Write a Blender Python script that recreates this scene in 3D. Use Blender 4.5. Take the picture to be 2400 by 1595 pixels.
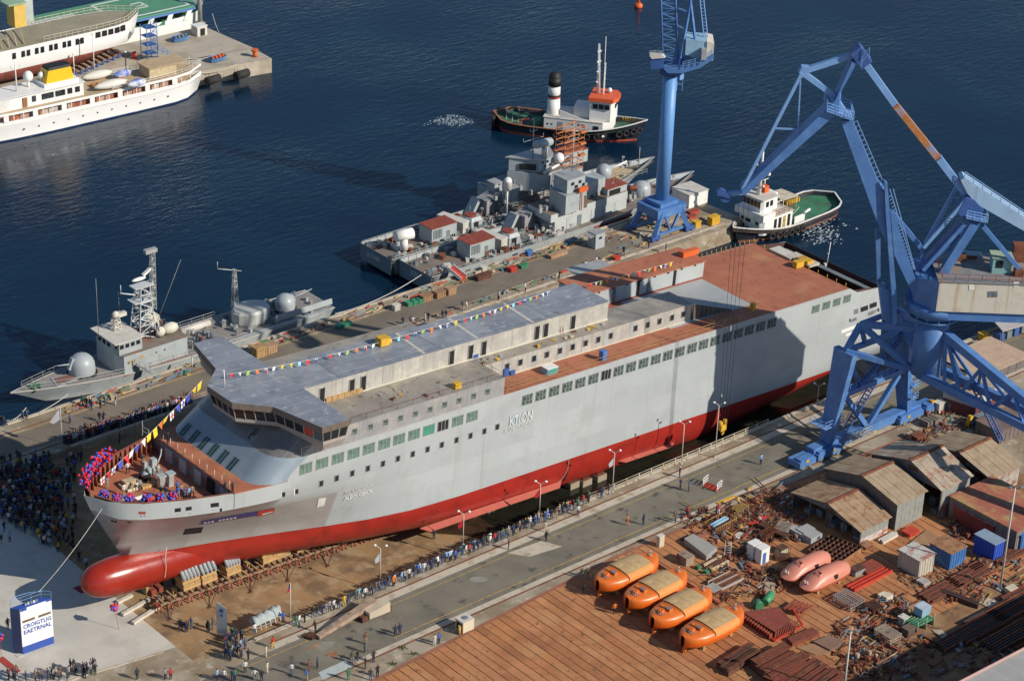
import bpy,bmesh,math,random
import numpy as np
from mathutils import Vector,Matrix
random.seed(7)
R=math.radians
scn=bpy.context.scene
for o in list(bpy.data.objects):bpy.data.objects.remove(o)
col=scn.collection
F_PX,PITCH,ROLL,YAW,H=5486.0,R(26.95),R(2.2),R(41.43),165.0
_cy,_sy=math.cos(YAW),math.sin(YAW)
RIGHT=np.array([_cy,-_sy,0.]);FWD=np.array([_sy,_cy,0.]);UP=np.array([0,0,1.])
_d=FWD*math.cos(PITCH)-UP*math.sin(PITCH)
_u=FWD*math.sin(PITCH)+UP*math.cos(PITCH)
_r2=RIGHT*math.cos(ROLL)+_u*math.sin(ROLL)
_u2=-RIGHT*math.sin(ROLL)+_u*math.cos(ROLL)
CM=np.array([_r2,-_u2,_d])
CAM=np.array([-181.36,-204.14,H])
def ray(u,v):return CM.T@np.array([(u-1200)/F_PX,(v-797.5)/F_PX,1.])
def G(u,v,z=0.):
 r=ray(u,v);return CAM+r*((z-CAM[2])/r[2])
def PL(u,v,p0,n):
 r=ray(u,v);n=np.asarray(n,float)
 return CAM+r*(np.dot(np.asarray(p0)-CAM,n)/np.dot(r,n))
def gy(u,v,z=0.):return tuple(G(u,v,z))
cam=bpy.data.cameras.new('camera');cam.sensor_width=36;cam.lens=F_PX/2400*36
cam.clip_start=1;cam.clip_end=9000
co=bpy.data.objects.new('camera',cam);col.objects.link(co)
mw=Matrix.Identity(4)
for i in range(3):
 mw[i][0]=_r2[i];mw[i][1]=_u2[i];mw[i][2]=-_d[i];mw[i][3]=CAM[i]
co.matrix_world=mw;scn.camera=co
SUN=Vector((.66,-1.5,1.0)).normalized()
w=bpy.data.worlds.new('World');scn.world=w;w.use_nodes=True
nt=w.node_tree;bg=nt.nodes['Background']
sky=nt.nodes.new('ShaderNodeTexSky');sky.sky_type='NISHITA';sky.sun_disc=False
sky.sun_elevation=math.asin(SUN.z);sky.sun_rotation=math.atan2(SUN.x,SUN.y)
sky.air_density=1.0;sky.dust_density=.2;sky.ozone_density=3.0
nt.links.new(sky.outputs[0],bg.inputs[0]);bg.inputs[1].default_value=.095
sl=bpy.data.lights.new('sun','SUN');sl.energy=4.8;sl.angle=R(.5);sl.color=(1,.92,.80)
so=bpy.data.objects.new('sun',sl);col.objects.link(so)
so.rotation_euler=(-SUN).to_track_quat('-Z','Y').to_euler();so.location=(0,0,300)
vs=scn.view_settings;vs.view_transform='Standard';vs.look='None';vs.exposure=0.0;vs.gamma=1;vs.use_curve_mapping=False
try:
 scn.cycles.max_bounces=4;scn.cycles.diffuse_bounces=2;scn.cycles.glossy_bounces=3
except Exception:pass
_mats={}
def M(name,c,rough=.6,metal=0.,var=.12,vs=.6,c2=None,amt=.4,s2=.5,streak=None,samt=.5,ss=1.5,bump=0.,bs=8.,seam=None,sax='xz',seamc=.75,seamw=.035,c3=None,amt3=.3,s3=2.0,spec=None):
 """procedural paint / metal / concrete: base colour, fractal mottling, patches, run marks, plate seams, fine relief"""
 if name in _mats:return _mats[name]
 m=bpy.data.materials.new(name);m.use_nodes=True;t=m.node_tree;N=t.nodes;Lk=t.links
 b=N['Principled BSDF'];b.inputs['Roughness'].default_value=rough;b.inputs['Metallic'].default_value=metal
 if spec is not None:b.inputs['Specular IOR Level'].default_value=spec
 tc=N.new('ShaderNodeTexCoord');P=tc.outputs['Object']
 def noise(scale,det=4,mp=None):
  n=N.new('ShaderNodeTexNoise');n.inputs['Scale'].default_value=scale;n.inputs['Detail'].default_value=det;n.inputs['Roughness'].default_value=.62
  if mp:
   q=N.new('ShaderNodeMapping');q.inputs['Scale'].default_value=mp;Lk.new(P,q.inputs[0]);Lk.new(q.outputs[0],n.inputs[0])
  else:Lk.new(P,n.inputs[0])
  return n.outputs[0]
 def ramp(src,a,bb):
  q=N.new('ShaderNodeMapRange');q.inputs[1].default_value=a;q.inputs[2].default_value=bb;q.clamp=True
  Lk.new(src,q.inputs[0]);return q.outputs[0]
 def mix(f,A,B):
  q=N.new('ShaderNodeMix');q.data_type='RGBA'
  Lk.new(f,q.inputs[0])
  for s,i in((A,6),(B,7)):
   if isinstance(s,tuple):q.inputs[i].default_value=(*s[:3],1)
   else:Lk.new(s,q.inputs[i])
  return q.outputs[2]
 lo=tuple(max(0,x*(1-var))for x in c);hi=tuple(min(1,x*(1+var))for x in c)
 cur=mix(ramp(noise(vs,5),.3,.7),lo,hi)
 if c2:cur=mix(ramp(noise(s2,6),.62-amt*.35,.78-amt*.35),cur,c2)
 if c3:cur=mix(ramp(noise(s3,6),.66-amt3*.35,.76-amt3*.35),cur,c3)
 if streak:cur=mix(ramp(noise(ss,4,(1,1,.06)),.68-samt*.3,.95-samt*.3),cur,streak)
 if seam:
  sx,sz=seam
  q=N.new('ShaderNodeSeparateXYZ');Lk.new(P,q.inputs[0]);cb=N.new('ShaderNodeCombineXYZ')
  ax={'x':0,'y':1,'z':2}
  Lk.new(q.outputs[ax[sax[0]]],cb.inputs[0]);Lk.new(q.outputs[ax[sax[1]]],cb.inputs[1])
  br=N.new('ShaderNodeTexBrick');br.inputs['Scale'].default_value=1.0;br.inputs['Brick Width'].default_value=sx;br.inputs['Row Height'].default_value=sz
  br.inputs['Mortar Size'].default_value=seamw;br.inputs['Mortar Smooth'].default_value=.4
  br.inputs['Color1'].default_value=(1,1,1,1);br.inputs['Color2'].default_value=(.9,.9,.91,1);br.inputs['Mortar'].default_value=(seamc,seamc,seamc,1)
  Lk.new(cb.outputs[0],br.inputs[0])
  q=N.new('ShaderNodeMix');q.data_type='RGBA';q.blend_type='MULTIPLY';q.inputs[0].default_value=1
  Lk.new(cur,q.inputs[6]);Lk.new(br.outputs[0],q.inputs[7]);cur=q.outputs[2]
 Lk.new(cur,b.inputs['Base Color'])
 if bump:
  bn=N.new('ShaderNodeBump');bn.inputs['Strength'].default_value=bump;bn.inputs['Distance'].default_value=.05
  Lk.new(noise(bs,5),bn.inputs['Height']);Lk.new(bn.outputs[0],b.inputs['Normal'])
 rr=N.new('ShaderNodeMapRange');rr.inputs[3].default_value=max(.03,rough-.1);rr.inputs[4].default_value=min(1,rough+.12)
 Lk.new(noise(vs*2.3,3),rr.inputs[0]);Lk.new(rr.outputs[0],b.inputs['Roughness'])
 _mats[name]=m;return m
class MB:
 def __init__(s):s.v=[];s.f=[];s.mi=[];s.sm=[]
 def add(s,vs,fs,mi=0,smooth=False):
  o=len(s.v);s.v+=[tuple(map(float,x))for x in vs]
  for f in fs:s.f.append([i+o for i in f]);s.mi.append(mi);s.sm.append(smooth)
  return s
 def boxz(s,x0,x1,y0,y1,z0,z1,mi=0):
  return s.add([(x0,y0,z0),(x1,y0,z0),(x1,y1,z0),(x0,y1,z0),(x0,y0,z1),(x1,y0,z1),(x1,y1,z1),(x0,y1,z1)],[(3,2,1,0),(4,5,6,7),(0,1,5,4),(1,2,6,5),(2,3,7,6),(3,0,4,7)],mi)
 def box(s,c,d,rz=0,mi=0,tilt=0):
  cs,sn=math.cos(rz),math.sin(rz);x,y,z=[k/2 for k in d];V=[]
  for dz in(-z,z):
   for dx,dy in((-x,-y),(x,-y),(x,y),(-x,y)):
    zz=dz+tilt*dx
    V.append((c[0]+dx*cs-dy*sn,c[1]+dx*sn+dy*cs,c[2]+zz))
  return s.add(V,[(3,2,1,0),(4,5,6,7),(0,1,5,4),(1,2,6,5),(2,3,7,6),(3,0,4,7)],mi)
 def beam(s,p,q,w,h=None,mi=0,up=(0,0,1),w2=None,h2=None):
  p=Vector(p);q=Vector(q);h=w if h is None else h;w2=w if w2 is None else w2;h2=h if h2 is None else h2
  d=(q-p).normalized();up=Vector(up)
  if abs(d.dot(up))>.98:up=Vector((1,0,0))if abs(d.x)<.9 else Vector((0,1,0))
  a=d.cross(up).normalized();b=a.cross(d).normalized();V=[]
  for c,ww,hh in((p,w,h),(q,w2,h2)):
   for sx,sy in((-1,-1),(1,-1),(1,1),(-1,1)):V.append(c+a*(sx*ww/2)+b*(sy*hh/2))
  return s.add(V,[(0,1,2,3),(7,6,5,4),(0,4,5,1),(1,5,6,2),(2,6,7,3),(3,7,4,0)],mi)
 def tube(s,p,q,r,r2=None,n=8,mi=0,caps=True,smooth=True):
  p=Vector(p);q=Vector(q);r2=r if r2 is None else r2
  d=(q-p).normalized();up=Vector((0,0,1))if abs(d.z)<.95 else Vector((1,0,0))
  a=d.cross(up).normalized();b=a.cross(d);V=[]
  for c,rr in((p,r),(q,r2)):
   for i in range(n):
    t=2*math.pi*i/n;V.append(c+a*(rr*math.cos(t))+b*(rr*math.sin(t)))
  F=[(i,i+n,(i+1)%n+n,(i+1)%n)for i in range(n)]
  s.add(V,F,mi,smooth)
  if caps:s.add(V[:n],[tuple(range(n))],mi);s.add(V[n:],[tuple(range(n-1,-1,-1))],mi)
  return s
 def path(s,pts,r,n=5,mi=0):
  for a,b in zip(pts[:-1],pts[1:]):s.tube(a,b,r,n=n,mi=mi,caps=False)
  return s
 def prism(s,poly,z0,z1,mi=0,mt=None):
  n=len(poly);mt=mi if mt is None else mt
  A=sum(poly[i][0]*poly[(i+1)%n][1]-poly[(i+1)%n][0]*poly[i][1]for i in range(n))
  if A<0:poly=poly[::-1]
  z0f=z0 if callable(z0)else(lambda x,y:z0);z1f=z1 if callable(z1)else(lambda x,y:z1)
  V=[(x,y,z0f(x,y))for x,y in poly]+[(x,y,z1f(x,y))for x,y in poly]
  s.add(V,[(i,(i+1)%n,(i+1)%n+n,i+n)for i in range(n)],mi)
  s.add(V[n:],[tuple(range(n))],mt);s.add(V[:n],[tuple(range(n-1,-1,-1))],mi)
  return s
 def loft(s,rings,close=True,mi=0,smooth=True,cap0=False,cap1=False,mif=None):
  n=len(rings[0]);V=[p for r in rings for p in r];k=n if close else n-1
  for j in range(len(rings)-1):
   F=[(j*n+i,j*n+(i+1)%n,(j+1)*n+(i+1)%n,(j+1)*n+i)for i in range(k)]
   o=len(s.v)
   for f in F:
    pass
   s.add([V[x]for x in range(j*n,(j+2)*n)],[tuple(x-j*n for x in f)for f in F],mi if mif is None else mif(j),smooth)
  if cap0:s.add(rings[0],[tuple(range(n-1,-1,-1))],mi)
  if cap1:s.add(rings[-1],[tuple(range(n))],mi)
  return s
 def ell(s,c,rx,ry=None,rz=None,n=10,m=6,mi=0,z0=-1.):
  ry=rx if ry is None else ry;rz=rx if rz is None else rz;rings=[]
  a0=math.asin(max(-1,z0))
  for j in range(m+1):
   a=a0+(math.pi/2-a0)*j/m;cr=max(.001,math.cos(a))
   rings.append([(c[0]+rx*cr*math.cos(2*math.pi*i/n),c[1]+ry*cr*math.sin(2*math.pi*i/n),c[2]+rz*math.sin(a))for i in range(n)])
  return s.loft(rings,mi=mi)
 def quad(s,a,b,c,d,mi=0):return s.add([a,b,c,d],[(0,1,2,3)],mi)
 def slab(s,pts,off,mi=0):
  """polygon pts extruded by vector off (a plate with thickness)"""
  n=len(pts);off=Vector(off);P=[Vector(p)for p in pts];Q=[p+off for p in P]
  s.add(P+Q,[tuple(range(n-1,-1,-1)),tuple(range(n,2*n))]+[(i,(i+1)%n,(i+1)%n+n,i+n)for i in range(n)],mi);return s
 def rail(s,pts,h=1.0,r=.035,step=1.6,rows=2,mi=0):
  for a,b in zip(pts[:-1],pts[1:]):
   a=Vector(a);b=Vector(b);L=(b-a).length;k=max(1,round(L/step))
   for i in range(k+1):
    p=a.lerp(b,i/k);s.tube(p,p+Vector((0,0,h)),r*1.2,n=4,mi=mi,caps=False)
   for j in range(rows):
    z=Vector((0,0,h*(1-j/rows)));s.tube(a+z,b+z,r,n=4,mi=mi,caps=False)
  return s
 def fixn(s,me):
  bm=bmesh.new();bm.from_mesh(me);bmesh.ops.remove_doubles(bm,verts=bm.verts,dist=.0005)
  bmesh.ops.recalc_face_normals(bm,faces=bm.faces);bm.to_mesh(me);bm.free()
 def build(s,name,mats,parent=None,world=False,weld=False):
  me=bpy.data.meshes.new(name);V=s.v
  if parent is not None and world:
   pm=parent.matrix_basis.copy();q=parent.parent
   while q is not None:pm=q.matrix_basis@pm;q=q.parent
   mi=pm.inverted();V=[tuple(mi@Vector(x))for x in V]
  me.from_pydata(V,[],s.f)
  if not isinstance(mats,(list,tuple)):mats=[mats]
  for k in mats:me.materials.append(k)
  me.polygons.foreach_set('material_index',s.mi);me.polygons.foreach_set('use_smooth',s.sm)
  if weld or len(s.f)<60000:s.fixn(me)
  me.update()
  o=bpy.data.objects.new(name,me);col.objects.link(o)
  if parent is not None:o.parent=parent
  return o
def tag(o,label=None,cat=None,group=None,kind=None):
 if label:o['label']=label
 if cat:o['category']=cat
 if group:o['group']=group
 if kind:o['kind']=kind
 return o
def thing(name,label,cat,loc=(0,0,0),rz=0,group=None,mat=None):
 o=bpy.data.objects.new(name,None);col.objects.link(o);o.empty_display_size=.2
 if mat is not None:o.matrix_basis=mat
 else:o.location=loc;o.rotation_euler=(0,0,rz);o.matrix_basis=Matrix.Translation(Vector(loc))@Matrix.Rotation(rz,4,'Z')
 return tag(o,label,cat,group)
def solo(name,mb,mats,label,cat,loc=(0,0,0),rz=0,group=None):
 """a thing that is one mesh, built around its own origin"""
 o=mb.build(name,mats);o.location=loc;o.rotation_euler=(0,0,rz)
 return tag(o,label,cat,group)
_kids={}
def children(o):return[c for c in col.objects if c.parent==o]
def dup(root,loc,rz=0,label=None,group=None,scale=None):
 ch=_kids.get(root.name)
 if ch is None:
  ch=[(c,children(c))for c in children(root)];_kids[root.name]=ch
 r=root.copy();col.objects.link(r);r.location=loc;r.rotation_euler=(0,0,rz)
 if scale:r.scale=(scale,)*3
 if label:r['label']=label
 if group:r['group']=group
 for c,gs in ch:
  k=c.copy();col.objects.link(k);k.parent=r
  for g in gs:
   d=g.copy();col.objects.link(d);d.parent=k
 return r
def struct(name,mb,mats):return tag(mb.build(name,mats),kind='structure')
def textmesh(name,txt,mat,size,parent,M4,ext=.004):
 cu=bpy.data.curves.new(name,'FONT');cu.body=txt;cu.size=size;cu.extrude=ext;cu.align_x='LEFT';cu.resolution_u=2;cu.offset=size*.025
 t=bpy.data.objects.new(name,cu);col.objects.link(t)
 bpy.context.view_layer.update()
 me=bpy.data.meshes.new_from_object(t.evaluated_get(bpy.context.evaluated_depsgraph_get()))
 bpy.data.objects.remove(t);me.materials.clear();me.materials.append(mat)
 o=bpy.data.objects.new(name,me);col.objects.link(o)
 if parent is not None:o.parent=parent
 o.matrix_basis=M4;return o
def axes(o,x,y):
 x=Vector(x).normalized();y=Vector(y).normalized();z=x.cross(y).normalized();y=z.cross(x)
 m=Matrix.Identity(4)
 for i in range(3):m[i][0]=x[i];m[i][1]=y[i];m[i][2]=z[i];m[i][3]=o[i]
 return m
# == materials used all over
CONC=M('concrete',(.36,.30,.22),.85,var=.2,vs=.12,c2=(.24,.185,.12),amt=.55,s2=.16,c3=(.46,.40,.32),amt3=.3,s3=.5,bump=.3,bs=3)
CONCL=M('light_concrete',(.50,.44,.35),.85,var=.15,vs=.3,c2=(.33,.26,.18),amt=.35,s2=.6,bump=.2)
APRON=M('apron_concrete',(.56,.53,.46),.8,var=.07,vs=.15,c2=(.49,.46,.39),amt=.4,s2=.25,c3=(.44,.41,.35),amt3=.1,s3=1.3,bump=.1,seam=(7,5),sax='xy',seamc=.93)
ASPH=M('asphalt',(.165,.148,.115),.9,var=.2,vs=.2,c2=(.215,.19,.145),amt=.4,s2=.12,c3=(.075,.07,.062),amt3=.25,s3=.45,bump=.3,bs=12)
SLIP=M('slipway_floor',(.30,.185,.088),.9,var=.22,vs=.15,c2=(.17,.11,.06),amt=.42,s2=.2,c3=(.34,.245,.14),amt3=.4,s3=.45,bump=.3,bs=4)
RUST=M('rust',(.20,.065,.03),.85,var=.3,vs=1.2,c2=(.09,.04,.025),amt=.4,s2=.9,bump=.2)
RUSTD=M('dark_rust',(.095,.042,.028),.85,var=.3,vs=1.5,c2=(.15,.06,.03),amt=.4,s2=1.1)
RUSTL=M('light_rust',(.34,.18,.09),.85,var=.25,vs=1.0,c2=(.2,.08,.04),amt=.45,s2=.8)
PRIMER=M('red_primer',(.28,.06,.035),.7,var=.2,vs=.8,c2=(.2,.05,.03),amt=.4,s2=1.2)
PRIMERB=M('bright_red_paint',(.50,.05,.03),.55,var=.15)
YELL=M('yellow_paint',(.62,.36,.03),.55,var=.15,vs=1.5,c2=(.4,.22,.04),amt=.2)
YELLD=M('worn_yellow_line',(.48,.30,.07),.85,var=.2,vs=2,c2=(.2,.16,.09),amt=.45,s2=2.5)
WHITE=M('white_paint',(.78,.77,.73),.45,var=.05,c2=(.62,.58,.52),amt=.15,s2=.8)
WHITED=M('dirty_white',(.58,.55,.49),.6,var=.12,streak=(.36,.24,.14),samt=.35)
BLUE=M('crane_blue',(.075,.185,.44),.5,var=.13,vs=.35,c2=(.11,.24,.47),amt=.35,s2=.5,streak=(.10,.10,.16),samt=.12,c3=(.2,.1,.06),amt3=-.35,s3=1.2)
BLUEL=M('light_crane_blue',(.17,.33,.62),.5,var=.1,vs=.5,c2=(.25,.40,.62),amt=.25,s2=.7)
BLUED=M('dark_blue_paint',(.04,.10,.30),.5,var=.15)
NAVY=M('navy_black_paint',(.022,.024,.038),.45,var=.2,c2=(.05,.035,.03),amt=.2)
NGREY=M('naval_grey',(.37,.41,.415),.55,var=.08,vs=.5,c2=(.30,.33,.335),amt=.3,s2=.6,streak=(.29,.23,.17),samt=.24)
NGREYD=M('dark_naval_grey',(.17,.20,.215),.6,var=.15,c2=(.12,.14,.15),amt=.3)
NDECK=M('naval_deck',(.20,.17,.14),.8,var=.2,vs=.4,c2=(.26,.13,.08),amt=.35,s2=.5)
STEEL=M('galvanised_steel',(.42,.43,.42),.5,metal=.3,var=.15)
BLACK=M('black',(.015,.015,.017),.6,var=.2)
RUBBER=M('rubber',(.025,.023,.022),.8,var=.3)
GLASSD=M('dark_window_glass',(.015,.02,.024),.12,var=.3,vs=2)
WOOD=M('timber',(.42,.27,.12),.8,var=.25,vs=1.5,c2=(.25,.14,.06),amt=.35,s2=2)
WOODL=M('pale_timber',(.5,.40,.25),.8,var=.2,vs=2)
GREEN=M('green_paint',(.05,.20,.10),.6,var=.2,vs=1,c2=(.10,.12,.07),amt=.25)
ORANGE=M('orange_paint',(.62,.12,.025),.5,var=.12)
LBLUE=M('pale_blue_paint',(.25,.42,.55),.55,var=.12)
CREAM=M('cream_paint',(.60,.54,.40),.55,var=.1,c2=(.45,.36,.24),amt=.2)
# == the ground, slip and sea
def sea_mat():
 m=bpy.data.materials.new('sea_water');m.use_nodes=True;t=m.node_tree;N=t.nodes;L=t.links;b=N['Principled BSDF']
 tc=N.new('ShaderNodeTexCoord')
 def nz(scale,det,mp,rg=.55):
  q=N.new('ShaderNodeMapping');q.inputs['Scale'].default_value=mp;q.inputs['Rotation'].default_value=(0,0,R(-38));L.new(tc.outputs['Object'],q.inputs[0])
  n=N.new('ShaderNodeTexNoise');n.inputs['Scale'].default_value=scale;n.inputs['Detail'].default_value=det;n.inputs['Roughness'].default_value=rg;L.new(q.outputs[0],n.inputs[0]);return n.outputs[0]
 a=nz(.42,4,(.8,2.0,1));c=nz(1.9,3,(.75,1.6,1));e=nz(.02,3,(1,1,1))
 ad=N.new('ShaderNodeMath');ad.operation='MULTIPLY_ADD';ad.inputs[1].default_value=.35;L.new(c,ad.inputs[0]);L.new(a,ad.inputs[2])
 mm=N.new('ShaderNodeMapRange');mm.inputs[1].default_value=.36;mm.inputs[2].default_value=.64;mm.inputs[3].default_value=.25;mm.inputs[4].default_value=1.0;L.new(e,mm.inputs[0])
 bn=N.new('ShaderNodeBump');bn.inputs['Distance'].default_value=.17;L.new(mm.outputs[0],bn.inputs['Strength']);L.new(ad.outputs[0],bn.inputs['Height']);L.new(bn.outputs[0],b.inputs['Normal'])
 mx=N.new('ShaderNodeMix');mx.data_type='RGBA';mx.inputs[6].default_value=(.002,.013,.034,1);mx.inputs[7].default_value=(.003,.021,.043,1)
 mr=N.new('ShaderNodeMapRange');mr.inputs[1].default_value=.35;mr.inputs[2].default_value=.65;L.new(nz(.03,3,(1,1,1)),mr.inputs[0]);L.new(mr.outputs[0],mx.inputs[0]);L.new(mx.outputs[2],b.inputs['Base Color'])
 b.inputs['Roughness'].default_value=.06;b.inputs['IOR'].default_value=1.33
 return m
SEA=sea_mat();WL=-3.0
struct('sea',MB().quad((-3000,-3000,WL),(6000,-3000,WL),(6000,6000,WL),(-3000,6000,WL)),SEA)
struct('quay_ground',MB().prism([(-500,-600),(500,-600),(500,-3.6),(-53.5,-3.6),(-53.5,51.2),(92,49.6),(96.5,50.6),(95.6,60.3),(88,62.4),(-60,62.4),(-500,62.4)],-9,0),CONC)
def fz(x):return-(x+53.5)*.0572
mb=MB()
for i in range(24):
 x0=-53.5+i*6;x1=x0+6
 mb.quad((x0,-3.6,fz(x0)),(x1,-3.6,fz(x1)),(x1,51.3,fz(x1)),(x0,51.3,fz(x0)))
struct('slipway_floor',mb,SLIP)
WET=M('wet_slip',(.065,.038,.022),.28,var=.35,vs=.3,c2=(.03,.022,.015),amt=.4,s2=.4)
mb=MB();pr=[]
for i in range(19):
 y=-3.55+i*3.05;xs=-7.5+3.2*math.sin(i*1.3)+1.5*math.sin(i*3.1);pr.append((xs,y))
for(xa,ya),(xb,yb)in zip(pr[:-1],pr[1:]):
 mb.quad((xa,ya,fz(xa)+.006),(14,ya,fz(14)+.006),(14,yb,fz(14)+.006),(xb,yb,fz(xb)+.006))
struct('wet_slipway',mb,WET)
struct('slip_water',MB().quad((-3,-3.5,WL+.01),(84,-3.5,WL+.01),(84,50.8,WL+.01),(-3,50.8,WL+.01)),M('slip_water',(.018,.02,.014),.08,var=.3,vs=.3,bump=.12,bs=1.2,spec=.5))
def sheet(name,poly,mat,z=.004):return struct(name,MB().add([(x,y,z)for x,y in poly],[tuple(range(len(poly)))]),mat)
sheet('apron',[(-53.5,.8),(-53.5,51.1),(-140,51.1),(-140,2.8),(-66,2.6),(-55.6,1.0)],APRON)
struct('apron_kerb',MB().prism([(-140,2.3),(-66,2.3),(-55.5,.7),(-55.5,.95),(-66,2.6),(-140,2.6)],0,.12),CONCL)
sheet('road',[(-120,-14.85),(140,-14.85),(140,-7.0),(-120,-7.0)],ASPH)
sheet('pale_kerb_strip',[(-44,-7.0),(140,-7.0),(140,-5.75),(-44,-5.75)],CONCL,.005)
sheet('pale_kerb_strip',[(-38,-15.72),(140,-15.72),(140,-14.86),(-38,-14.86)],CONCL,.005)
mb=MB();mb.boxz(-60,140,-7.99,-7.87,.006,.008);struct('road_line',mb,YELLD)
mb=MB();mb.boxz(-31,140,-13.98,-13.82,.006,.008);struct('road_line',mb,YELLD)
mb=MB();mb.boxz(24,27.4,-15.6,-15.2,0,.14);struct('yellow_kerb',mb,YELL)
sheet('steel_cover_plate',[(-42.9,-14.2),(-38.7,-14.1),(-38.9,-15.75),(-43.5,-16.0)],M('zinc_plate',(.42,.47,.46),.6,var=.12),.012)
sheet('road_patch',[gy(x,y)[:2]for x,y in((1190,1295),(1240,1304),(1318,1280),(1270,1266))],CONCL,.009)
PATCH=M('grey_patch',(.24,.23,.2),.9,var=.12)
sheet('road_patch',[gy(700+x/7.867,1400+y/7.867)[:2]for x,y in((270,880),(450,800),(680,800),(620,890),(420,985))],PATCH,.009)
sheet('road_patch',[gy(700+x/7.867,1400+y/7.867)[:2]for x,y in((140,930),(400,820),(420,850),(180,960))],RUSTL,.0095)
sheet('road_patch',[gy(700+x/7.867,1400+y/7.867)[:2]for x,y in((510,1030),(640,975),(720,985),(690,1090),(590,1100))],RUSTL,.009)
sheet('road_patch',[gy(1130+18*math.cos(a*.7)*1.2-8,1357+7*math.sin(a*.7))[:2]for a in range(9)],PATCH,.009)
for y in(-5.6,-15.9):
 mb=MB();mb.boxz(-44 if y>-10 else-60,140,y-.13,y+.13,.004,.010);mb.boxz(-44 if y>-10 else-60,140,y-.04,y+.04,.01,.05)
 struct('crane_rail',mb,RUST)
for y,x0 in((53.1,-60),(51.7,-36),(59.9,-60)):
 mb=MB();mb.boxz(x0,92,y-.13,y+.13,.004,.010);mb.boxz(x0,92,y-.05,y+.05,.01,.06);struct('crane_rail',mb,RUST)
sheet('pier_road',[(-75,53.6),(74,53.6),(74,59.2),(-75,59.2)],M('pier_asphalt',(.18,.15,.115),.9,var=.2,vs=.2,c2=(.22,.18,.13),amt=.4,s2=.15,bump=.2),.005)
for y in(53.75,59.1):
 mb=MB();mb.boxz(-75,30,y-.07,y+.07,.007,.009);struct('road_line',mb,YELLD)
mb=MB();mb.boxz(30,84,50.2,51.25,-7,-1.6);struct('slip_ledge',mb,CONCL)
WALL=M('wall_concrete',(.40,.33,.22),.85,var=.2,vs=.4,streak=(.14,.10,.07),samt=.45,bump=.3,c2=(.22,.17,.11),amt=.35,s2=.5)
mb=MB()
for i in range(28):
 x0=-36.5+i*4.4
 mb.boxz(x0,x0+4.3,50.85+.05*(i%2),51.3,-7,-.05)
struct('slip_wall',mb,WALL)
mb=MB()
for i in range(40):
 x0=-53+i*4.4;mb.boxz(x0,x0+4.3,-3.7,-3.5+.03*(i%2),-9,-.05)
struct('slip_wall',mb,WALL)
yb=[(-64,-20.6),(-36.8,-19.2),(3.6,-16.6),(24,-16.9),(44,-18),(62,-18.5)]
sheet('yard_ground',yb+[(70,-70),(-64,-70)],M('yard_ground',(.24,.125,.06),.9,var=.3,vs=.3,c2=(.33,.20,.10),amt=.45,s2=.35,c3=(.12,.06,.035),amt3=.35,s3=.6,bump=.4,bs=3),.004)
def yedge(x):
 for(xa,ya),(xb,yb_)in zip(yb[:-1],yb[1:]):
  if xa<=x<=xb:return ya+(yb_-ya)*(x-xa)/(xb-xa)
 return yb[-1][1]
border=MB()
for a,b in zip(yb[:-1],yb[1:]):
 border.quad((a[0],a[1],.012),(a[0],a[1]-.55,.012),(b[0],b[1]-.55,.012),(b[0],b[1],.012))
struct('yard_border',border,M('border_rust',(.30,.12,.075),.85,var=.2,vs=.6))
PLATES=[M('yard_plate_'+n,c,.8,var=.2,vs=.3,c2=c2,amt=.4,s2=.25,c3=(.18,.075,.04),amt3=.22,s3=1.1,bump=.15,bs=5)for n,c,c2 in(('brown',(.42,.175,.068),(.48,.24,.10)),('dark',(.385,.155,.062),(.30,.12,.05)),('tan',(.45,.20,.085),(.37,.15,.06)))]
yard=tag(bpy.data.objects.new('plate_floor',None),kind='structure');col.objects.link(yard)
x=-63.0;k=0;pm={}
while x<58:
 wdt=1.28+.12*math.sin(k*2.1)
 y1=yedge(x)-.6;y0=-52 if x>-20 else-40
 mb=MB();y=y1;cut=[y1,y1-14-6*math.sin(k*1.7),y0]
 for a,b in zip(cut[:-1],cut[1:]):
  mm=MB();mm.boxz(x,x+wdt-.11,b+.02,a,.006,.06+.012*((k*7)%3))
  mm.build('plate',PLATES[random.choice((0,0,1,2,0))],yard)
 x+=wdt;k+=1
mb=MB()
for i in range(56):mb.boxz(-45+i*3.2,-45+i*3.2+3.12,-4.1,-3.5,.0,.10+.01*(i%3))
struct('quay_coping',mb,CONCL)
mb=MB()
for i in range(50):mb.boxz(-38+i*2.6,-38+i*2.6+2.52,51.0,51.5,.0,.14+.02*(i%3))
for i in range(50):mb.boxz(-42+i*2.6,-42+i*2.6+2.52,62.0,62.5,.0,.16+.02*(i%2))
struct('pier_coping',mb,CONCL)
mb=MB();mb.prism([(75.6,163.5),(76.1,171),(75.2,187.6),(-160,187.6),(-160,195),(-60,182),(58,165.9)],-9,0);struct('far_quay',mb,[M('far_quay_concrete',(.46,.405,.32),.85,var=.12,vs=.15,c2=(.36,.30,.22),amt=.4,s2=.2,seam=(9,9),sax='xy',seamc=.85,bump=.2)])
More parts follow.
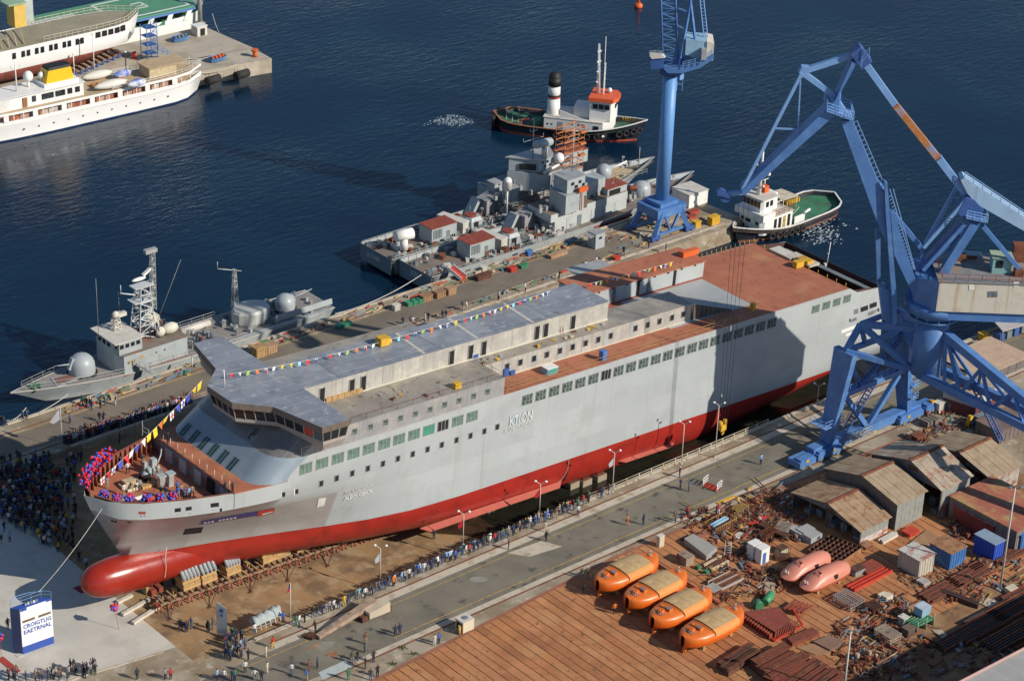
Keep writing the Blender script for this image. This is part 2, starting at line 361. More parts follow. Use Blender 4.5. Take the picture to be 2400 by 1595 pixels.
# == the ship on the slip
dl=math.atan(.0572);_c,_s=math.cos(dl),math.sin(dl)
SO=np.array([0,12.25,-1.04]);SR=np.array([[_c,0,_s],[0,1,0],[-_s,0,_c]])
SHM=Matrix(((_c,0,_s,SO[0]),(0,1,0,SO[1]),(-_s,0,_c,SO[2]),(0,0,0,1)))
def S(u,v,x=None,y=None,z=None):
 c0=SR.T@(CAM-SO);r=SR.T@ray(u,v)
 i,val=(0,x)if x is not None else(1,y)if y is not None else(2,z)
 return c0+r*((val-c0[i])/r[i])
def SW(p):return tuple(SO+SR@np.asarray(p,float))
def cA(x,y):return(400+x/3.5633,760+y/3.5633)
def cB(x,y):return(900+x/3.136,560+y/3.136)
def cD(x,y):return(1400+x/3.336,560+y/3.336)
def cE(x,y):return(180+x/6.21,1000+y/6.21)
def cF(x,y):return(x/2.635,1000+y/2.635)
HULL=M('hull_grey',(.43,.46,.465),.34,var=.06,vs=.12,c2=(.40,.425,.425),amt=.35,s2=.25,seam=(9.0,2.6),seamc=.87,streak=(.34,.34,.32),samt=.32,ss=.8,bump=.03,bs=.6)
HULLR=M('hull_red',(.37,.027,.018),.36,var=.10,vs=.25,c2=(.26,.024,.017),amt=.35,s2=.4,seam=(7.0,2.1),seamc=.84,bump=.04,bs=.8)
RAWM=M('bare_plate',(.36,.36,.37),.42,metal=.25,var=.12,vs=.35,c2=(.46,.44,.41),amt=.4,s2=.6,streak=(.50,.46,.40),samt=.5,ss=1.6,seam=(2.3,2.8),seamc=.80,c3=(.30,.24,.18),amt3=.05,s3=1.2)
RAWW=M('bare_wall',(.44,.42,.38),.6,metal=.15,var=.13,vs=.4,c2=(.55,.52,.45),amt=.4,s2=.7,streak=(.27,.25,.22),samt=.55,ss=2.2,seam=(1.1,9),seamc=.86)
FRONT=M('front_blue_grey',(.25,.31,.36),.38,var=.05,vs=.2,c2=(.30,.355,.39),amt=.3,s2=.3,seam=(2.4,1.8),sax='yz',seamc=.88,bump=.04)
ROOFM=M('roof_plate',(.24,.26,.295),.40,metal=.15,var=.2,vs=.16,c2=(.30,.32,.35),amt=.5,s2=.3,c3=(.42,.42,.41),amt3=.3,s3=.9,seam=(30,2.4),sax='xy',seamc=1.45,seamw=.06)
ROOF2=M('roof_plate_pale',(.32,.34,.37),.42,metal=.15,var=.18,vs=.2,c2=(.24,.26,.29),amt=.45,s2=.3,c3=(.44,.43,.41),amt3=.25,s3=.8,seam=(30,2.4),sax='xy',seamc=1.3,seamw=.06)
DECKG=M('deck_plate',(.30,.275,.235),.45,metal=.1,var=.2,vs=.25,c2=(.40,.36,.29),amt=.4,s2=.35,c3=(.17,.12,.085),amt3=.25,s3=1.0,seam=(5,2),sax='xy',seamc=.9)
DECKR=M('red_deck',(.41,.145,.078),.7,var=.13,vs=.3,c2=(.48,.25,.12),amt=.25,s2=.35,c3=(.33,.11,.06),amt3=.35,s3=.7,seam=(8,2.4),sax='xy',seamc=.9)
DECKGR=M('grey_deck',(.37,.39,.39),.5,var=.06,vs=.2,c2=(.32,.33,.33),amt=.3,s2=.3)
FASC=M('fascia',(.19,.15,.12),.6,var=.2,vs=1.5,streak=(.30,.26,.22),samt=.4,seam=(.6,9),sax='yz',seamc=.7)
WGL=M('window_glass',(.045,.065,.06),.15,var=.5,vs=1.6,c2=(.30,.38,.33),amt=.42,s2=2.2,c3=(.01,.015,.014),amt3=.35,s3=2.6)
WGG=M('green_cover',(.04,.27,.17),.5,var=.2)
DARK=M('dark_opening',(.012,.011,.011),.9)
ship=thing('ferry','large unfinished grey ship with red bottom and bulbous bow lying on the slipway','ship',mat=SHM)
def interp(x,T):
 if x<=T[0][0]:return T[0][1]
 for(a,va),(b,vb)in zip(T[:-1],T[1:]):
  if x<=b:
   t=(x-a)/(b-a);return va+(vb-va)*t
 return T[-1][1]
HB=10.25
YT=[(-59.6,.05),(-59.2,1.2),(-58.2,2.6),(-56.6,4.1),(-54.5,5.6),(-50,7.5),(-46,8.7),(-43,9.35),(-39,10.0),(-35,HB),(76,HB)]
Y5=[(-54.0,.02),(-51,.65),(-48,1.3),(-43,2.55),(-38.5,3.85),(-33,5.5),(-28,7.05),(-22,8.7),(-16,9.75),(-9,10.2),(-3,HB),(55,HB),(75.6,9.9)]
Y0=[(-50,.05),(-40,.9),(-30,3.0),(-20,5.6),(-8,8.2),(5,9.0),(40,9.0),(60,7.5),(75.6,6)]
KZ=[(-53.5,.35),(-50,.1),(-46,0),(38,0),(55,1.0),(75.6,4.6)]
XBOW=[(0,-50.0),(2.5,-52.5),(5,-53.9),(8,-55.6),(11,-57.3),(13.4,-58.7),(15.6,-59.6)]
def ztop(x):return interp(x,[(-37.5,15.62),(-33.5,18.37)])if x<67.3 else interp(x,[(67.3,18.35),(69.2,17.3),(75.6,16.9)])
STX=[-59.6,-59.3,-58.8,-58,-57,-56,-55,-54,-53,-52,-50,-48,-46,-44,-42,-40,-38.5,-37.5,-36.5,-35.5,-34.5,-33.5,-31,-28,-25,-22,-19,-16,-12,-8,-4,0,10,20,30,38,46,54,60,65,67.3,69.2,73.6,75.2]
NR=15
def section(x):
 zt=ztop(x);xr=x
 zs=[0,.25,.7,1.3,2.1,3.1,4.1,5.0]+[5+(min(13.3,zt)-5)*k/4 for k in(1,2,3,4)]+[13.3+(zt-13.3)*k/2 for k in(1,2)]
 out=[]
 yt=interp(x,YT);y5=interp(x,Y5);y0=interp(x,Y0);kz=interp(x,KZ)
 for z in zs:
  zz=max(z,kz)if z<5 else z
  xs=interp(zz,XBOW)
  if z<=5:
   t=min(1,(zz-kz)/max(.1,(5-kz)));rr=(1-(1-t)**2.6)
   y=y0+(y5-y0)*rr if zz>kz or z<.01 else y0
   if z<.01:y=y0*.82
  else:
   kn=13.3;t=min(1,(z-5)/(kn-5));sh=1.0+.75*max(0,min(1,(-30-x)/25));y=y5+(yt-y5)*t**sh
  out.append((x,y,zz,xs))
 pts=[]
 for(X,y,z,xs)in out:
  if X<xs:pts.append((xs,0.0,z))
  else:
   f=min(1,((X-xs)/1.6)**.62)if X-xs<1.6 and X<-44 else 1
   xs2=X+(0 if X<74 else(16.9-z)*.18)
   pts.append((xs2,y*f,z))
 return pts
secs=[section(x)for x in STX]
mb=MB();mbk=MB()
for sgn in(-1,1):
 rings=[[(p[0],sgn*p[1],p[2])for p in s]for s in secs]
 for a,b in zip(rings[:-1],rings[1:]):
  for i in range(len(a)-1):
   q=[a[i],b[i],b[i+1],a[i+1]]
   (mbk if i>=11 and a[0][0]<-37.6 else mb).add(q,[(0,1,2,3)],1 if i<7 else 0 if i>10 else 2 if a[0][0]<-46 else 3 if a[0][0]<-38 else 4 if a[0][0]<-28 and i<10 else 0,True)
a=secs[-1]
for i in range(len(a)-1):
 mb.add([(a[i][0],-a[i][1],a[i][2]),(a[i][0],a[i][1],a[i][2]),(a[i+1][0],a[i+1][1],a[i+1][2]),(a[i+1][0],-a[i+1][1],a[i+1][2])],[(0,1,2,3)],1 if i<7 else 0)
for a,b in zip(secs[:-1],secs[1:]):
 mb.add([(a[0][0],-a[0][1],a[0][2]),(a[0][0],a[0][1],a[0][2]),(b[0][0],b[0][1],b[0][2]),(b[0][0],-b[0][1],b[0][2])],[(0,1,2,3)],1)
BOWSH=[M('bow_flare_shade_%d'%k,(v_,v_*1.01,v_*.99),.3,metal=.15,var=.09,vs=.2,c2=(v_*.95,v_*.86,v_*.84),amt=.4,s2=.22,seam=(9.0,2.6),seamc=.86,streak=(.36,.36,.35),samt=.25,bump=.04,bs=.6)for k,v_ in enumerate((.32,.37,.405))]  # shade under the bow flare painted into the plating colour, stepped lighter going aft
hull=mb.build('hull',[HULL,HULLR]+BOWSH,ship,weld=True);mbk.build('bow_bulwark',[HULL,HULLR],hull,weld=True)
mb=MB();rings=[]
for x,r,zc in((-59.9,.05,3.0),(-59.85,.5,3.0),(-59.6,1.0,3.0),(-59.2,1.45,2.98),(-58.5,1.95,2.95),(-57.4,2.3,2.9),(-56,2.5,2.85),(-54,2.6,2.8),(-51,2.6,2.75),(-48,2.5,2.7),(-45,2.35,2.6),(-42,2.2,2.5),(-38,1.9,2.4)):
 rings.append([(x,r*.98*math.cos(2*math.pi*i/24),zc+r*math.sin(2*math.pi*i/24)*(1.02 if math.sin(2*math.pi*i/24)>0 else.95))for i in range(24)])
mb.loft(rings);mb.build('bulb',M('bulb_red',(.30,.022,.012),.22,var=.08,vs=.3,seam=(1.6,30),seamc=.88,bump=.05,bs=.9),hull)
mb=MB();mb.slab([(-14,-9.6,1.5),(11,-9.9,1.5),(10,-10.75,1.15),(-13,-10.55,1.15)],(0,0,.12));mb.build('bilge_keel',M('bilge_pink',(.46,.12,.085),.5,var=.1),hull)
mb=MB();mb.slab([(22,-9.7,1.45),(33,-9.9,1.45),(32,-10.4,1.25),(23,-10.35,1.25)],(0,0,.12));mb.build('bilge_keel',M('bilge_pink',(.55,.17,.13),.5,var=.1),hull)
mb=MB()
mb.path([(11.7,-10.28,4.9),(11.6,-10.27,3.4),(11.2,-10.05,2.2),(10.6,-9.7,1.4)],.05,4)
mb.path([tuple(S(*cF(x,y),y=yy))for x,y,yy in((1030,740,-2.1),(1022,800,-2.4),(1026,870,-2.7),(1018,930,-2.7))],.05,4)
mb.build('draft_stripe',CREAM,hull)
def hbt(x):
 f=max(0,min(1,max(.0,(x+58.75)/1.6)**.62))if x<-57.15 else 1
 return interp(x,YT)*f
mb=MB()
ring=[(x,max(.05,hbt(x)-.15))for x in(-58.5,-58.2,-56.6,-54.5,-50,-46,-43.6)]
mb.add([(x,-y,13.4)for x,y in ring]+[(x,y,13.4)for x,y in ring[::-1]],[tuple(range(14))]);mb.build('forecastle_deck',DECKR,ship)
mb=MB()
bw=[(x,max(.1,hbt(x)))for x in(-58.55,-58.3,-58.2,-57.4,-56.6,-54.5,-52,-50,-48,-46,-43.6)]
for sgn in(-1,1):
 for(xa,ya),(xb,yb2)in zip(bw[:-1],bw[1:]):
  mb.quad((xa+.1,sgn*(ya-.12),13.4),(xb+.1,sgn*(yb2-.12),13.4),(xb+.1,sgn*(yb2-.12),15.6),(xa+.1,sgn*(ya-.12),15.6))
  mb.quad((xa-.05,sgn*(ya+.05),15.62),(xb-.05,sgn*(yb2+.05),15.62),(xb+.12,sgn*(yb2-.22),15.62),(xa+.12,sgn*(ya-.22),15.62))
 for k in range(17):
  x=-57.6+k*.86;y=hbt(x)-.15
  (y>1.2)and mb.slab([(x,sgn*y,13.4),(x,sgn*(y-.75),13.4),(x,sgn*(y-.3),15.55),(x,sgn*y,15.55)],(.07,0,0))
mb.build('bulwark_stiffening',M('bulwark_rust',(.24,.075,.045),.75,var=.2,vs=.8),ship)
FB=[(-41.3,-6.6),(-41.15,-7.8),(-40.2,-9.0),(-38.9,-9.75),(-37.2,-10.12),(-36.8,-10.24)]
mb=MB();wk=[(-44.0,-9.3),(-43.9,9.25),(-40.0,9.7),(-39.0,10.0),(-38,10.1),(-36.6,10.2),(-36.6,-10.2),(-38,-10.1),(-39,-10.0),(-40,-9.85)]
mb.prism(wk,15.5,15.66);mb.build('walkway',DECKR,ship)
mb=MB();mb.boxz(-43.9,-43.8,-9.2,9.2,13.4,15.5);bk=mb.build('breakwater',M('breakwater_grey',(.20,.20,.21),.6,var=.2,c2=(.2,.07,.05),amt=.35,s2=.4),ship)
for y in(-7.2,-4.2,-1.4,2.0,5.2):
 mb=MB();mb.boxz(-44.1,-43.9,y-.75,y+.75,13.4,15.2);mb.build('panel',NGREY if y not in(-4.2,)else DARK,bk)
for k in range(10):mb=MB();mb.tube((-43.7,-7.8+k*1.65,15.66),(-43.7,-7.8+k*1.65,16.6),.05,n=5);mb.build('stanchion',CREAM,ship)
def outline(z,xe,hb=HB,n=7):
 t=(z-15.66)/5.34;xf=-41.3+6.3*t;rc=3.2+1.2*t;yc=hb-rc;out=[]
 pts=[(max(xe,xf+rc*1.2+.02),-hb)]
 for i in range(n+1):
  a=math.pi/2*i/n
  pts.append((xf+rc*1.2*(1-math.sin(a)),-(yc+rc*math.cos(a))))
 pts+=[(x,-y)for x,y in pts[::-1]]
 return[(x,y,z)for x,y in pts]
mb=MB();mb.loft([outline(z,-36.85)for z in(15.6,16.5,17.4,18.4)],close=False);mb.build('superstructure_front',FRONT,ship)
mb=MB()
for za,zb in((18.38,19.3),(19.3,20.2),(20.2,21.0)):
 a,b=outline(za,-1.6),outline(zb,-1.6)
 for k in range(len(a)-1):mb.add([a[k],a[k+1],b[k+1],b[k]],[(0,1,2,3)],1 if 2<=k<len(a)-3 else 0,True)
mb.quad((-1.6,-HB,18.37),(-1.6,-7,18.37),(-1.6,-5.86,21),(-1.6,-HB,21));mb.build('superstructure_shell',[RAWM,M('bare_front_plate',(.185,.175,.165),.4,metal=.2,var=.15,vs=.4,c2=(.24,.25,.26),amt=.45,s2=.35,seam=(2.6,9),sax='yz',seamc=1.5,seamw=.05)],ship)
dk=outline(21.0,-1.6)
mb=MB();mb.add([(p[0],p[1],20.98)for p in dk],[tuple(range(len(dk)))]);mb.build('upper_deck',DECKG,ship)
mb=MB();mb.boxz(-10,67.3,-HB+.02,HB-.02,18.2,18.34);mb.build('main_deck',DECKR,ship)
mb=MB();mb.quad((33,-6.6,18.352),(49.7,-6.6,18.352),(49.9,4.3,18.352),(33,4.3,18.352));mb.build('grey_deck_area',DECKGR,ship)
mb=MB();mb.boxz(-1.5,37.6,-5.86,-1.0,18.34,20.95);mb.boxz(-1.5,23,-1.0,8,18.34,20.94)
sh_=mb.build('side_house',[RAWW],ship)
mb=MB();mb.boxz(-1.55,37.7,-5.95,-.95,20.955,21.0);mb.boxz(-1.5,23,-.95,8,20.955,20.99);mb.build('house_roof',DECKG,sh_)
mb=MB();mb.boxz(-1.5,37.6,-5.99,-5.87,18.345,18.45);mb.build('foot_bar',M('cream_foot',(.62,.57,.46),.6),sh_)
for x in(11.8,20.5,25.5):mb=MB();mb.boxz(x,x+1.0,-5.885,-5.87,18.4,20.9);mb.build('pale_panel',DECKGR,sh_)
mb=MB();mb.slab([(37.7,-5.86,20.9),(45.6,-6.6,18.5),(45.6,-6.6,18.36),(37.7,-5.86,18.36)],(0,.12,0))
for k in range(9):mb.beam((38+k*.85,-5.98-.09*k,18.4),(38+k*.85,-5.98-.09*k,20.75-.26*k),.1)
mb.build('ramp_wall',M('ramp_dark',(.12,.10,.09),.7,var=.3),ship)
mb=MB();mb.boxz(-31.5,23,-3.56,3.6,20.98,23.75);house=mb.build('deckhouse',RAWW,ship)
mb=MB()
xs=[-31.5,-24,-16.9,-7.3,2.4,12,23.05]
for i,(a,b)in enumerate(zip(xs[:-1],xs[1:])):
 m=MB();m.boxz(a+.02,b-.02,-3.64,3.7,23.755,23.85+.02*(i%2));m.build('roof_panel',ROOFM if i%3 else ROOF2,house)
mb=MB();mb.boxz(-30,23.05,-3.72,-3.57,21,21.14);mb.build('foot_bar',M('cream_foot',(.62,.57,.46),.6),house)
strip=M('roof_strip',(.52,.49,.42),.6,var=.1)
for x in(-10.4,-1.3,8.6):
 mb=MB()
 for k in range(14):mb.boxz(x+.05*k,x+.5+.05*k,-3.4+k*.5,-3.4+k*.5+.32,23.86,23.90)
 mb.build('welding_strip',strip,house)
for i,(x,y)in enumerate((cA(1263,572),cA(1512,505),cA(1608,468),cB(495,873),cB(636,833),cB(732,805),cB(1123,685),cB(1187,675),cB(1387,613))):
 p=S(x,y,y=-3.56);mb=MB();mb.boxz(p[0]-.38,p[0]+.38,-3.63,-3.57,21.15,23.1);d=mb.build('doorway',DARK,house)
 mb=MB();mb.boxz(p[0]-.46,p[0]-.385,-3.66,-3.57,21.1,23.2);mb.boxz(p[0]+.385,p[0]+.46,-3.66,-3.57,21.1,23.2);mb.build('door_frame',RAWM,d)
BR=[(-40.1,2.75),(-40.1,-2.75),(-36.4,-6.35),(-34.6,-14.1),(-30.4,-14.1),(-30.2,-6.35),(-30.2,6.35),(-30.4,14.1),(-34.6,14.1),(-36.4,6.35)]
mb=MB();mb.prism(BR,23.35,24.2,0,1);roof=mb.build('bridge_roof',[FASC,ROOFM],ship)
def inset(P,k):
 out=[]
 for x,y in P:
  s=1 if y>0 else-1
  xx=x+k*1.0 if x<-32 else x-k*.0
  yy=y-s*k*(.9 if abs(y)>10 else.35)
  out.append((xx,yy))
 return out
wl,wsl,wbo=inset(BR,.25),inset(BR,.75),inset(BR,1.25)
mb=MB()
r1=[(x,y,23.35)for x,y in wl];r2=[(x,y,21.75)for x,y in wsl];r3=[(x,y,21.3)for x,y in wsl];r4=[(x,y,20.3 if abs(y)>8 else 20.9)for x,y in wbo]
mb.loft([r2,r3,r4],smooth=False);mb.add(r4,[tuple(range(10))]);br=mb.build('bridge',[M('bridge_sill',(.34,.31,.28),.55,var=.12,vs=.8)],ship)
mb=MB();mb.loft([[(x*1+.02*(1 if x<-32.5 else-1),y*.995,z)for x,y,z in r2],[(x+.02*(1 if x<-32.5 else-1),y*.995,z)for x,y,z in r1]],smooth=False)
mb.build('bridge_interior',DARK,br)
def lerp(a,b,t):return tuple(a[i]+(b[i]-a[i])*t for i in range(3))
n=len(BR)
for i in range(n):
 j=(i+1)%n
 if i in(5,):continue
 a1,b1,a2,b2=r1[i],r1[j],r2[i],r2[j]
 L=math.dist(a1,b1);k=max(1,round(L/1.45))
 for q in range(k):
  t0,t1=(q+.07)/k,(q+.93)/k
  A,B,C_,D_=lerp(a1,b1,t0),lerp(a1,b1,t1),lerp(a2,b2,t1),lerp(a2,b2,t0)
  A=lerp(A,D_,.06);B=lerp(B,C_,.06);D_=lerp(D_,A,.06);C_=lerp(C_,B,.06)
  mm=MB();mm.slab([A,B,C_,D_],Vector(((a1[1]-b1[1]),-(a1[0]-b1[0]),0)).normalized()*-.03)
  mm.build('bridge_window',PRIMERB if(i==2 and q==3)else GLASSD,br)
for i in range(n):
 j=(i+1)%n;k=max(1,round(math.dist(r1[i],r1[j])/1.45))
 for q in range(k):mb=MB();mb.beam(lerp(r1[i],r1[j],q/k),lerp(r2[i],r2[j],q/k),.12);mb.build('window_mullion',M('mullion',(.36,.33,.30),.5),br)
nf=np.array([-5.34,0,6.3]);nf=nf/np.linalg.norm(nf)
def front_pt(u,v):
 c0=SR.T@(CAM-SO);r=SR.T@ray(u,v);p0=np.array([-41.3,0,15.66]);return c0+r*(np.dot(p0-c0,nf)/np.dot(r,nf))
upf=np.array([6.3,0,5.34])/math.hypot(6.3,5.34)
for i,(x,y)in enumerate(((122,880),(200,935),(278,990),(357,1048),(437,1105),(518,1165))):
 p=front_pt(*cA(x,y));e=np.array([0,1,0])
 mb=MB();hw,hh=.5,.95
 q=[p+e*sx*hw+upf*sy*hh-nf*.16 for sx,sy in((-1,-1),(1,-1),(1,1),(-1,1))]
 o=[p+e*sx*(hw+.1)+upf*sy*(hh+.1)+nf*.035 for sx,sy in((-1,-1),(1,-1),(1,1),(-1,1))]
 o2=[p+e*sx*hw+upf*sy*hh+nf*.035 for sx,sy in((-1,-1),(1,-1),(1,1),(-1,1))]
 for k in range(4):mb.quad(o[k],o[(k+1)%4],o2[(k+1)%4],o2[k])
 mb.quad(*[p+e*sx*.04+upf*sy*hh+nf*.03 for sx,sy in((-1,-1),(1,-1),(1,1),(-1,1))])
 f=mb.build('front_window',FRONT,ship)
 mb=MB();mb.quad(*[c+nf*.18 for c in q]);mb.build('pane',M('front_glass',(.03,.075,.06),.25,var=.4,vs=1.5),f)
p=front_pt(*cA(690,915));mb=MB();mb.quad(*[p+np.array([0,1,0])*sx*.4+upf*sy*.85+nf*.02 for sx,sy in((-1,-1),(1,-1),(1,1),(-1,1))]);mb.build('front_window',WGL,ship)
for ys,z0,z1 in((-7.4,18.6,20.6),(-4.6,18.55,20.5),(-1.8,18.8,20.4)):
 pass
def window_meshes(w,h,panes,name,glass):
 f=MB();fr=.07
 f.boxz(-w/2-fr,w/2+fr,-.05,.02,h/2,h/2+fr);f.boxz(-w/2-fr,w/2+fr,-.05,.02,-h/2-fr,-h/2)
 for k in range(panes+1):
  x=-w/2+w*k/panes;f.boxz(x-fr*(.7 if 0<k<panes else 1),x+fr*(.7 if 0<k<panes else 0 if k==0 else 1),-.05,.02,-h/2,h/2)
 g=MB();g.quad((-w/2,-.012,-h/2),(w/2,-.012,-h/2),(w/2,-.012,h/2),(-w/2,-.012,h/2))
 return f,g
WFR=M('window_frame',(.24,.26,.255),.5,var=.1)
def put_windows(pts,y,z,w,h,panes,name,glass=WGL,special={}):
 f,g=window_meshes(w,h,panes,name,glass);F0=f.build(name,WFR,ship);P0=g.build('pane',glass,F0)
 for i,(u,v)in enumerate(pts):
  p=S(u,v,y=y);zz=p[2]if z is None else z
  if i==0:a,b=F0,P0
  else:a=F0.copy();col.objects.link(a);b=P0.copy();col.objects.link(b);b.parent=a
  a.location=(p[0],y-.012,zz)
  if i in special:
   me=b.data.copy();me.materials.clear();me.materials.append(special[i]);b.data=me
fwd_big=[cA(*p)for p in((1130,1190),(1265,1148),(1397,1105),(1528,1067),(1655,1028),(1785,988),(1908,948),(2033,908))]+[cB(*p)for p in((330,1393),(435,1360),(542,1328),(648,1295))]
aft_big=[cB(*p)for p in((1053,1180),(1152,1148),(1250,1118),(1347,1088),(1442,1058),(1538,1028),(1632,998),(1724,968),(1815,940),(1907,912),(1997,885),(2085,858),(2174,830))]+[cD(*p)for p in((740,852),(830,820),(920,790),(1015,758),(1102,735),(1188,708),(1277,680),(1365,650))]
st_big=[cD(*p)for p in((1707,545),(1790,518),(1872,492),(1952,466))]
small=[cA(*p)for p in((1258,1325),(1387,1282),(1517,1240),(1647,1200),(1773,1160),(1898,1118),(2022,1080))]+[cB(*p)for p in((320,1543),(425,1510),(533,1475),(636,1443),(738,1410),(833,1378))]
strp=[cA(*p)for p in((1537,892),(1670,853),(1796,815),(1920,780),(2045,745))]+[cB(*p)for p in((340,1250),(447,1215),(553,1185),(660,1152),(762,1120))]
blk=[cB(*p)for p in((905,935),(1002,905),(1103,877),(1197,848),(1293,820),(1387,792),(1482,764),(1575,738),(1666,710),(1848,655),(1938,630),(2025,604),(2117,577),(2200,551))]
put_windows(fwd_big,-HB,16.65,1.75,1.35,3,'side_window',special={8:WGG,9:DARK,0:M('pale_green_glass',(.12,.2,.16),.2,var=.5,vs=1.5)})
put_windows(aft_big,-HB,16.62,1.75,1.4,3,'side_window',special={6:DARK,12:WGL})
put_windows(st_big,-HB,None,1.5,1.15,3,'side_window',glass=M('pale_glass',(.10,.17,.14),.2,var=.6,vs=2))
put_windows(small,-HB,None,.62,.78,1,'small_window',special={0:DARK})
put_windows(strp,-HB,None,.72,.78,1,'small_window')
put_windows(blk,-5.87,None,.75,.85,1,'house_window',glass=GLASSD)
from mathutils.bvhtree import BVHTree
hm=hull.data;_q=children(hull)[0].data;_n=len(hm.vertices);bvh=BVHTree.FromPolygons([v.co.copy()for v in hm.vertices]+[v.co.copy()for v in _q.vertices],[list(p.vertices)for p in hm.polygons]+[[i+_n for i in p.vertices]for p in _q.polygons])
C0=SR.T@(CAM-SO)
def hit(u,v):
 r=SR.T@ray(u,v);r=r/np.linalg.norm(r);h,n_,i_,d_=bvh.ray_cast(Vector(C0),Vector(r),900)
 return h,n_
def decal(name,uv,mat,off=.02,parent=None,sub=1):
 """a flat plate lying on the hull plating; corners given on the plating"""
 a,b,c,d=uv;P=[]
 mbx=MB()
 for q in range(sub):
  t0,t1=q/sub,(q+1)/sub
  qq=[]
  for(p0,p1),t in(((a,b),t0),((a,b),t1),((d,c),t1),((d,c),t0)):
   u,v=p0[0]+(p1[0]-p0[0])*t,p0[1]+(p1[1]-p0[1])*t
   h,nn=hit(u,v)
   if h is None:return None
   if nn.y>0:nn=-nn
   qq.append(tuple(h+nn*off))
  mbx.quad(*qq)
 return mbx.build(name,mat,parent or ship)
def rect(f,x0,y0,x1,y1,sk=0):return[f(x0,y0),f(x1,y0-sk),f(x1,y1-sk),f(x0,y1)]
for r in((1425,1185,1515,1240,12),(1585,1165,1672,1218,12),(1948,1110,2068,1170,14)):decal('mooring_port',rect(cE,*r),DARK)
for r in((920,1290,948,1358),(972,1288,1000,1358)):decal('mooring_port',rect(cE,*r,0),DARK)
for r in((500,1350,580,1375,-18),(735,1373,805,1390,-6)):decal('hawse_slot',rect(cE,*r),DARK)
decal('sign_plate',rect(cE,900,1228,1002,1268,0),PRIMER)
for x,y in((1470,1300),(1637,1278),(1980,1232),(2097,1205)):decal('hawse_hole',rect(cE,x-17,y-22,x+17,y+24,4),DARK)
decal('anchor_pocket',[cF(1143,628),cF(1256,615),cF(1243,652),cF(1127,665)],DARK,sub=3)
decal('banner',[cF(1243,578),cF(1697,497),cF(1690,528),cF(1238,600)],M('banner_blue',(.06,.05,.22),.5),off=.05,sub=10)
decal('banner',[cF(1593,516),cF(1697,497),cF(1690,528),cF(1588,548)],PRIMERB,off=.075,sub=4)
decal('banner_mark',[cF(1618,532),cF(1684,516),cF(1686,521),cF(1618,540)],WHITE,off=.09,sub=2)
for k in range(9):
 if k!=3:decal('banner_letter',[cF(1258+k*23,585-k*3.8),cF(1274+k*23,582-k*3.8),cF(1274+k*23,590-k*3.8),cF(1258+k*23,593-k*3.8)],WHITE,off=.08)
decal('notice',[cA(1235,1450),cA(1298,1443),cA(1283,1510),cA(1220,1525)],WHITE,off=.03)
for x,y in((940,1420),(1050,1395)):
 decal('fairlead',rect(cA,x-14,y-18,x+16,y+20,6),DARK);decal('fairlead_rim',rect(cA,x-24,y-26,x-12,y+28,4),WHITED,off=.03)
hm_ax=axes((0,0,0),(1,0,0),(0,0,1))
def hull_text(name,txt,p,size,mat,y=-HB-.03):textmesh(name,txt,mat,size,ship,axes((p[0],y,p[2]),(1,0,0),(0,0,1)))
def hull_text_fit(name,txt,u0,u1,size,mat):
 a,na=hit(*u0);b,nb=hit(*u1);n2=(na+nb).normalized();n2=-n2 if n2.y>0 else n2
 x=(b-a).normalized();y=n2.cross(x).normalized();a=a+n2*.10
 o=textmesh(name,txt,mat,size,ship,axes(a,x,y));w_=o.dimensions.x or 1
 o.scale=((b-a).length/w_,1,1)if False else(1,1,1)
 m=axes(a,x,y);s=(b-a).length/max(.1,max(v.co.x for v in o.data.vertices));o.matrix_basis=m@Matrix.Diagonal((s,1,1,1))
FADE=M('faded_white_letter',(.55,.56,.54),.6)
hull_text_fit('lettering','PZANDERK',cA(1452,1415),cA(1685,1345),.62,FADE)
hull_text_fit('lettering','ALEOI OJECK',cA(1445,1462),cA(1685,1395),.78,WHITE)
PB=M('faded_blue_letter',(.36,.47,.55),.6)
hull_text_fit('lettering','KTION',cB(915,1372),cB(1085,1318),1.9,FADE)
for k in range(5):decal('letter_shade',[cB(922+k*33,1300-k*11),cB(934+k*33,1296-k*11),cB(928+k*33,1365-k*11),cB(916+k*33,1369-k*11)],PB,off=.05)
hull_text_fit('lettering','K. AMBOROREWILL',cB(880,1422),cB(1105,1352),.75,FADE)
hull_text_fit('lettering','USAL',cD(1985,648),cD(2028,628),.75,M('dark_letter',(.16,.17,.17),.6))
hull_text_fit('lettering','SLDLY',cD(2115,598),cD(2180,572),.85,M('dark_letter',(.16,.17,.17),.6))
decal('white_band',[cD(1908,712),cD(2080,648),cD(2085,668),cD(1908,738)],WHITE,off=.03)
decal('white_band',[cD(1942,742),cD(2000,722),cD(2000,742),cD(1942,762)],WHITE,off=.03)
for r in((2005,552,2040,590,10),):decal('grille',rect(cD,*r),NGREYD,off=.03)
for r in((2058,535,2116,572,20),(2128,508,2184,545,20)):decal('mooring_port',rect(cD,*r),DARK,off=.03)
for r in((1970,622,1980,648),(2190,540,2203,568)):decal('draught_mark',rect(cD,*r,0),BLACK,off=.03)
mb=MB();mb.quad((67.2,-10,14.2),(75,-10,14.2),(75,10,14.2),(67.2,10,14.2));mb.quad((67.28,-10.2,14.2),(67.28,10.2,14.2),(67.28,10.2,18.3),(67.28,-10.2,18.3))
for s in(-1,1):mb.quad((67.3,s*10.1,14.2),(75,s*10.1,14.2),(75,s*10.1,16.9),(67.3,s*10.1,17.9))
mb.quad((74.9,-10.1,14.2),(74.9,10.1,14.2),(74.9,10.1,16.9),(74.9,-10.1,16.9))
mb.build('mooring_deck',M('well_rust',(.085,.04,.032),.8,var=.3),ship)
mb=MB()
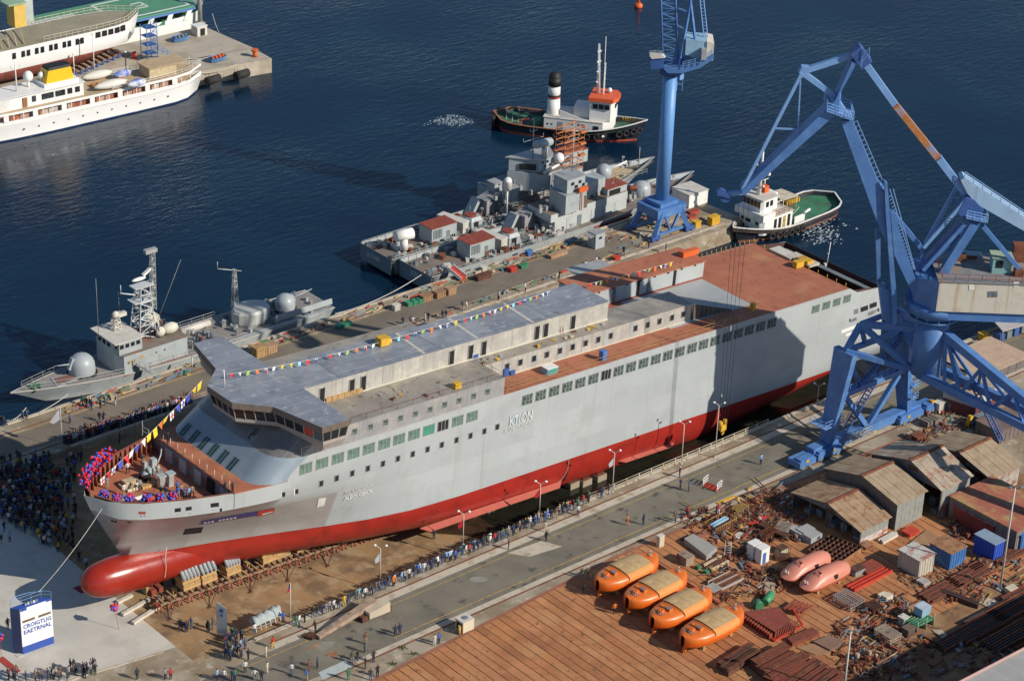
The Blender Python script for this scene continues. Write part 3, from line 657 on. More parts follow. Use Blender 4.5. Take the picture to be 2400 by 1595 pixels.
for y in(-8,-5,-1,6):mb.tube((70.5,y,14.2),(70.5,y,15.2),.35,n=8);mb.tube((72,y+.5,14.2),(72,y+.5,15.0),.3,n=8)
mb.boxz(73.2,74.2,-9,9,16.2,16.35);mb.build('bollards',NGREYD,ship)
mb=MB();mb.boxz(26,50.3,4.35,10.0,18.34,21.05);hg=mb.build('hangar',[HULL],ship)
mb=MB();mb.boxz(25.8,50.6,4.15,10.2,21.05,21.2);mb.build('hangar_roof',DECKR,hg)
for i,x in enumerate((31.6,36.4,38.6,43.9)):
 mb=MB();mb.boxz(x,x+.5,4.25,4.34,18.4,21.0);mb.build('doorway',DARK if i%2 else NGREYD,hg)
mb=MB();mb.boxz(28,50.3,4.2,4.36,18.345,18.55);mb.build('kick_plate',PRIMER,hg)
for k in range(8):mb=MB();mb.boxz(28.5+k*2.8,28.9+k*2.8,4.26,4.34,20.75,21.0);mb.build('scupper',BLACK,hg)
mb=MB();mb.boxz(30,37,10.3,13.2,20.9,21.0);mb.boxz(30,37,10.25,10.35,18,20.9);mb.build('platform',STEEL,ship)
mb=MB();mb.rail([(.4,-9.9,18.34),(.4,-6.0,18.34)],1.05);mb.rail([(-.9,-HB+.2,18.34),(46,-HB+.2,18.34)],1.05,step=2.2);mb.build('guard_rail',M('rail_ochre',(.42,.24,.08),.7,var=.2),ship)
mb=MB();mb.rail([(-27,-HB+.25,21.0),(-2,-HB+.25,21.0),(-1.9,-6,21.0)],.75,r=.03,step=2.6,rows=1);mb.build('guard_rail',RUST,ship)
mb=MB()
for k in range(17):x=50.5+k*1.05;mb.tube((x,10.05,18.34),(x,10.05,19.1),.05,n=5)
for k in range(11):mb.tube((67.1,-9.5+k*1.9,18.34),(67.1,-9.5+k*1.9,19.0),.05,n=5)
mb.build('rail_post',YELL,ship)
mb=MB();mb.rail([tuple(S(*cE(950,20),z=15.66)),tuple(S(*cE(955,120),z=15.66)),tuple(S(*cE(1045,165),z=15.66))],1.2,r=.04)
mb.rail([tuple(S(*cA(1090,1100),z=18.5)),tuple(S(*cA(1165,1070),z=18.5))],1.1,r=.05);mb.build('guard_rail',WHITED,ship)
# == the big portal jib crane on the near quay
CQ=np.array([55.8,-23.56,14.])
def cr(u,v,d=0.,q=CQ):return PL(u,v,q+FWD*d,FWD)
def nN(x,y):return(1860+x/3.074,600+y/3.074)
def n2(x,y):return(2000+x/3.92,380+y/3.92)
def n3(x,y):return(1840+x/4.125,90+y/4.125)
crane=thing('harbour_crane','tall blue double jib portal crane with cream machinery house beside the grey ship','crane',(55.8,-14.6,0))
def cb(name,mb,mats,parent=None):return mb.build(name,mats,parent or crane,world=True)
def inplane(pts,t,d=0.,q=CQ):
 P=[cr(u,v,d-t/2,q)for u,v in pts]
 return MB().slab(P,FWD*t)
def bar(p,q_,w,t,d=0.,w2=None):
 a,b=cr(*p,d),cr(*q_,d);return MB().beam(a,b,t,w,up=np.cross(FWD,b-a)/np.linalg.norm(np.cross(FWD,b-a))if False else tuple(np.cross(b-a,FWD)),h2=w2)
cb('main_jib',inplane([(1971,284),(1998,284),(2063,438),(2078,452),(2082,566),(2074,566),(2040,478)],2.6),BLUE)
for d in(-1.45,1.45):
 cb('jib_leg',inplane([n2(285,170),n2(315,200),n2(400,1240),n2(400,1480),n2(362,1510),n2(355,1240),n2(300,500)],.7,d),BLUE)
 cb('jib_leg',inplane([n2(340,440),n2(372,470),n2(615,1200),n2(590,1265),n2(560,1240),n2(375,850)],.7,d),BLUE)
cb('jib_foot_box',inplane([n2(235,1140),n2(330,1180),n2(362,1500),n2(270,1440)],2.2),BLUE)
cb('jib_foot_box',inplane([n2(205,620),n2(250,640),n2(250,1140),n2(222,1130)],.7,1.2),BLUE)
mb=MB()
for k in range(22):
 a,b=n2(352+(560-352)*k/22,300+(985-300)*k/22),n2(352+(560-352)*k/22-26,300+(985-300)*k/22+22);mb.beam(cr(*a,-1.6),cr(*b,-1.6),.10)
for k in range(15):
 t=k/14;a=(1998+(2062-1998)*t+2,288+(438-288)*t);mb.beam(cr(*a,-1.2),cr(a[0]+9,a[1]-5,-1.2),.09)
for o in(0,9):mb.beam(cr(2000+o,288-o*.55,-1.2),cr(2064+o,438-o*.55,-1.2),.11)
for o in(0,8):mb.beam(cr(*n2(335+o*4,245),-1.6),cr(*n2(560+o,985),-1.6),.12)
tag(cb('jib_ladder',mb,BLUEL),kind='stuff')
cb('fly_jib',inplane([(1997,146),(2006,152),(1968,222),(1966,262),(1748,456),(1738,456),(1740,446),(1958,236)],2.6),BLUE)
cb('jib_neck',inplane([(1958,232),(1972,215),(1970,240),(1998,284),(1971,284)],1.4),BLUEL)
cb('fly_jib_tie',bar((1884,166),(2008,126),.75,.7),BLUEL);cb('fly_jib_tie',bar((1884,172),(1958,226),.7,.7),BLUEL)
for d in(-1,1):cb('fly_jib_stay',bar((1879,172),(1740,444),.42,.42,d),BLUEL)
cb('fly_jib_stay',bar((1877,176),(1870,303),.18,.18),BLUEL);cb('fly_jib_stay',bar((1818,301),(1871,303),.2,.2),BLUEL)
cb('tie_gusset',inplane([(1872,172),(1880,158),(1900,160),(1893,176),(1878,184)],1.2),BLUEL)
cb('nose_beam',bar((1692,456),(1742,450),.55,.7),BLUEL)
mb=MB()
for u,v in((1690,452),(1700,461)):p=cr(u,v);mb.tube(p-FWD*.4,p+FWD*.4,.7,n=12)
mb.beam(cr(1680,450),cr(1712,458),1.2,.5);cb('nose_sheave',mb,BLUED)
mb=MB();p=cr(2012,125)
for d in(-.8,.8):mb.tube(p+FWD*d-FWD*.2,p+FWD*d+FWD*.2,.9,n=14)
mb.beam(cr(2003,112),cr(2030,148),2.2,1.6);mb.beam(cr(2010,104),cr(2009,120),.12);cb('apex_head',mb,BLUED)
mb=MB();mb.rail([cr(2018,158,-1.6),cr(2036,135,-1.6),cr(2036,135,1.2)],1.4,r=.05);cb('apex_rail',mb,BLUEL)
cb('tie_rod',bar((2022,140),(2100,248),.85,.9),BLUEL);cb('tie_rod',bar((2097,244),(2200,372),.85,.9),M('tie_rust',(.42,.17,.05),.7,var=.25,c2=(.2,.30,.5),amt=.3,s2=.5));cb('tie_rod',bar((2198,368),(2268,460),.95,.9),BLUEL)
mb=MB();a,b=cr(1938,262,-1.9),cr(2000,284,-1.9);c,d=b+FWD*4.2,a+FWD*4.2
mb.slab([a,b,c,d],(0,0,.14));pf=cb('platform',mb,BLUEL)
mb=MB();mb.rail([a,b,c,d,a],1.25,r=.06,step=1.2,rows=3);cb('platform_rail',mb,BLUEL)
cb('counterweight_arm',inplane([n2(985,165),n2(1020,145),n2(1600,530),n2(1760,640),n2(1760,740),n2(1600,650),n2(1140,390),n2(1050,290)],2.4),M('arm_blue',(.30,.45,.62),.5,var=.1,streak=(.2,.25,.35),samt=.3))
mb=MB();mb.rail([cr(*n2(1020,145),-1.1),cr(*n2(1600,530),-1.1)],.9,r=.05,step=1.5);cb('arm_rail',mb,BLUEL)
cb('a_frame_head',inplane([n2(1040,325),n2(1110,350),n2(1200,440),n2(1160,590),n2(1040,540),n2(960,470)],3),BLUED)
for d in(-1.7,1.7):
 cb('a_frame_leg',bar(n2(1115,560),n2(800,1050),1.2,.9,d),BLUE);cb('a_frame_leg',bar(n2(1190,585),n2(1520,975),.55,.6,d),BLUE)
 cb('a_frame_leg',bar(n2(1030,560),n2(640,990),.5,.5,d),BLUE)
cb('luffing_link',bar(n2(1040,340),n2(645,785),.45,.45,-1.2),BLUEL);cb('luffing_link',bar(n2(950,230),n2(665,745),.5,.5,1.6),BLUEL)
cb('luffing_link',bar(n2(345,450),n2(635,795),.65,.6,0),BLUE);cb('luffing_link',bar(n2(632,780),n2(622,995),.4,.4,0),BLUE)
cb('luffing_screw',bar(n2(1010,560),n2(690,900),1.1,1.6,.8),BLUED)
mb=MB();a,b=cr(*n2(1040,520),-2.6),cr(*n2(1230,560),-2.6);mb.slab([a,b,b+FWD*3,a+FWD*3],(0,0,.1));mb.rail([a,b,b+FWD*3],1.2,r=.06,step=1.1,rows=3);cb('a_frame_platform',mb,BLUEL)
dn=-4.4
p1,p2=cr(*n2(792,1095),dn),cr(*n2(758,1368),dn)
zt_,zb_=float(p1[2]),float(p2[2])
def rz_(r,d,z):return CQ*[1,1,0]+RIGHT*r+FWD*d+np.array([0,0,z])
r0=float(np.dot(p2-CQ,RIGHT));r1_=r0+22
HW=M('house_cream',(.62,.585,.49),.6,var=.07,streak=(.42,.26,.12),samt=.42,ss=.9,c2=(.52,.48,.40),amt=.3,s2=.6)
mb=MB();P8=[rz_(r0,dn,zb_),rz_(r1_,dn,zb_),rz_(r1_,5,zb_),rz_(r0,5,zb_)]
mb.slab(P8,(0,0,zt_-zb_));mh=cb('machinery_house',mb,HW)
mb=MB();mb.slab([rz_(r0-.2,dn-.2,zt_+.01),rz_(r1_,dn-.2,zt_+.01),rz_(r1_,5.2,zt_+.01),rz_(r0-.2,5.2,zt_+.01)],(0,0,.15));mb.build('roof',M('house_roof',(.22,.23,.24),.7,var=.2,c2=(.3,.2,.12),amt=.3),mh,world=True)
mb=MB();mb.rail([rz_(r0+.3,5,zt_+.15),rz_(r0+.3,dn,zt_+.15),rz_(r1_,dn,zt_+.15)],1.0,r=.045,step=1.8);mb.build('roof_rail',PRIMER,mh,world=True)
for(x,y,w_,h_)in((1063,1128,48,46),(1472,1102,50,46)):
 a=cr(*n2(x,y),dn-.06);b=cr(*n2(x+w_,y),dn-.06);c=cr(*n2(x+w_,y+h_),dn-.06);d=cr(*n2(x,y+h_),dn-.06);mb=MB();mb.slab([a,b,c,d],FWD*.05);mb.build('hatch',WHITE,mh,world=True)
for x in(1238,1284):
 a=cr(*n2(x,1188),dn-.06);b=cr(*n2(x+40,1184),dn-.06);c=cr(*n2(x+40,1238),dn-.06);d=cr(*n2(x,1240),dn-.06);mb=MB();mb.slab([a,b,c,d],FWD*.05);mb.build('louvre',NGREYD,mh,world=True)
mb=MB();mb.slab([rz_(r0-.02,dn,zb_),rz_(r0-2.6,dn+2.6,zb_-.2),rz_(r0-3.2,dn+3.2,zt_-1),rz_(r0-.02,dn,zt_)],FWD*1.2);mb.slab([rz_(r0-.05,dn+1.2,zb_),rz_(r0-.05,5,zb_),rz_(r0-2.5,4,zb_),rz_(r0-2.8,dn+3,zb_)],(0,0,zt_-zb_-.5));cb('house_front',mb,BLUE)
mb=MB();zl=zb_-1.5
mb.slab([rz_(r0+1,dn+.4,zl),rz_(r1_,dn+.4,zl),rz_(r1_,4,zl),rz_(r0+1,4,zl)],(0,0,1.48));cb('turntable_beam',mb,BLUE)
c0=rz_(0,0,0);mb=MB();mb.tube(c0+[0,0,zl-.05],c0+[0,0,zl+1.45],4.2,n=28);cb('turntable',mb,BLUE)
mb=MB();a=rz_(r0+7.5,-1.5,zt_+.15);mb.slab([a,a+RIGHT*2.6,a+RIGHT*2.6+FWD*2.2,a+FWD*2.2],(0,0,2.3));g_=cb('roof_hut',mb,M('hut_green',(.22,.40,.40),.6,var=.12))
mb=MB();a=rz_(r0+7.3,-1.7,zt_+2.46);mb.slab([a,a+RIGHT*3,a+RIGHT*3+FWD*2.6,a+FWD*2.6],(0,0,.12));mb.build('hut_roof',M('hut_roof',(.33,.42,.30),.7),g_,world=True)
mb=MB();a=rz_(r0+7.9,-1.53,zt_+1.0);mb.slab([a,a+RIGHT*1,a+RIGHT*1+np.array([0,0,1.1]),a+np.array([0,0,1.1])],FWD*.02);mb.build('hut_window',GLASSD,g_,world=True)
for r,d,w_,h_ in((r0+3,2,1.5,1),(r0+5,3,1.2,.8),(r0+10.5,-2.5,1.2,.9),(r0+11,2.4,3,2.6)):mb=MB();a=rz_(r,d,zt_+.15);mb.slab([a,a+RIGHT*w_,a+RIGHT*w_+FWD*1.4,a+FWD*1.4],(0,0,h_));cb('roof_equipment',mb,RUST)
cb('roof_beam',bar(n2(985,828),n2(1170,842),.5,.5,3),LBLUE)
mb=MB();mb.tube(c0+[0,0,13.9],c0+[0,0,zl-.9],2.25,2.35,n=28);cb('column',mb,BLUE)
mb=MB();mb.tube(c0+[0,0,zl-.9],c0+[0,0,zl-.1],3.0,n=28);cb('slew_ring',mb,BLUED)
mb=MB();ring=[c0+[3.6*math.cos(a),3.6*math.sin(a),zl-1.0]for a in np.linspace(0,6.2832,15)];mb.rail(ring,1.1,r=.05,step=1.5);mb.prism([(p[0],p[1])for p in ring[:-1]],zl-1.1,zl-1.0);cb('ring_platform',mb,BLUEL)
L1b,L2b=np.array([46.6,-14.6,1.3]),np.array([63.6,-14.6,1.3]);L1t,L2t=np.array([48.0,-15.2,16.2]),np.array([60.0,-15.2,15.8])
for a,b in((L1b,L1t),(L2b,L2t)):
 mb=MB();mb.beam(a,b,.95,1.9,up=(0,1,0),w2=1.05,h2=3.6);cb('portal_leg',mb,BLUE)
mb=MB();mb.boxz(43.2,66.4,-15.4,-13.9,.55,1.95);cb('sill_beam',mb,BLUE)
mb=MB()
for x0,x1 in((39.6,42.9),(43.4,48.5),(61,66.2),(66.7,69.4)):mb=MB();mb.boxz(x0,x1,-16.2,-13.8,.35,1.25);mb.boxz(x0+.3,x1-.3,-16.05,-14.9,1.24,1.55);cb('bogie',mb,BLUE)
for x in(40.3,41.8,44.2,46,47.6,62,63.5,65.2,67.4,68.6):
 mb=MB();mb.tube((x,-16.25,.38),(x,-15.6,.38),.36,n=12);cb('wheel',mb,NGREYD)
for x in(40.8,46.2,55.0,62.5):mb=MB();mb.boxz(x,x+.6,-16.24,-16.2,1.0,1.4);cb('yellow_sign',mb,YELL)
def strut(name,a,b,w,h=None,m=BLUE):mb=MB();mb.beam(a,b,w,h);return cb(name,mb,m)
Yl=-15.0
def sf(x,z):return np.array([x,Yl,z])
strut('portal_brace',sf(48.3,9.6),sf(54.6,1.9),.7);strut('portal_brace',sf(61.6,9.4),sf(55.0,1.9),.7)
strut('portal_brace',sf(48.2,15.6),sf(52.2,9.6),.6);strut('portal_brace',sf(59.8,15.4),sf(53.4,9.6),.6)
mb=MB();mb.boxz(48.5,61.3,-15.9,-14.5,8.9,9.7);cb('portal_walkway',mb,BLUE)
mb=MB();mb.rail([(49,-15.9,9.7),(61,-15.9,9.7)],1.1,r=.05,step=1.3);cb('walkway_rail',mb,BLUEL)
mb=MB();mb.rail([(58.5,-14.5,9.7),(61,-14.5,9.7)],1.2,r=.09,step=1.2,rows=3);cb('walkway_rail',mb,PRIMERB)
def stair(name,a,b,m,n=16,w_=.9):
 a,b=np.array(a,float),np.array(b,float);mb=MB();s=np.cross(b-a,[0,0,1]);s=s/np.linalg.norm(s)*w_/2
 for k in(-1,1):mb.beam(a+s*k,b+s*k,.1,.25);mb.beam(a+s*k+[0,0,.9],b+s*k+[0,0,.9],.06)
 for i in range(n):p=a+(b-a)*(i+.5)/n;mb.beam(p-s,p+s,.28,.06)
 return cb(name,mb,m)
stair('stair',(51.0,-14.2,2.0),(57.6,-14.2,9.6),BLUED);stair('stair',(50.5,-16,10),(55,-19,17.5),BLUED,14)
mb=MB();mb.boxz(49.6,53.6,-17.0,-15.9,2.0,2.1);mb.rail([(49.6,-15.9,2.1),(49.6,-17,2.1),(53.6,-17,2.1),(53.6,-15.9,2.1)],1.0,r=.05,step=1.0);cb('stair_landing',mb,STEEL)
for z in(4.2,6.2):mb=MB();mb.boxz(62.6,63.8,-16.6,-15.4,z,z+.08);mb.rail([(62.6,-16.6,z),(63.8,-16.6,z),(63.8,-15.4,z)],1.0,r=.05,step=.8);cb('leg_platform',mb,BLUEL)
mb=MB();mb.boxz(44.9,48.6,-15.6,-12.6,4.6,4.7);mb.rail([(44.9,-12.6,4.7),(44.9,-15.6,4.7),(48.6,-15.6,4.7)],1.1,r=.05,step=1.0);cb('leg_platform',mb,BLUEL)
T0=c0+np.array([0,0,20.6]);B0=c0+np.array([0,0,14.3])
pk=np.array([50.6,-15.2,19.6]);pk2=np.array([58.5,-15.2,19.6])
for a,b,w_ in((L1t,pk,1.0),(pk,T0,1.1),(L2t,pk2,1.0),(pk2,T0,1.1),(pk,pk2,.8),(L1t,L2t,.9),(L1t,B0+[-1.8,2,0],1.0),(L2t,B0+[1.8,2,0],1.0),(pk,L1t+[4,0,0],.7),(pk,B0+[-1.5,1.6,0],1.0),(pk2,B0+[1.5,1.6,0],.8)):
 strut('top_beam',a,b,w_*.75)
for dx in(-1.7,2.2):
 strut('truss_chord',B0+[dx*.9,0,-.2],np.array([55.8+dx,-47,14.1]),.95,1.1)
strut('truss_chord',T0+[.3,-1.8,.2],np.array([56.0,-45.5,15.4]),1.15,1.2)
for t0,t1 in((.12,.2),(.14,.32),(.42,.32),(.42,.55),(.68,.55),(.68,.8),(.9,.8)):
 a=T0+(np.array([56.0,-45.5,15.4])-T0)*t0
 for dx in(-1.7,2.2):strut('truss_diagonal',a,np.array([55.8+dx,-23.56+(-47+23.56)*t1,14.2]),.42)
stair('stair',(57.8,-30,14.6),(57.6,-36.5,8),BLUED,16)
for dx in(-1.5,2.6):strut('pendulum_leg',np.array([56+dx*.4,-46.8,14]),np.array([56+dx*3,-52,0]),1.3)
tipw=cr(1740,456);hk=None
hz=float(PL(1683,1004,tipw,FWD)[2]);hb=tipw*[1,1,0]
zz=0
for z in np.linspace(0,40,801):
 pass
mb=MB()
def proj(p):q=CM@(np.asarray(p)-CAM);return 1200+F_PX*q[0]/q[2],797.5+F_PX*q[1]/q[2]
best=min(np.linspace(0,35,351),key=lambda z:abs(proj(hb+[0,0,z])[1]-1004))
for o in(-1.3,-.45,.45,1.3):mb.tube(tipw+RIGHT*o*.8,hb+RIGHT*o*.45+[0,0,best+.5],.035,n=4,caps=False)
cb('hoist_rope',mb,BLACK)
mb=MB();p=hb+[0,0,best];mb.boxz(p[0]-.5,p[0]+.5,p[1]-.3,p[1]+.3,p[2]-.2,p[2]+.7);mb.tube(p+[-.45,0,.6],p+[-.45,0,1.3],.3,n=8);mb.tube(p+[.45,0,.6],p+[.45,0,1.3],.3,n=8)
mb.path([p+[.35*math.sin(a),0,-.75-.4*math.cos(a)+.2]for a in np.linspace(-.2,4.4,9)],.11,6);mb.tube(p+[0,0,-.2],p+[0,0,-.6],.12,n=6)
cb('hook_block',mb,YELL)
# == the column crane on the far pier
KQ=np.array([81.2,56.0,0])
kc=thing('column_crane','blue lattice jib crane on a round column standing astride the far pier','crane',tuple(KQ))
def kb(name,mb,mats,parent=None):return mb.build(name,mats,parent or kc,world=True)
def kr(u,v,d=0.):return cr(u,v,d,KQ)
ztop_k=float(kr(1586,170)[2])
mb=MB();mb.tube(KQ+[0,0,5.2],KQ+[0,0,ztop_k],1.22,1.16,n=26);kb('column',mb,M('column_blue',(.12,.29,.60),.45,var=.07,vs=.4,c2=(.15,.31,.60),amt=.3,streak=(.22,.30,.42),samt=.1))
mb=MB();mb.prism([(77.9,53.4),(84.4,53.2),(84.4,58.6),(77.9,58.6)],3.6,5.2);mb.boxz(79,83.2,54,58,5.2,5.9);kb('portal_box',mb,BLUE)
for(bx,by),(tx,ty)in(((77.2,53.1),(79.2,53.9)),((77.2,59.0),(79.0,58)),((85.0,52.8),(83.4,53.8)),((85.0,59.0),(83.4,58))):
 mb=MB();mb.beam((bx,by,.5),(tx,ty,4.6),.75,.75,w2=.95,h2=.95);kb('portal_leg',mb,BLUE)
 mb=MB();mb.boxz(bx-1.0,bx+1.0,by-.4,by+.4,.3,.9);mb.tube((bx-.6,by-.45,.32),(bx-.6,by+.45,.32),.32,n=10);mb.tube((bx+.6,by-.45,.32),(bx+.6,by+.45,.32),.32,n=10);kb('bogie',mb,BLUED)
for y in(53.3,58.4):
 for a,b in(((79.6,3.8),(81.1,.8)),((82.8,3.8),(81.3,.8))):mb=MB();mb.beam((a[0],y,a[1]),(b[0],y,b[1]),.35);kb('brace',mb,BLUE)
 mb=MB();mb.beam((77.6,y,.8),(84.6,y,.8),.4);kb('brace',mb,BLUE)
def kin(pts,t,d=0.):return inplane(pts,t,d,KQ)
mb=kin([(1556,163),(1640,148),(1672,128),(1674,138),(1640,160),(1600,172),(1566,172)],5.5);kb('slew_platform',mb,BLUE)
mb=MB();p=KQ+[0,0,ztop_k-.2];mb.tube(p,p+[0,0,1.0],1.9,n=20);kb('slew_ring',mb,BLUED)
mb=kin([(1608,92),(1660,98),(1657,150),(1606,128)],4.0);kb('machinery_house',mb,LBLUE)
mb=kin([(1657,98),(1674,102),(1671,142),(1656,146)],4.4);kb('counterweight',mb,[M('ballast',(.62,.58,.50),.7,var=.15)])
mb=kin([(1645,118),(1656,118),(1655,140),(1643,142)],1.6,-2.6);kb('side_hut',mb,STEEL)
mb=kin([(1524,140),(1556,137),(1557,160),(1526,164)],2.0,-1);cab=kb('cabin',mb,BLUED)
mb=kin([(1523,132),(1552,129),(1560,136),(1528,139)],2.6,-1);mb.build('cabin_roof',WHITED,cab,world=True)
mb=MB();mb.rail([kr(1600,160,-3),kr(1642,150,-3),kr(1668,132,-3)],1.1,r=.06,step=1.2,rows=3);kb('platform_rail',mb,BLUEL)
def lattice(p0,p1,w0,w1,n_,r=.10):
 """four chords in two planes with lacing"""
 mb=MB();P=[]
 for t in np.linspace(0,1,n_+1):
  c=np.array(p0)+(np.array(p1)-np.array(p0))*t;w_=(w0+(w1-w0)*t)/2
  P.append([c+RIGHT*w_*a+FWD*w_*b for a,b in((-1,-1),(1,-1),(1,1),(-1,1))])
 for i in range(4):mb.tube(P[0][i],P[-1][i],r*1.5,n=5)
 for k in range(n_):
  for i in range(4):
   j=(i+1)%4;a,b=(i,j)if k%2 else(j,i)
   mb.tube(P[k][a],P[k+1][b],r*.75,n=4,caps=False);mb.tube(P[k+1][i],P[k+1][j],r*.6,n=4,caps=False)
 return mb
for(a,b,d)in(((1563,158),(1549,-120),-1.3),((1590,168),(1574,-120),-1.5)):
 pass
tag(kb('lattice_jib',lattice(kr(1572,160),kr(1560,-160),2.6,2.2,26),BLUE),kind='stuff')
for d in(-1.6,1.6):
 mb=MB();mb.beam(kr(1592,150,d),kr(1618,10,d),.38);mb.beam(kr(1632,118,d),kr(1619,10,d),.35);mb.beam(kr(1618,12,d),kr(1624,-90,d),.35);kb('mast_leg',mb,BLUE)
mb=MB();mb.beam(kr(1591,20,-1.6),kr(1612,28,-1.6),.2);mb.beam(kr(1588,60,-1.6),kr(1606,68,-1.6),.2);kb('mast_brace',mb,BLUE)
mb=MB()
for o in(0,9):mb.beam(kr(1638+o,-20),kr(1650+o,92),.14)
for k in range(15):t=k/14;mb.beam(kr(1638+12*t,-20+112*t),kr(1647+12*t,-20+112*t),.1)
tag(kb('mast_ladder',mb,BLUEL),kind='stuff')
mb=MB();a=KQ+RIGHT*1.2;mb.rail([a+[0,0,ztop_k-3.2],a+RIGHT*.9+[0,0,ztop_k-3.2]],2.4,r=.06,step=.9);mb.boxz(a[0],a[0]+.9,a[1]-.6,a[1]+.3,ztop_k-1.2,ztop_k-.3);kb('column_ladder',mb,BLUEL)
# == the four gabled sheds
def qQ(x,y):return(1700+x/2.47,960+y/2.47)
ROOFR=M('shed_roof_rust',(.42,.29,.18),.8,var=.2,vs=.5,c2=(.28,.13,.06),amt=.35,s2=.9,streak=(.30,.17,.09),samt=.3,bump=.3,bs=6)
ROOFT=M('shed_roof_tan',(.43,.33,.22),.8,var=.15,vs=.5,c2=(.34,.24,.15),amt=.35,s2=.6,bump=.3,bs=6)
ROOFP=M('shed_roof_patched',(.46,.38,.29),.75,var=.2,vs=.5,c2=(.32,.16,.08),amt=.35,s2=.7,c3=(.58,.52,.42),amt3=.3,s3=.5,bump=.3)
SHW=M('shed_wall_grey',(.40,.41,.38),.7,var=.12,vs=.8,streak=(.25,.17,.12),samt=.35)
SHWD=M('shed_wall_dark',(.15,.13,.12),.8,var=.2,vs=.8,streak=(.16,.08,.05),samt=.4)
PINK=M('faded_red',(.38,.17,.13),.75,var=.25,vs=1.2,c2=(.45,.38,.32),amt=.35,s2=1.2)
PEEL=M('peeling_white',(.55,.52,.47),.7,var=.1,c2=(.36,.13,.09),amt=.45,s2=.9)
def shed(name,label,x0,x1,eave,ridge,far,wallmat,lower,roofmat,openend,h0=0):
 p={k:PL(*qQ(*v),(x0-.35,0,0),(1,0,0))for k,v in dict(e=eave,r=ridge,f=far).items()}
 (ye,ze),(yr,zr_),(yf,zf)=[(float(p[k][1]),float(p[k][2]))for k in 'erf']
 t=thing(name,label,'shed',((x0+x1)/2,ye,0));W=lambda n_,mb,m,par=None:mb.build(n_,m,par or t,world=True)
 n_=7;L=(x1-x0+.8)/n_
 for i in range(n_):
  a,b=x0-.4+i*L,x0-.4+(i+1)*L-.04;dz=.02*(i%2)
  for(ya,za),(yb_,zb2),m in(((ye-.25,ze-.1),(yr,zr_),roofmat),((yr,zr_),(yf+.2,zf-.05),roofmat if openend else roofmat)):
   mb=MB();k=4
   for q in range(k):
    aa,bb=a+(b-a)*q/k,a+(b-a)*(q+.82)/k
    mb.slab([(aa,ya,za+dz),(bb,ya,za+dz),(bb,yb_,zb2+dz),(aa,yb_,zb2+dz)],(0,0,.06))
   mb.slab([(a,ya,za-.02),(b,ya,za-.02),(b,yb_,zb2-.02),(a,yb_,zb2-.02)],(0,0,.04));W('roof_sheet',mb,m)
 mb=MB();mb.slab([(x0-.42,yr-.35,zr_-.02),(x1+.42,yr-.35,zr_-.02),(x1+.42,yr,zr_+.1),(x0-.42,yr,zr_+.1)],(0,0,.05));mb.slab([(x0-.42,yr+.35,zr_-.05),(x1+.42,yr+.35,zr_-.05),(x1+.42,yr,zr_+.1),(x0-.42,yr,zr_+.1)],(0,0,.05));W('ridge_cap',mb,RUST)
 yw,yfw=ye+.05,yf-.1;n_=6;L=(x1-x0)/n_
 for i in range(n_):
  a,b=x0+i*L,x0+(i+1)*L-.03;h=ze-.12;s=h*.42
  mb=MB();mb.boxz(a,b,yw,yw+.08,s if lower else 0,h)
  for q in range(4):mb.boxz(a+(b-a)*(q+.2)/4,a+(b-a)*(q+.55)/4,yw-.05,yw,s if lower else 0,h)
  W('wall_sheet',mb,wallmat)
  if lower:mb=MB();mb.boxz(a,b,yw-.02,yw+.08,0,s-.01);W('wall_sheet',mb,lower)
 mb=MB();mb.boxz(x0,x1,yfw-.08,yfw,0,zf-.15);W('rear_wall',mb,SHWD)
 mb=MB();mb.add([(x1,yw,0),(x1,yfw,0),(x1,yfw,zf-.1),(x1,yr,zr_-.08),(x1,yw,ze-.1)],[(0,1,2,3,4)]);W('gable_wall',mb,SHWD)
 if openend:
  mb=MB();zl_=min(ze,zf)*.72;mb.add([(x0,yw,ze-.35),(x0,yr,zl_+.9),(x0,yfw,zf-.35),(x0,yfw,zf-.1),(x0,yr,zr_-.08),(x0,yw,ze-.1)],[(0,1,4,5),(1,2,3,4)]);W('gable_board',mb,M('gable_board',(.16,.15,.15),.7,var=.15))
  mb=MB()
  for k in range(5):yy=yfw+(yw-yfw)*k/4;mb.boxz(x0-.02,x0+.16,yy-.08,yy+.08,0,(zf if k<2 else ze)-.2)
  W('post',mb,SHWD)
  mb=MB();mb.boxz(x0-.06,x0-.01,yr-1.2,yr+.4,zr_-1.5,zr_-.9);W('sign',mb,RUSTD)
  mb=MB()
  for k in range(7):yy=yfw-1.6-k*1.5;mb.boxz(x0+.6+(k%3)*.7,x0+1.7+(k%2)*.9,yy-1.1,yy,0,.7+.4*(k%3))
  W('stored_crate',mb,NGREYD)
 else:
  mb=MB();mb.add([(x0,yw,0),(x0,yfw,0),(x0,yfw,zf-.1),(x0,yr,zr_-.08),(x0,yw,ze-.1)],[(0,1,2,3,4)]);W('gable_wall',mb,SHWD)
 return t
shed('shed','front open gabled shed with orange rusted roof and peeling white and red wall',31.4,37.1,(775,700),(590,540),(385,480),SHW,PEEL,ROOFR,True)
shed('shed','taller grey corrugated shed behind the open shed',38.3,43.9,(990,545),(790,380),(575,340),SHW,None,ROOFT,False)
s3=shed('shed','gabled shed with red lower wall, patched roof and open skeletal gable',45.3,51.4,(1245,462),(1070,290),(840,255),SHW,PINK,ROOFP,True)
shed('shed','rearmost tan roofed shed with pale patched wall',55.6,61.8,(1535,400),(1350,245),(1150,200),PEEL,None,ROOFT,True)
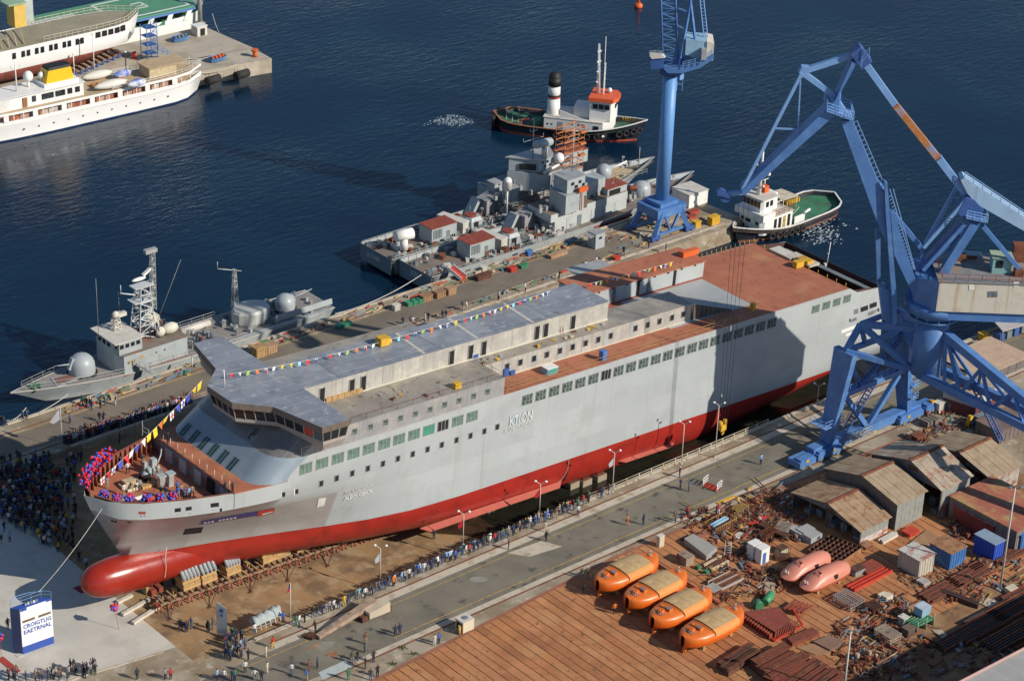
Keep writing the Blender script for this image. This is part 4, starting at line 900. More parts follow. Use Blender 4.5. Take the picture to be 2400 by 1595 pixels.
# == afloat and docked ships around the basin
class Vessel:
 """local frame: x along the hull (left to right as photographed), y away, z up from the sea"""
 def __init__(s,name,label,org,ang,z0=WL,group=None):
  s.o=thing(name,label,'ship' if 'tug' not in name else 'tugboat',(org[0],org[1],z0),ang,group)
  s.inv=s.o.matrix_basis.inverted();s.z0=z0
 def at(s,u,v,z):p=s.inv@Vector(G(u,v,s.z0+z));return(p.x,p.y)
 def part(s,name,mb,m,par=None):return mb.build(name,m,par or s.o)
 def bx(s,name,uv,z,L,D,Hh,m,par=None,top=None):
  x,y=s.at(*uv,z);mb=MB();mb.boxz(x,x+L,y,y+D,z,z+Hh);o=s.part(name,mb,m,par)
  if top:t=MB();t.boxz(x-.1,x+L+.1,y-.1,y+D+.1,z+Hh,z+Hh+.08);s.part('roof',t,top,o if par is None else None)
  return o
 def mast(s,name,uv,z,top_uv,r,m,yards=(),par=None):
  x,y=s.at(*uv,z);b=np.array(s.o.matrix_basis@Vector((x,y,z)))
  h=min(np.linspace(0,30,301),key=lambda k:abs(proj(b+[0,0,k])[1]-top_uv[1]))
  mb=MB();mb.tube((x,y,z),(x,y,z+h),r,r*.5,n=6)
  for f,w_ in yards:mb.tube((x-w_,y,z+h*f),(x+w_,y,z+h*f),r*.5,n=5);mb.tube((x-w_,y,z+h*f),(x-w_,y,z+h*f+.6),r*.4,n=4);mb.tube((x+w_,y,z+h*f),(x+w_,y,z+h*f+.6),r*.4,n=4)
  s.part(name,mb,m,par);return x,y,z+h
def hullform(L,B,zd,bow=1,stern=.8,sheer=1.2,flare=.8,rnd=False,boot=.5,keel=-.6,bowp=.42,n=26,wlr=.93,sst=.0,rake=.06):
 """returns hull mesh (0 topside, 1 boot-top) and the deck outline [(x, half breadth, z)]"""
 st=[]
 for i in range(n+1):
  t=i/n;t=t**.8 if rnd else t
  if rnd and t<.16:h=B/2*math.sqrt(max(.0004,1-((.16-t)/.16)**2))*(.82+.18*t/.16)
  elif t<.25:h=B/2*(stern+(1-stern)*math.sin(t/.25*math.pi/2))
  else:h=B/2
  if t>1-bowp:q=(t-(1-bowp))/bowp;h=B/2*(1-q**2.1)
  zt=zd+sheer*max(0,(t-.45)/.55)**1.8+sst*max(0,(.3-t)/.3)**2
  st.append((t,max(.02,h),zt))
 mb=MB();rows=[]
 for t,h,zt in st:
  q=max(0,(t-.55)/.45)
  zs=[keel,0,boot,boot+(zt-boot)*.45,zt];out=[]
  for k,z in enumerate(zs):
   f=(z-boot)/(zt-boot)if z>boot else 0
   hh=h*(wlr-(1-flare)*q*1.0*(1-f)if k else.7*wlr)if k<4 else h
   hh=max(.015,hh);xx=t*L+(0 if t<.7 else(f-1)*rake*L*((t-.7)/.3)**2)
   if t<.12:xx+=(1-f)*.02*L*(1-t/.12)
   out.append((xx,hh,z))
  rows.append(out)
 X=(lambda x:x)if bow else(lambda x:L-x)
 for sg in(-1,1):
  for a,b in zip(rows[:-1],rows[1:]):
   for k in range(4):mb.add([(X(p[0]),sg*p[1],p[2])for p in(a[k],b[k],b[k+1],a[k+1])],[(0,1,2,3)],1 if k<2 else 0,True)
 a=rows[0]
 for k in range(4):mb.add([(X(a[k][0]),-a[k][1],a[k][2]),(X(a[k][0]),a[k][1],a[k][2]),(X(a[k+1][0]),a[k+1][1],a[k+1][2]),(X(a[k+1][0]),-a[k+1][1],a[k+1][2])],[(0,1,2,3)],1 if k<2 else 0)
 return mb,[(X(r[-1][0]),r[-1][1],r[-1][2])for r in rows]
def deckmesh(ol,dz=0,inset=.06):
 mb=MB()
 for a,b in zip(ol[:-1],ol[1:]):
  ha,hb_=max(.01,a[1]-inset),max(.01,b[1]-inset);mb.quad((a[0],-ha,a[2]+dz),(b[0],-hb_,b[2]+dz),(b[0],hb_,b[2]+dz),(a[0],ha,a[2]+dz))
 return mb
def rim(ol,w_=.25,h=.12):
 mb=MB()
 for sg in(-1,1):
  for a,b in zip(ol[:-1],ol[1:]):mb.beam((a[0],sg*a[1],a[2]),(b[0],sg*b[1],b[2]),w_,h)
 return mb
def edge_rail(ol,i0,i1,h=1.0,step=1.8,sides=(-1,1),r=.035,ins=.12):
 mb=MB()
 for sg in sides:mb.rail([(p[0],sg*max(.02,p[1]-ins),p[2])for p in ol[i0:i1]],h,r=r,step=step)
 return mb
def win_row(vs,par,pts,y,w_,h,m=GLASSD,name='window'):
 for x,z in pts:mb=MB();mb.boxz(x,x+w_,y-.03,y,z,z+h);mb.build(name,m,par)
def uV(x,y):return(x/2.95,580+y/2.95)
def uW(x,y):return(840+x/3.5636,240+y/3.5636)
def uM(x,y):return(1130+x/5.2256,300+y/5.2256)
def uT(x,y):return(x/3.564,y/3.564)
def uG(x,y):return(1120+x/5.6,120+y/5.6)
def u2(x,y):return(1690+x/7.841,400+y/7.841)
def lat(mb,a,b,w0,w1,n_,r=.06):
 a,b=Vector(a),Vector(b);P=[]
 for k in range(n_+1):
  c=a.lerp(b,k/n_);w_=(w0+(w1-w0)*k/n_)/2;P.append([c+Vector((dx*w_,dy*w_,0))for dx,dy in((-1,-1),(1,-1),(1,1),(-1,1))])
 for i in range(4):mb.tube(P[0][i],P[-1][i],r*1.3,n=4,caps=False)
 for k in range(n_):
  for i in range(4):
   j=(i+1)%4;p,q=(i,j)if k%2 else(j,i);mb.tube(P[k][p],P[k+1][q],r,n=4,caps=False);mb.tube(P[k+1][i],P[k+1][j],r,n=4,caps=False)
 return mb
v=Vessel('patrol_boat','grey gunboat with round white gun turret moored at the left of the far pier',(-37.2,69.6),0)
hb_,ol=hullform(56,9.2,2.5,bow=0,stern=.85,sheer=.9,flare=.6,boot=.3,bowp=.5,rake=.1)
v.part('hull',hb_,[NGREY,NAVY]);v.part('deck',deckmesh(ol,.02),M('patrol_deck',(.27,.25,.23),.75,var=.15,vs=.6,seam=(3,1.2),sax='xy',seamc=.8));v.part('deck_edge',rim(ol,.14,.14),M('pale_edge',(.5,.48,.44),.6))
tag(v.part('deck_rail',edge_rail(ol,8,26,1.0,1.7),STEEL),kind='stuff')
def gun(v,x,y,z,r,m,bl,nm='gun_turret',ring=True):
 mb=MB();mb.tube((x,y,z),(x,y,z+.5),r*1.15,n=22);o=v.part(nm,mb,BLACK if ring else m)
 mb=MB();prof=[(1.0,0),(1.02,.35),(.98,.8),(.85,1.15),(.6,1.42),(.3,1.56),(.02,1.6)]
 mb.loft([[(x+r*k*math.cos(2*math.pi*i/20),y+r*k*math.sin(2*math.pi*i/20),z+.5+r*h*.95)for i in range(20)]for k,h in prof]);v.part('dome',mb,m,o)
 mb=MB();mb.beam((x+math.copysign(r*.7,bl),y,z+1.1*r),(x+math.copysign(r*1.02,bl),y,z+1.25*r),r*.34,r*.9);mb.tube((x+math.copysign(r*.8,bl),y,z+1.15*r),(x+bl,y,z+1.25*r+.3),.14,.08,n=6);v.part('barrel',mb,m,o);return o
DOME=M('turret_grey',(.36,.40,.42),.4,var=.05)
x,y=v.at(*uV(585,890),2.6);gun(v,x,0,2.6,2.0,DOME,-4.2)
x,y=v.at(*uV(2030,470),2.4);gun(v,x,0,2.4,1.6,DOME,5.2)
mb=MB();mb.slab([(6.6,-2.0,2.95),(11.5,-1.4,2.95),(11.9,.2,2.95),(7.2,.9,2.95)],(0,0,.25));v.part('hatch',mb,STEEL)
mb=MB();mb.slab([(7,-1.6,3.21),(11,-1.1,3.21),(11.3,.0,3.21),(7.5,.5,3.21)],(0,0,.02));v.part('hatch_cover',mb,M('hatch_red',(.22,.11,.08),.7))
mb=MB()
for dx,dy in((3.4,-1),(4.4,-1),(3.4,.2),(4.4,.2),(3.9,-.4)):mb.tube((dx,dy,2.9),(dx,dy,3.8),.2,n=8)
mb.beam((3,-.4,3.5),(5,-.4,3.5),.2);v.part('windlass',mb,GREEN)
ss=MB();ss.prism([(17.0,-3.9),(28.2,-3.9),(28.2,3.9),(17.0,3.9),(16.2,2.5),(16.2,-2.5)],2.4,5.7);so_=v.part('superstructure',ss,NGREY)
ss=MB();ss.boxz(16.9,28.3,-4.0,4.0,5.7,5.75);v.part('upper_deck',ss,NDECK,so_)
mb=MB();mb.prism([(16.6,-3.3),(20.6,-3.3),(20.6,3.3),(16.6,3.3),(16.0,1.8),(16.0,-1.8)],5.75,7.7);wh=v.part('wheelhouse',mb,NGREY)
mb=MB();mb.boxz(15.8,20.9,-3.5,3.5,7.7,7.85);v.part('wheelhouse_roof',mb,WHITED,wh)
for k in range(4):mb=MB();mb.boxz(16.75+k*.95,17.4+k*.95,-3.34,-3.3,6.7,7.35);v.part('window',mb,GLASSD,wh)
for k in range(5):yy=-3.0+k*1.25;xx=16.55-(.55 if abs(yy+.4)<1.6 else.2);mb=MB();mb.boxz(xx-.04,xx,yy,yy+.8,6.7,7.35);v.part('window',mb,GLASSD,wh)
win_row(v,so_,[(17.6,4.2),(18.4,4.2),(19.8,4.5)],-3.9,.5,.5,YELLD);win_row(v,so_,[(24,4.6),(22.5,4.6)],-3.9,.25,.25)
mb=MB();mb.boxz(17,28.2,-3.96,-3.9,2.4,2.65);v.part('red_stripe',mb,PRIMER,so_)
mx,mz=22.8,5.75;mb=lat(MB(),(mx,0,mz),(mx+.3,0,mz+8.5),2.9,1.6,7,.09)
mb.boxz(mx-1.8,mx+1.8,-1.1,1.1,mz+6.2,mz+6.35);mb.boxz(mx-1.5,mx+1.9,-.9,.9,mz+8.5,mz+8.65);mb.tube((mx-3.6,0,mz+8.3),(mx,0,mz+6.9),.12,n=5);mb.tube((mx-3.5,0,mz+8.2),(mx-3.5,0,mz+9.6),.08,n=4)
ms=v.part('lattice_mast',mb,M('mast_grey',(.52,.54,.54),.5))
mb=lat(MB(),(mx+2.0,0,mz+4),(mx+2.2,0,mz+13.5),.7,.6,10,.06);mb.boxz(mx+.9,mx+2.9,-.4,.4,mz+13.5,mz+14.1);v.part('upper_mast',mb,STEEL,ms)
mb=MB();mb.ell((mx-.3,0,mz+9.7),1.3,.35,.3,12,5);mb.ell((mx-.3,0,mz+9.7),1.3,.35,-.2,12,4);v.part('radar',mb,WHITE,ms)
mb=MB();mb.slab([(mx+.3,-.3,mz+10.3),(mx+1.8,-.3,mz+11.2),(mx+2.0,-.3,mz+10.9),(mx+.5,-.3,mz+10)],(0,.5,0));v.part('radar',mb,WHITE,ms)
mb=lat(MB(),(18.8,1,7.85),(18.8,1,9.6),1.2,.9,3,.07);mb.ell((18.8,1,10.2),.6,.5,.6,10,6);mb.ell((18.8,1,10.2),.6,.5,-.6,10,6);mb.boxz(19.2,20.6,.7,1.6,9.7,10.3);v.part('director',mb,WHITED)
mb=MB();mb.ell((26.6,-1.6,6.7),1.5,.9,.9,12,6);mb.ell((26.6,-1.6,6.7),1.5,.9,-.9,12,6);mb.ell((24.9,-1.6,6.6),.9,.7,.8,12,6);mb.ell((25,1.6,8.0),1.0,.9,1.0,12,6);mb.boxz(25,26.4,.8,2.2,5.8,8);v.part('canopy',mb,M('canopy_cream',(.60,.58,.48),.6))
for uv,tp in((uV(683,620),uV(668,215)),(uV(828,520),uV(826,310)),(uV(1090,500),uV(1262,135))):
 x,y=v.at(*uv,7.9)
 mb=MB();b=np.array(v.o.matrix_basis@Vector((x,y,7.9)));h=min(np.linspace(1,22,211),key=lambda k:abs(proj(b+[0,0,k])[1]-tp[1]));dx=0 if uv[0]<300 else 5
 mb.tube((x,y,7.9),(x+dx*.9,y,7.9+h),.05,.025,n=4);v.part('whip_aerial',mb,STEEL)
x,y=v.at(*uV(1800,550),2.4);mb=MB();ring=lambda k,z:[(x+2.6*k*math.cos(a)*1.25,.1+2.5*k*math.sin(a),z)for a in np.linspace(0,6.2832,15)[:-1]]
mb.loft([ring(.92,2.4),ring(1,3.0),ring(1,4.6),ring(.9,5.0),ring(.01,5.1)],smooth=False);v.part('missile_canister',mb,M('canister_grey',(.43,.45,.42),.5,var=.08))
mb=lat(MB(),(x-1.5,2.2,2.4),(x-1.5,2.2,11.0),1.0,.4,9,.06);mb.tube((x-4.6,2.2,12),(x-.2,2.2,10.4),.09,n=5);mb.tube((x-4.6,2.2,12),(x-4.6,2.2,13.2),.07,n=4);v.part('lattice_mast',mb,STEEL)
mb=MB();mb.slab([(44.5,-4.2,3.5),(55.5,-4.0,3.3),(55.5,-3.85,4.2),(44.5,-4.05,4.4)],(0,.1,0));mb.boxz(33,55,-4.3,-3.6,2.55,2.62);v.part('side_plating',mb,NGREY)
mb=MB()
for k in range(80):xx=29+random.random()*26;yy=random.uniform(-3.6,3.6);s_=random.uniform(.3,.8);mb.box((xx,yy,2.55+s_/2),(s_,s_*.8,s_),random.random(),k%2)
tag(v.part('deck_gear',mb,[NGREYD,STEEL]),kind='stuff')
mb=MB();mb.tube((31,2.5,3.0),(36.5,2.5,3.0),.65,.5,n=10);v.part('tender',mb,WHITED)
mb=MB();mb.beam((20.5,-6.4,3.0),(19.0,-4.3,4.0),1.0,.1);mb.rail([(20.0,-6.4,3.0),(18.5,-4.3,4.0)],1,.04,1);v.part('gangway',mb,STEEL)
def refit(idx):
 yc,x0=(68.2,37.2)if idx==0 else(77.3,36.0)
 lab=('inner of two grey warships under refit, its long pale side wall against the far pier','outer of two grey warships under refit, with a tall orange scaffold round its mast')[idx]
 v=Vessel('warship',lab,(x0,yc),0,group=None)
 h_,ol=hullform(64,8.9,3.3,bow=1,stern=.96,sheer=1.5,flare=.6,boot=.35,bowp=.36,keel=-.6,rake=.12)
 SD=M('stern_blue_grey',(.16,.205,.235),.5,var=.08,vs=.4)
 v.part('hull',h_,[NGREY,M('boot_green',(.10,.11,.05),.8,var=.3)])
 mb=MB();mb.boxz(-.06,-.01,-4.2,4.2,.4,3.3);v.part('transom',mb,SD)
 t=textmesh('lettering','IJCGNR' if idx else 'RZI',M('pale_letter',(.52,.53,.52),.6),1.05 if idx else 1.3,v.o,axes((-.09,2.4 if idx else 1.2,1.7),(0,-1,0),(0,0,1)))
 v.part('deck',deckmesh(ol,-.75,.1),NDECK);v.part('bulwark_cap',rim(ol,.2,.1),STEEL)
 mb=MB()
 for s in(-1,1):mb.rail([(0.2,s*4.1,2.6),(12,s*4.25,2.6)],1.0,step=1.6)
 mb.rail([(.2,-4.1,2.6),(.2,4.1,2.6)],1.0,step=1.4);tag(v.part('deck_rail',mb,STEEL),kind='stuff')
 dz=2.55
 hu=(uW(930,1325),uW(612,1195))[idx]
 hs=v.bx('aft_house',hu,dz,5.4,3.4,2.9,NGREY,top=PRIMER)
 x,y=v.at(*hu,dz)
 for k in range(3):mb=MB();mb.boxz(x+.3+k*.65,x+.9+k*.65,y-.05,y-.01,dz+1.0,dz+2.6);v.part('louvre',mb,NGREYD,hs)
 for k in range(3):mb=MB();mb.boxz(x+3.9+k*.45,x+4.2+k*.45,y-.05,y-.01,dz+.3,dz+.9);v.part('window',mb,GLASSD,hs)
 mb=MB();mb.boxz(x+3.2,x+3.9,y-.05,y-.01,dz+.1,dz+1.9);v.part('door',mb,NGREYD,hs)
 x,y=v.at(*(uW(1155,1240),uW(835,1100))[idx],dz);mb=MB();mb.box((x+.9,y+2.6,dz+1.0),(1.9,5.8,1.9),.22);ct=v.part('container',mb,M('container_cream',(.50,.50,.44),.6,var=.1,c2=(.38,.36,.3),amt=.3))
 mb=MB();mb.box((x+.9,y+2.6,dz+1.97),(1.8,5.6,.06),.22);v.part('roof',mb,WHITED,ct)
 x,y=v.at(*(uW(1255,1215),uW(940,1080))[idx],dz);mb=MB()
 pr=[(0,-.1),(2.4,-.1),(3.0,.9),(2.8,2.6),(.6,2.8),(-.5,1.4)]
 mb.loft([[(x+a,y+b,dz)for a,b in pr],[(x+a,y+b,dz+1.7)for a,b in pr],[(x+.3+a*.75,y+.3+b*.75,dz+2.3)for a,b in pr]],smooth=False);mb.add([(x+.3+a*.75,y+.3+b*.75,dz+2.3)for a,b in pr],[(0,1,2,3,4,5)]);gt=v.part('gun_house',mb,DOME)
 mb=MB();mb.tube((x+1,y+1.4,dz+2.3),(x+1,y+1.4,dz+2.6),1.0,n=14);v.part('cradle',mb,PRIMER,gt);mb=MB();mb.boxz(x+.5,x+1.6,y-.14,y-.1,dz+.2,dz+1.6);v.part('opening',mb,DARK,gt)
 x,y=v.at(*(uW(1380,1090),uW(1060,960))[idx],dz);mb=MB()
 for k in range(4):mb.box((x+.6+k*.95,y+1.6+.3*k,dz+1.5),(.8,2.6,2.6),.15,tilt=.05)
 lp=v.part('launcher',mb,M('launcher_grey',(.27,.27,.28),.6,var=.15))
 mb=MB();mb.slab([(x-2.6,y+1.0,dz),(x-2.0,y+1.0,dz),(x-.2,y+1,dz+3.0),(x-.8,y+1,dz+3.2)],(0,2,0));v.part('exhaust_trunk',mb,NGREY)
 mb=MB();random.seed(40+idx)
 for k in range(130):xx=random.uniform(1,32);yy=random.choice((-1,1))*random.uniform(1.2,3.9);s_=random.uniform(.2,.85);mb.box((xx,yy,dz+s_*.5),(s_*1.4,s_,s_*1.1),random.random()*3,k%4)
 tag(v.part('deck_gear',mb,[NGREYD,RUST,STEEL,WHITED]),kind='stuff')
 DB=M('pale_band',(.47,.50,.49),.5,var=.06,streak=(.3,.25,.2),samt=.25)
 if idx==0:
  x,y=v.at(*uM(885,1290),dz);x1=v.at(*uM(1785,1012),dz)[0];Lw=x1-x
  sw=MB();sw.boxz(x,x1,y+.15,y+5.6,dz,dz+2.2);o=v.part('superstructure',sw,NGREY)
  for k in range(6):mb=MB();mb.boxz(x+k*Lw/6+.05,x+(k+1)*Lw/6-.05,y+.05,y+.14,dz,dz+2.15);v.part('wall_panel',mb,DB,o)
  mb=MB();mb.boxz(x+5.2,x+6.2,y+.0,y+.05,dz+.05,dz+2.0);v.part('door',mb,NGREYD,o)
  mb=MB();mb.boxz(x-1,x1,y-.05,y+6,dz+2.2,dz+3.6);v.part('upper_band',mb,DB,o);mb=MB();mb.boxz(x-.9,x1-.1,y+.05,y+5.9,dz+3.6,dz+3.65);v.part('upper_deck',mb,NDECK,o)
  mb=MB();mb.boxz(x+7,x+16,-4.4,-4.1,dz-.05,dz+.35);v.part('red_waterway',mb,PRIMER)
  uz=dz+3.65
  t1=v.bx('bridge_tower',uM(1018,1062),uz,4.2,4.2,3.4,NGREY,top=STEEL);x,y=v.at(*uM(1018,1062),uz)
  mb=MB();mb.prism([(x+.7,y+.6),(x+4.6,y+.4),(x+5.2,y+4.4),(x+.9,y+4.4)],uz+3.5,uz+5.9);t2=v.part('upper_tower',mb,NGREY);mb=MB();mb.boxz(x+.6,x+5.1,y+.5,y+4.5,uz+5.9,uz+5.98);v.part('roof',mb,STEEL,t2)
  for k in range(4):mb=MB();mb.boxz(x+1.6+k*.8,x+2.1+k*.8,y+.32,y+.42,uz+4.9-(k%2)*.7,uz+5.4-(k%2)*.7);v.part('window',mb,GLASSD,t2)
  mb=MB();mb.boxz(x+2.5,x+4.5,y-.6,y-.1,uz+3.6,uz+4.4);mb.path([(x+3.4,y-.3,uz),(x+3.4,y-.3,uz+3.8)],.1);v.part('orange_frame',mb,ORANGE)
  v.bx('locker',uM(1215,992),uz,1.3,1.0,2.0,M('brown_locker',(.14,.10,.085),.6));v.bx('funnel_casing',uM(1240,850),uz+.5,5,3,2.6,NGREY)
  b2=v.bx('deck_box',uM(1530,905),dz+2.6,4.6,3.2,2.3,NGREY,top=PRIMER);x,y=v.at(*uM(1530,905),dz+2.6);mb=MB();mb.boxz(x+.4,x+3.0,y-.05,y-.01,dz+2.8,dz+4.6);v.part('opening',mb,DARK,b2)
  mb=MB();x,y=v.at(*uM(1300,745),7);mb.tube((x,y,6),(x,y,8.6),.6,n=12);v.part('vent',mb,CREAM)
  x,y=v.at(*uM(1945,850),dz);gun(v,x,y,dz,1.75,DOME,6,'forward_gun',False)
  v.mast('pole_mast',uW(1785,575),13,uW(1798,215),.11,STEEL,((.42,1.8),(.75,1.2)))
  mb=MB();x,y=v.at(*uW(2260,720),5);mb.tube((x,y,5),(x+5,y,4.6),.42,n=10);v.part('red_tube',mb,PRIMER)
 else:
  v.bx('stern_platform',uW(330,1245),dz,2.6,2.2,.5,WHITED)
  x,y=v.at(*uW(380,1225),dz+.5);mb=MB();mb.tube((x,y,dz+.5),(x,y,dz+2.6),.75,.6,n=14);o=v.part('radar_pedestal',mb,WHITE)
  mb=MB();mb.tube((x-1.5,y+.4,dz+3.1),(x+1.6,y-.2,dz+3.1),.95,n=16);v.part('radar_drum',mb,WHITE,o)
  x,y=v.at(*uM(560,850),dz);uz=dz
  mb=MB();mb.boxz(x-7,x+13,y,y+5.6,dz,dz+2.6);o=v.part('superstructure',mb,NGREY);mb=MB();mb.boxz(x-7,x+13,y-.1,y+5.7,dz+2.6,dz+2.7);v.part('upper_deck',mb,NGREYD,o)
  x,y=v.at(*uM(590,820),dz+2.7);x+=2.0;uz=dz+2.7
  mb=MB();mb.prism([(x,y),(x+5,y-.3),(x+5.3,y+4.6),(x-3.5,y+4.6)],uz,uz+3.4);t0=v.part('bridge_tower',mb,NGREY);mb=MB();mb.boxz(x-.1,x+5.2,y-.4,y+4.7,uz+3.4,uz+3.5);v.part('roof',mb,NDECK,t0)
  for k in range(6):mb=MB();mb.boxz(x+2.2+k*.5,x+2.5+k*.5,y-.42,y-.3,uz+.4,uz+2.8);v.part('louvre',mb,DOME,t0)
  mb=MB();mb.prism([(x+.3,y+.6),(x+3,y+.3),(x+3.6,y+4.4),(x-3.4,y+4.4)],uz+3.5,uz+5.9);t2=v.part('upper_tower',mb,NGREY);mb=MB();mb.prism([(x-.2,y+.4),(x+3.5,y+.1),(x+6,y+4.7),(x-4,y+4.8)],uz+5.9,uz+6.05);v.part('roof',mb,STEEL,t2)
  for k in range(4):mb=MB();mb.boxz(x+.8+k*.55,x+1.1+k*.55,y+.24,y+.33,uz+5.1-(k%2)*.8,uz+5.5-(k%2)*.8);v.part('window',mb,GLASSD,t2)
  mb=MB();mb.slab([(x-2.2,y+3,uz+3.9),(x-.1,y+.9,uz+3.9),(x-.1,y+.9,uz+5.0),(x-2.2,y+3,uz+5.0)],(-.1,-.1,0));v.part('window_band',mb,GLASSD,t2)
  tz=uz+6.05;v.mast('pole_mast',uM(618,370),tz,uW(1458,150),.13,STEEL,((.5,2.3),(.72,.8)))
  xx,yy=v.at(*uM(762,350),tz);mb=MB();mb.tube((xx,yy,tz),(xx,yy,tz+1.8),.55,n=12);o=v.part('radar_pedestal',mb,WHITED)
  mb=MB();mb.tube((xx-1.7,yy+.3,tz+2.6),(xx+1.0,yy-.1,tz+2.6),.75,n=14);mb.ell((xx+1.0,yy-.1,tz+2.6),.75,.75,.75,12,6,z0=-.99);mb.ell((xx-1.7,yy+.3,tz+2.6),.75,.75,.75,12,6,z0=-.99);v.part('radar_drum',mb,DOME,o)
  xx,yy=v.at(*uM(940,440),tz-1.5);mb=MB();mb.ell((xx,yy,tz-.4),.9,.9,1.0,14,8,z0=-.99);mb.tube((xx-3.5,yy,tz-2.4),(xx,yy,tz-1.6),.25,n=6);v.part('radome',mb,WHITE)
  xx,yy=v.at(*uW(1245,750),8);mb=MB();mb.tube((xx,yy,4),(xx,yy,8.6),.14,n=6);mb.tube((xx,yy,8.6),(xx,yy,10),.75,n=16);mb.ell((xx,yy,10),.75,.75,.8,16,5,z0=0);v.part('radome',mb,WHITE)
  v.bx('equipment_hut',uM(340,920),dz+2.0,1.9,2,2.6,NGREY,top=STEEL);v.bx('equipment_hut',uM(150,830),dz+2,1.7,2,2.2,NGREY,top=STEEL)
  xa,ya=v.at(*uM(1000,480),7);mb=MB()
  for px in(0,1.6,3.2,4.6):
   for py in(0,2.4):mb.tube((xa+px,ya+py,5),(xa+px,ya+py,14),.06,n=4,caps=False)
  for k in range(8):
   z=6+k*1.1
   for py in(0,2.4):mb.beam((xa,ya+py,z),(xa+4.6,ya+py,z+.15*(k%2)),.1,.16)
   for px in(0,4.6):mb.beam((xa+px,ya,z),(xa+px,ya+2.4,z),.1,.1)
   if k%2:mb.beam((xa,ya,z),(xa+4.6,ya+2.4,z+.9),.09)
  for k in(2,4,6):mb.boxz(xa+3.6,xa+4.9,ya-.3,ya+.4,6+k*1.1,6.35+k*1.1)
  tag(v.part('scaffold',mb,M('scaffold_orange',(.48,.17,.06),.7,var=.2)),kind='stuff')
  v.bx('scaffold_base',uM(985,495),5.5,6,3.2,2.4,NGREY,top=PRIMER)
  xx,yy=v.at(*uM(1480,740),dz+1);mb=MB();mb.tube((xx,yy,dz),(xx,yy,dz+3),.5,n=10);o=v.part('gun_pedestal',mb,WHITE);mb=MB();mb.ell((xx,yy,dz+4.2),1.45,1.45,1.5,18,9,z0=-.95);v.part('dome',mb,DOME,o);mb=MB();mb.tube((xx+1.2,yy,dz+4.3),(xx+5,yy-.5,dz+5.2),.16,n=6);v.part('barrel',mb,WHITE,o)
  mb=MB()
  for k in range(5):xx=55.5+k*.0;mb.beam((51+k*.3,-2.2+k*1.0,dz+.9),(58-k*.2,-1.2+k*.75,dz+1.3),.5,.12,)
  v.part('deck_plank',mb,WOODL)
  v.mast('jackstaff',uM(1915,520),dz+1,uM(1958,235),.09,STEEL)
def aerials(v,n_,x0,x1,z,w_,seed):
 random.seed(seed);mb=MB()
 for k in range(n_):
  x,y=random.uniform(x0,x1),random.uniform(-w_,w_);h=random.uniform(.6,2.6);mb.tube((x,y,z),(x,y,z+h),.05,.03,n=4)
  if k%3==0:mb.box((x,y,z+h),(.5,.3,.25),k)
  elif k%3==1:mb.tube((x-.5,y,z+h*.8),(x+.5,y,z+h*.8),.03,n=4)
  mb.boxz(x-.3,x+.25,y-.2,y+.2,z,z+random.uniform(.3,.9))
 mb.rail([(x0,-w_,z),(x1,-w_,z),(x1,w_,z)],.9,.03,1.3);tag(v.part('deck_fittings',mb,STEEL),kind='stuff')
random.seed(3);refit(1);refit(0)
for o_ in[o for o in col.objects if o.name.startswith('warship')]:
 q=Vessel.__new__(Vessel);q.o=o_;out='outer' in o_['label']
 aerials(q,26,27,44 if out else 45,5.3 if out else 6.25,3.4 if out else-.2,5+out);aerials(q,22,20,33,2.6,3.6,9+out);aerials(q,18,46,60,3.3,2.4,12+out)
v=Vessel('tugboat','dark hulled tugboat with white house, black funnel top and orange wheelhouse roof',(94.3,116.1),math.atan2(-.8,.6))
TG_R=M('tug_red',(.42,.07,.035),.6,var=.15)
h_,ol=hullform(30,9.0,2.1,bow=1,rnd=True,sheer=2.3,flare=.55,boot=.35,bowp=.42,keel=-.7,wlr=.88,sst=.5)
v.part('hull',h_,[NAVY,TG_R]);v.part('deck',deckmesh(ol,-.8,.15),M('tug_deck',(.045,.13,.075),.7,var=.25,c2=(.09,.05,.04),amt=.35,s2=.5));v.part('bulwark_cap',rim(ol[12:],.24,.14),WHITE);v.part('bulwark_cap',rim(ol[:13],.24,.14),M('cap_rust',(.40,.16,.07),.7))
dz=1.3
x,y=v.at(*uG(1000,985),dz);x1=v.at(*uG(1850,955),dz)[0]
mb=MB();mb.prism([(10.6,-3.3),(22.0,-3.3),(23.6,-1.6),(23.6,1.6),(22.0,3.3),(10.6,3.3)],dz-.2,3.9);hs=v.part('deck_house',mb,WHITE)
mb=MB();mb.boxz(13.4,14.3,-3.36,-3.3,1.6,3.3);v.part('door',mb,STEEL,hs);mb=MB();mb.boxz(20.2,21.2,-3.36,-3.3,1.6,3.2);v.part('door',mb,DARK,hs)
for xx,zz,m in((11.2,2.5,GLASSD),(12,2.5,GLASSD),(16,2.9,GLASSD),(17.2,2.9,GLASSD),(18,2.7,PRIMERB),(19.2,2.0,GLASSD)):mb=MB();mb.boxz(xx,xx+(.28 if m is GLASSD else.6),-3.35,-3.3,zz,zz+(.28 if m is GLASSD else.6));v.part('porthole',mb,m,hs)
mb=MB();mb.boxz(10.4,22,-3.4,3.4,3.9,4.0);v.part('boat_deck',mb,WHITED,hs)
mb=MB();mb.slab([(13.6,-3.2,4.0),(19,-3.2,4.0),(13.6,-3.2,5.6)],(0,.12,0));v.part('side_screen',mb,WHITE,hs)
mb=MB();mb.prism([(19.2,-2.6),(23.2,-2.4),(23.9,-1.2),(23.9,1.2),(23.2,2.4),(19.2,2.6)],4.0,7.9);wh=v.part('wheelhouse',mb,WHITE)
mb=MB();mb.prism([(18.9,-2.9),(23.6,-2.7),(24.4,-1.3),(24.4,1.3),(23.6,2.7),(18.9,2.9)],7.9,8.65);v.part('wheelhouse_roof',mb,M('orange_roof',(.72,.12,.04),.5,var=.08),wh)
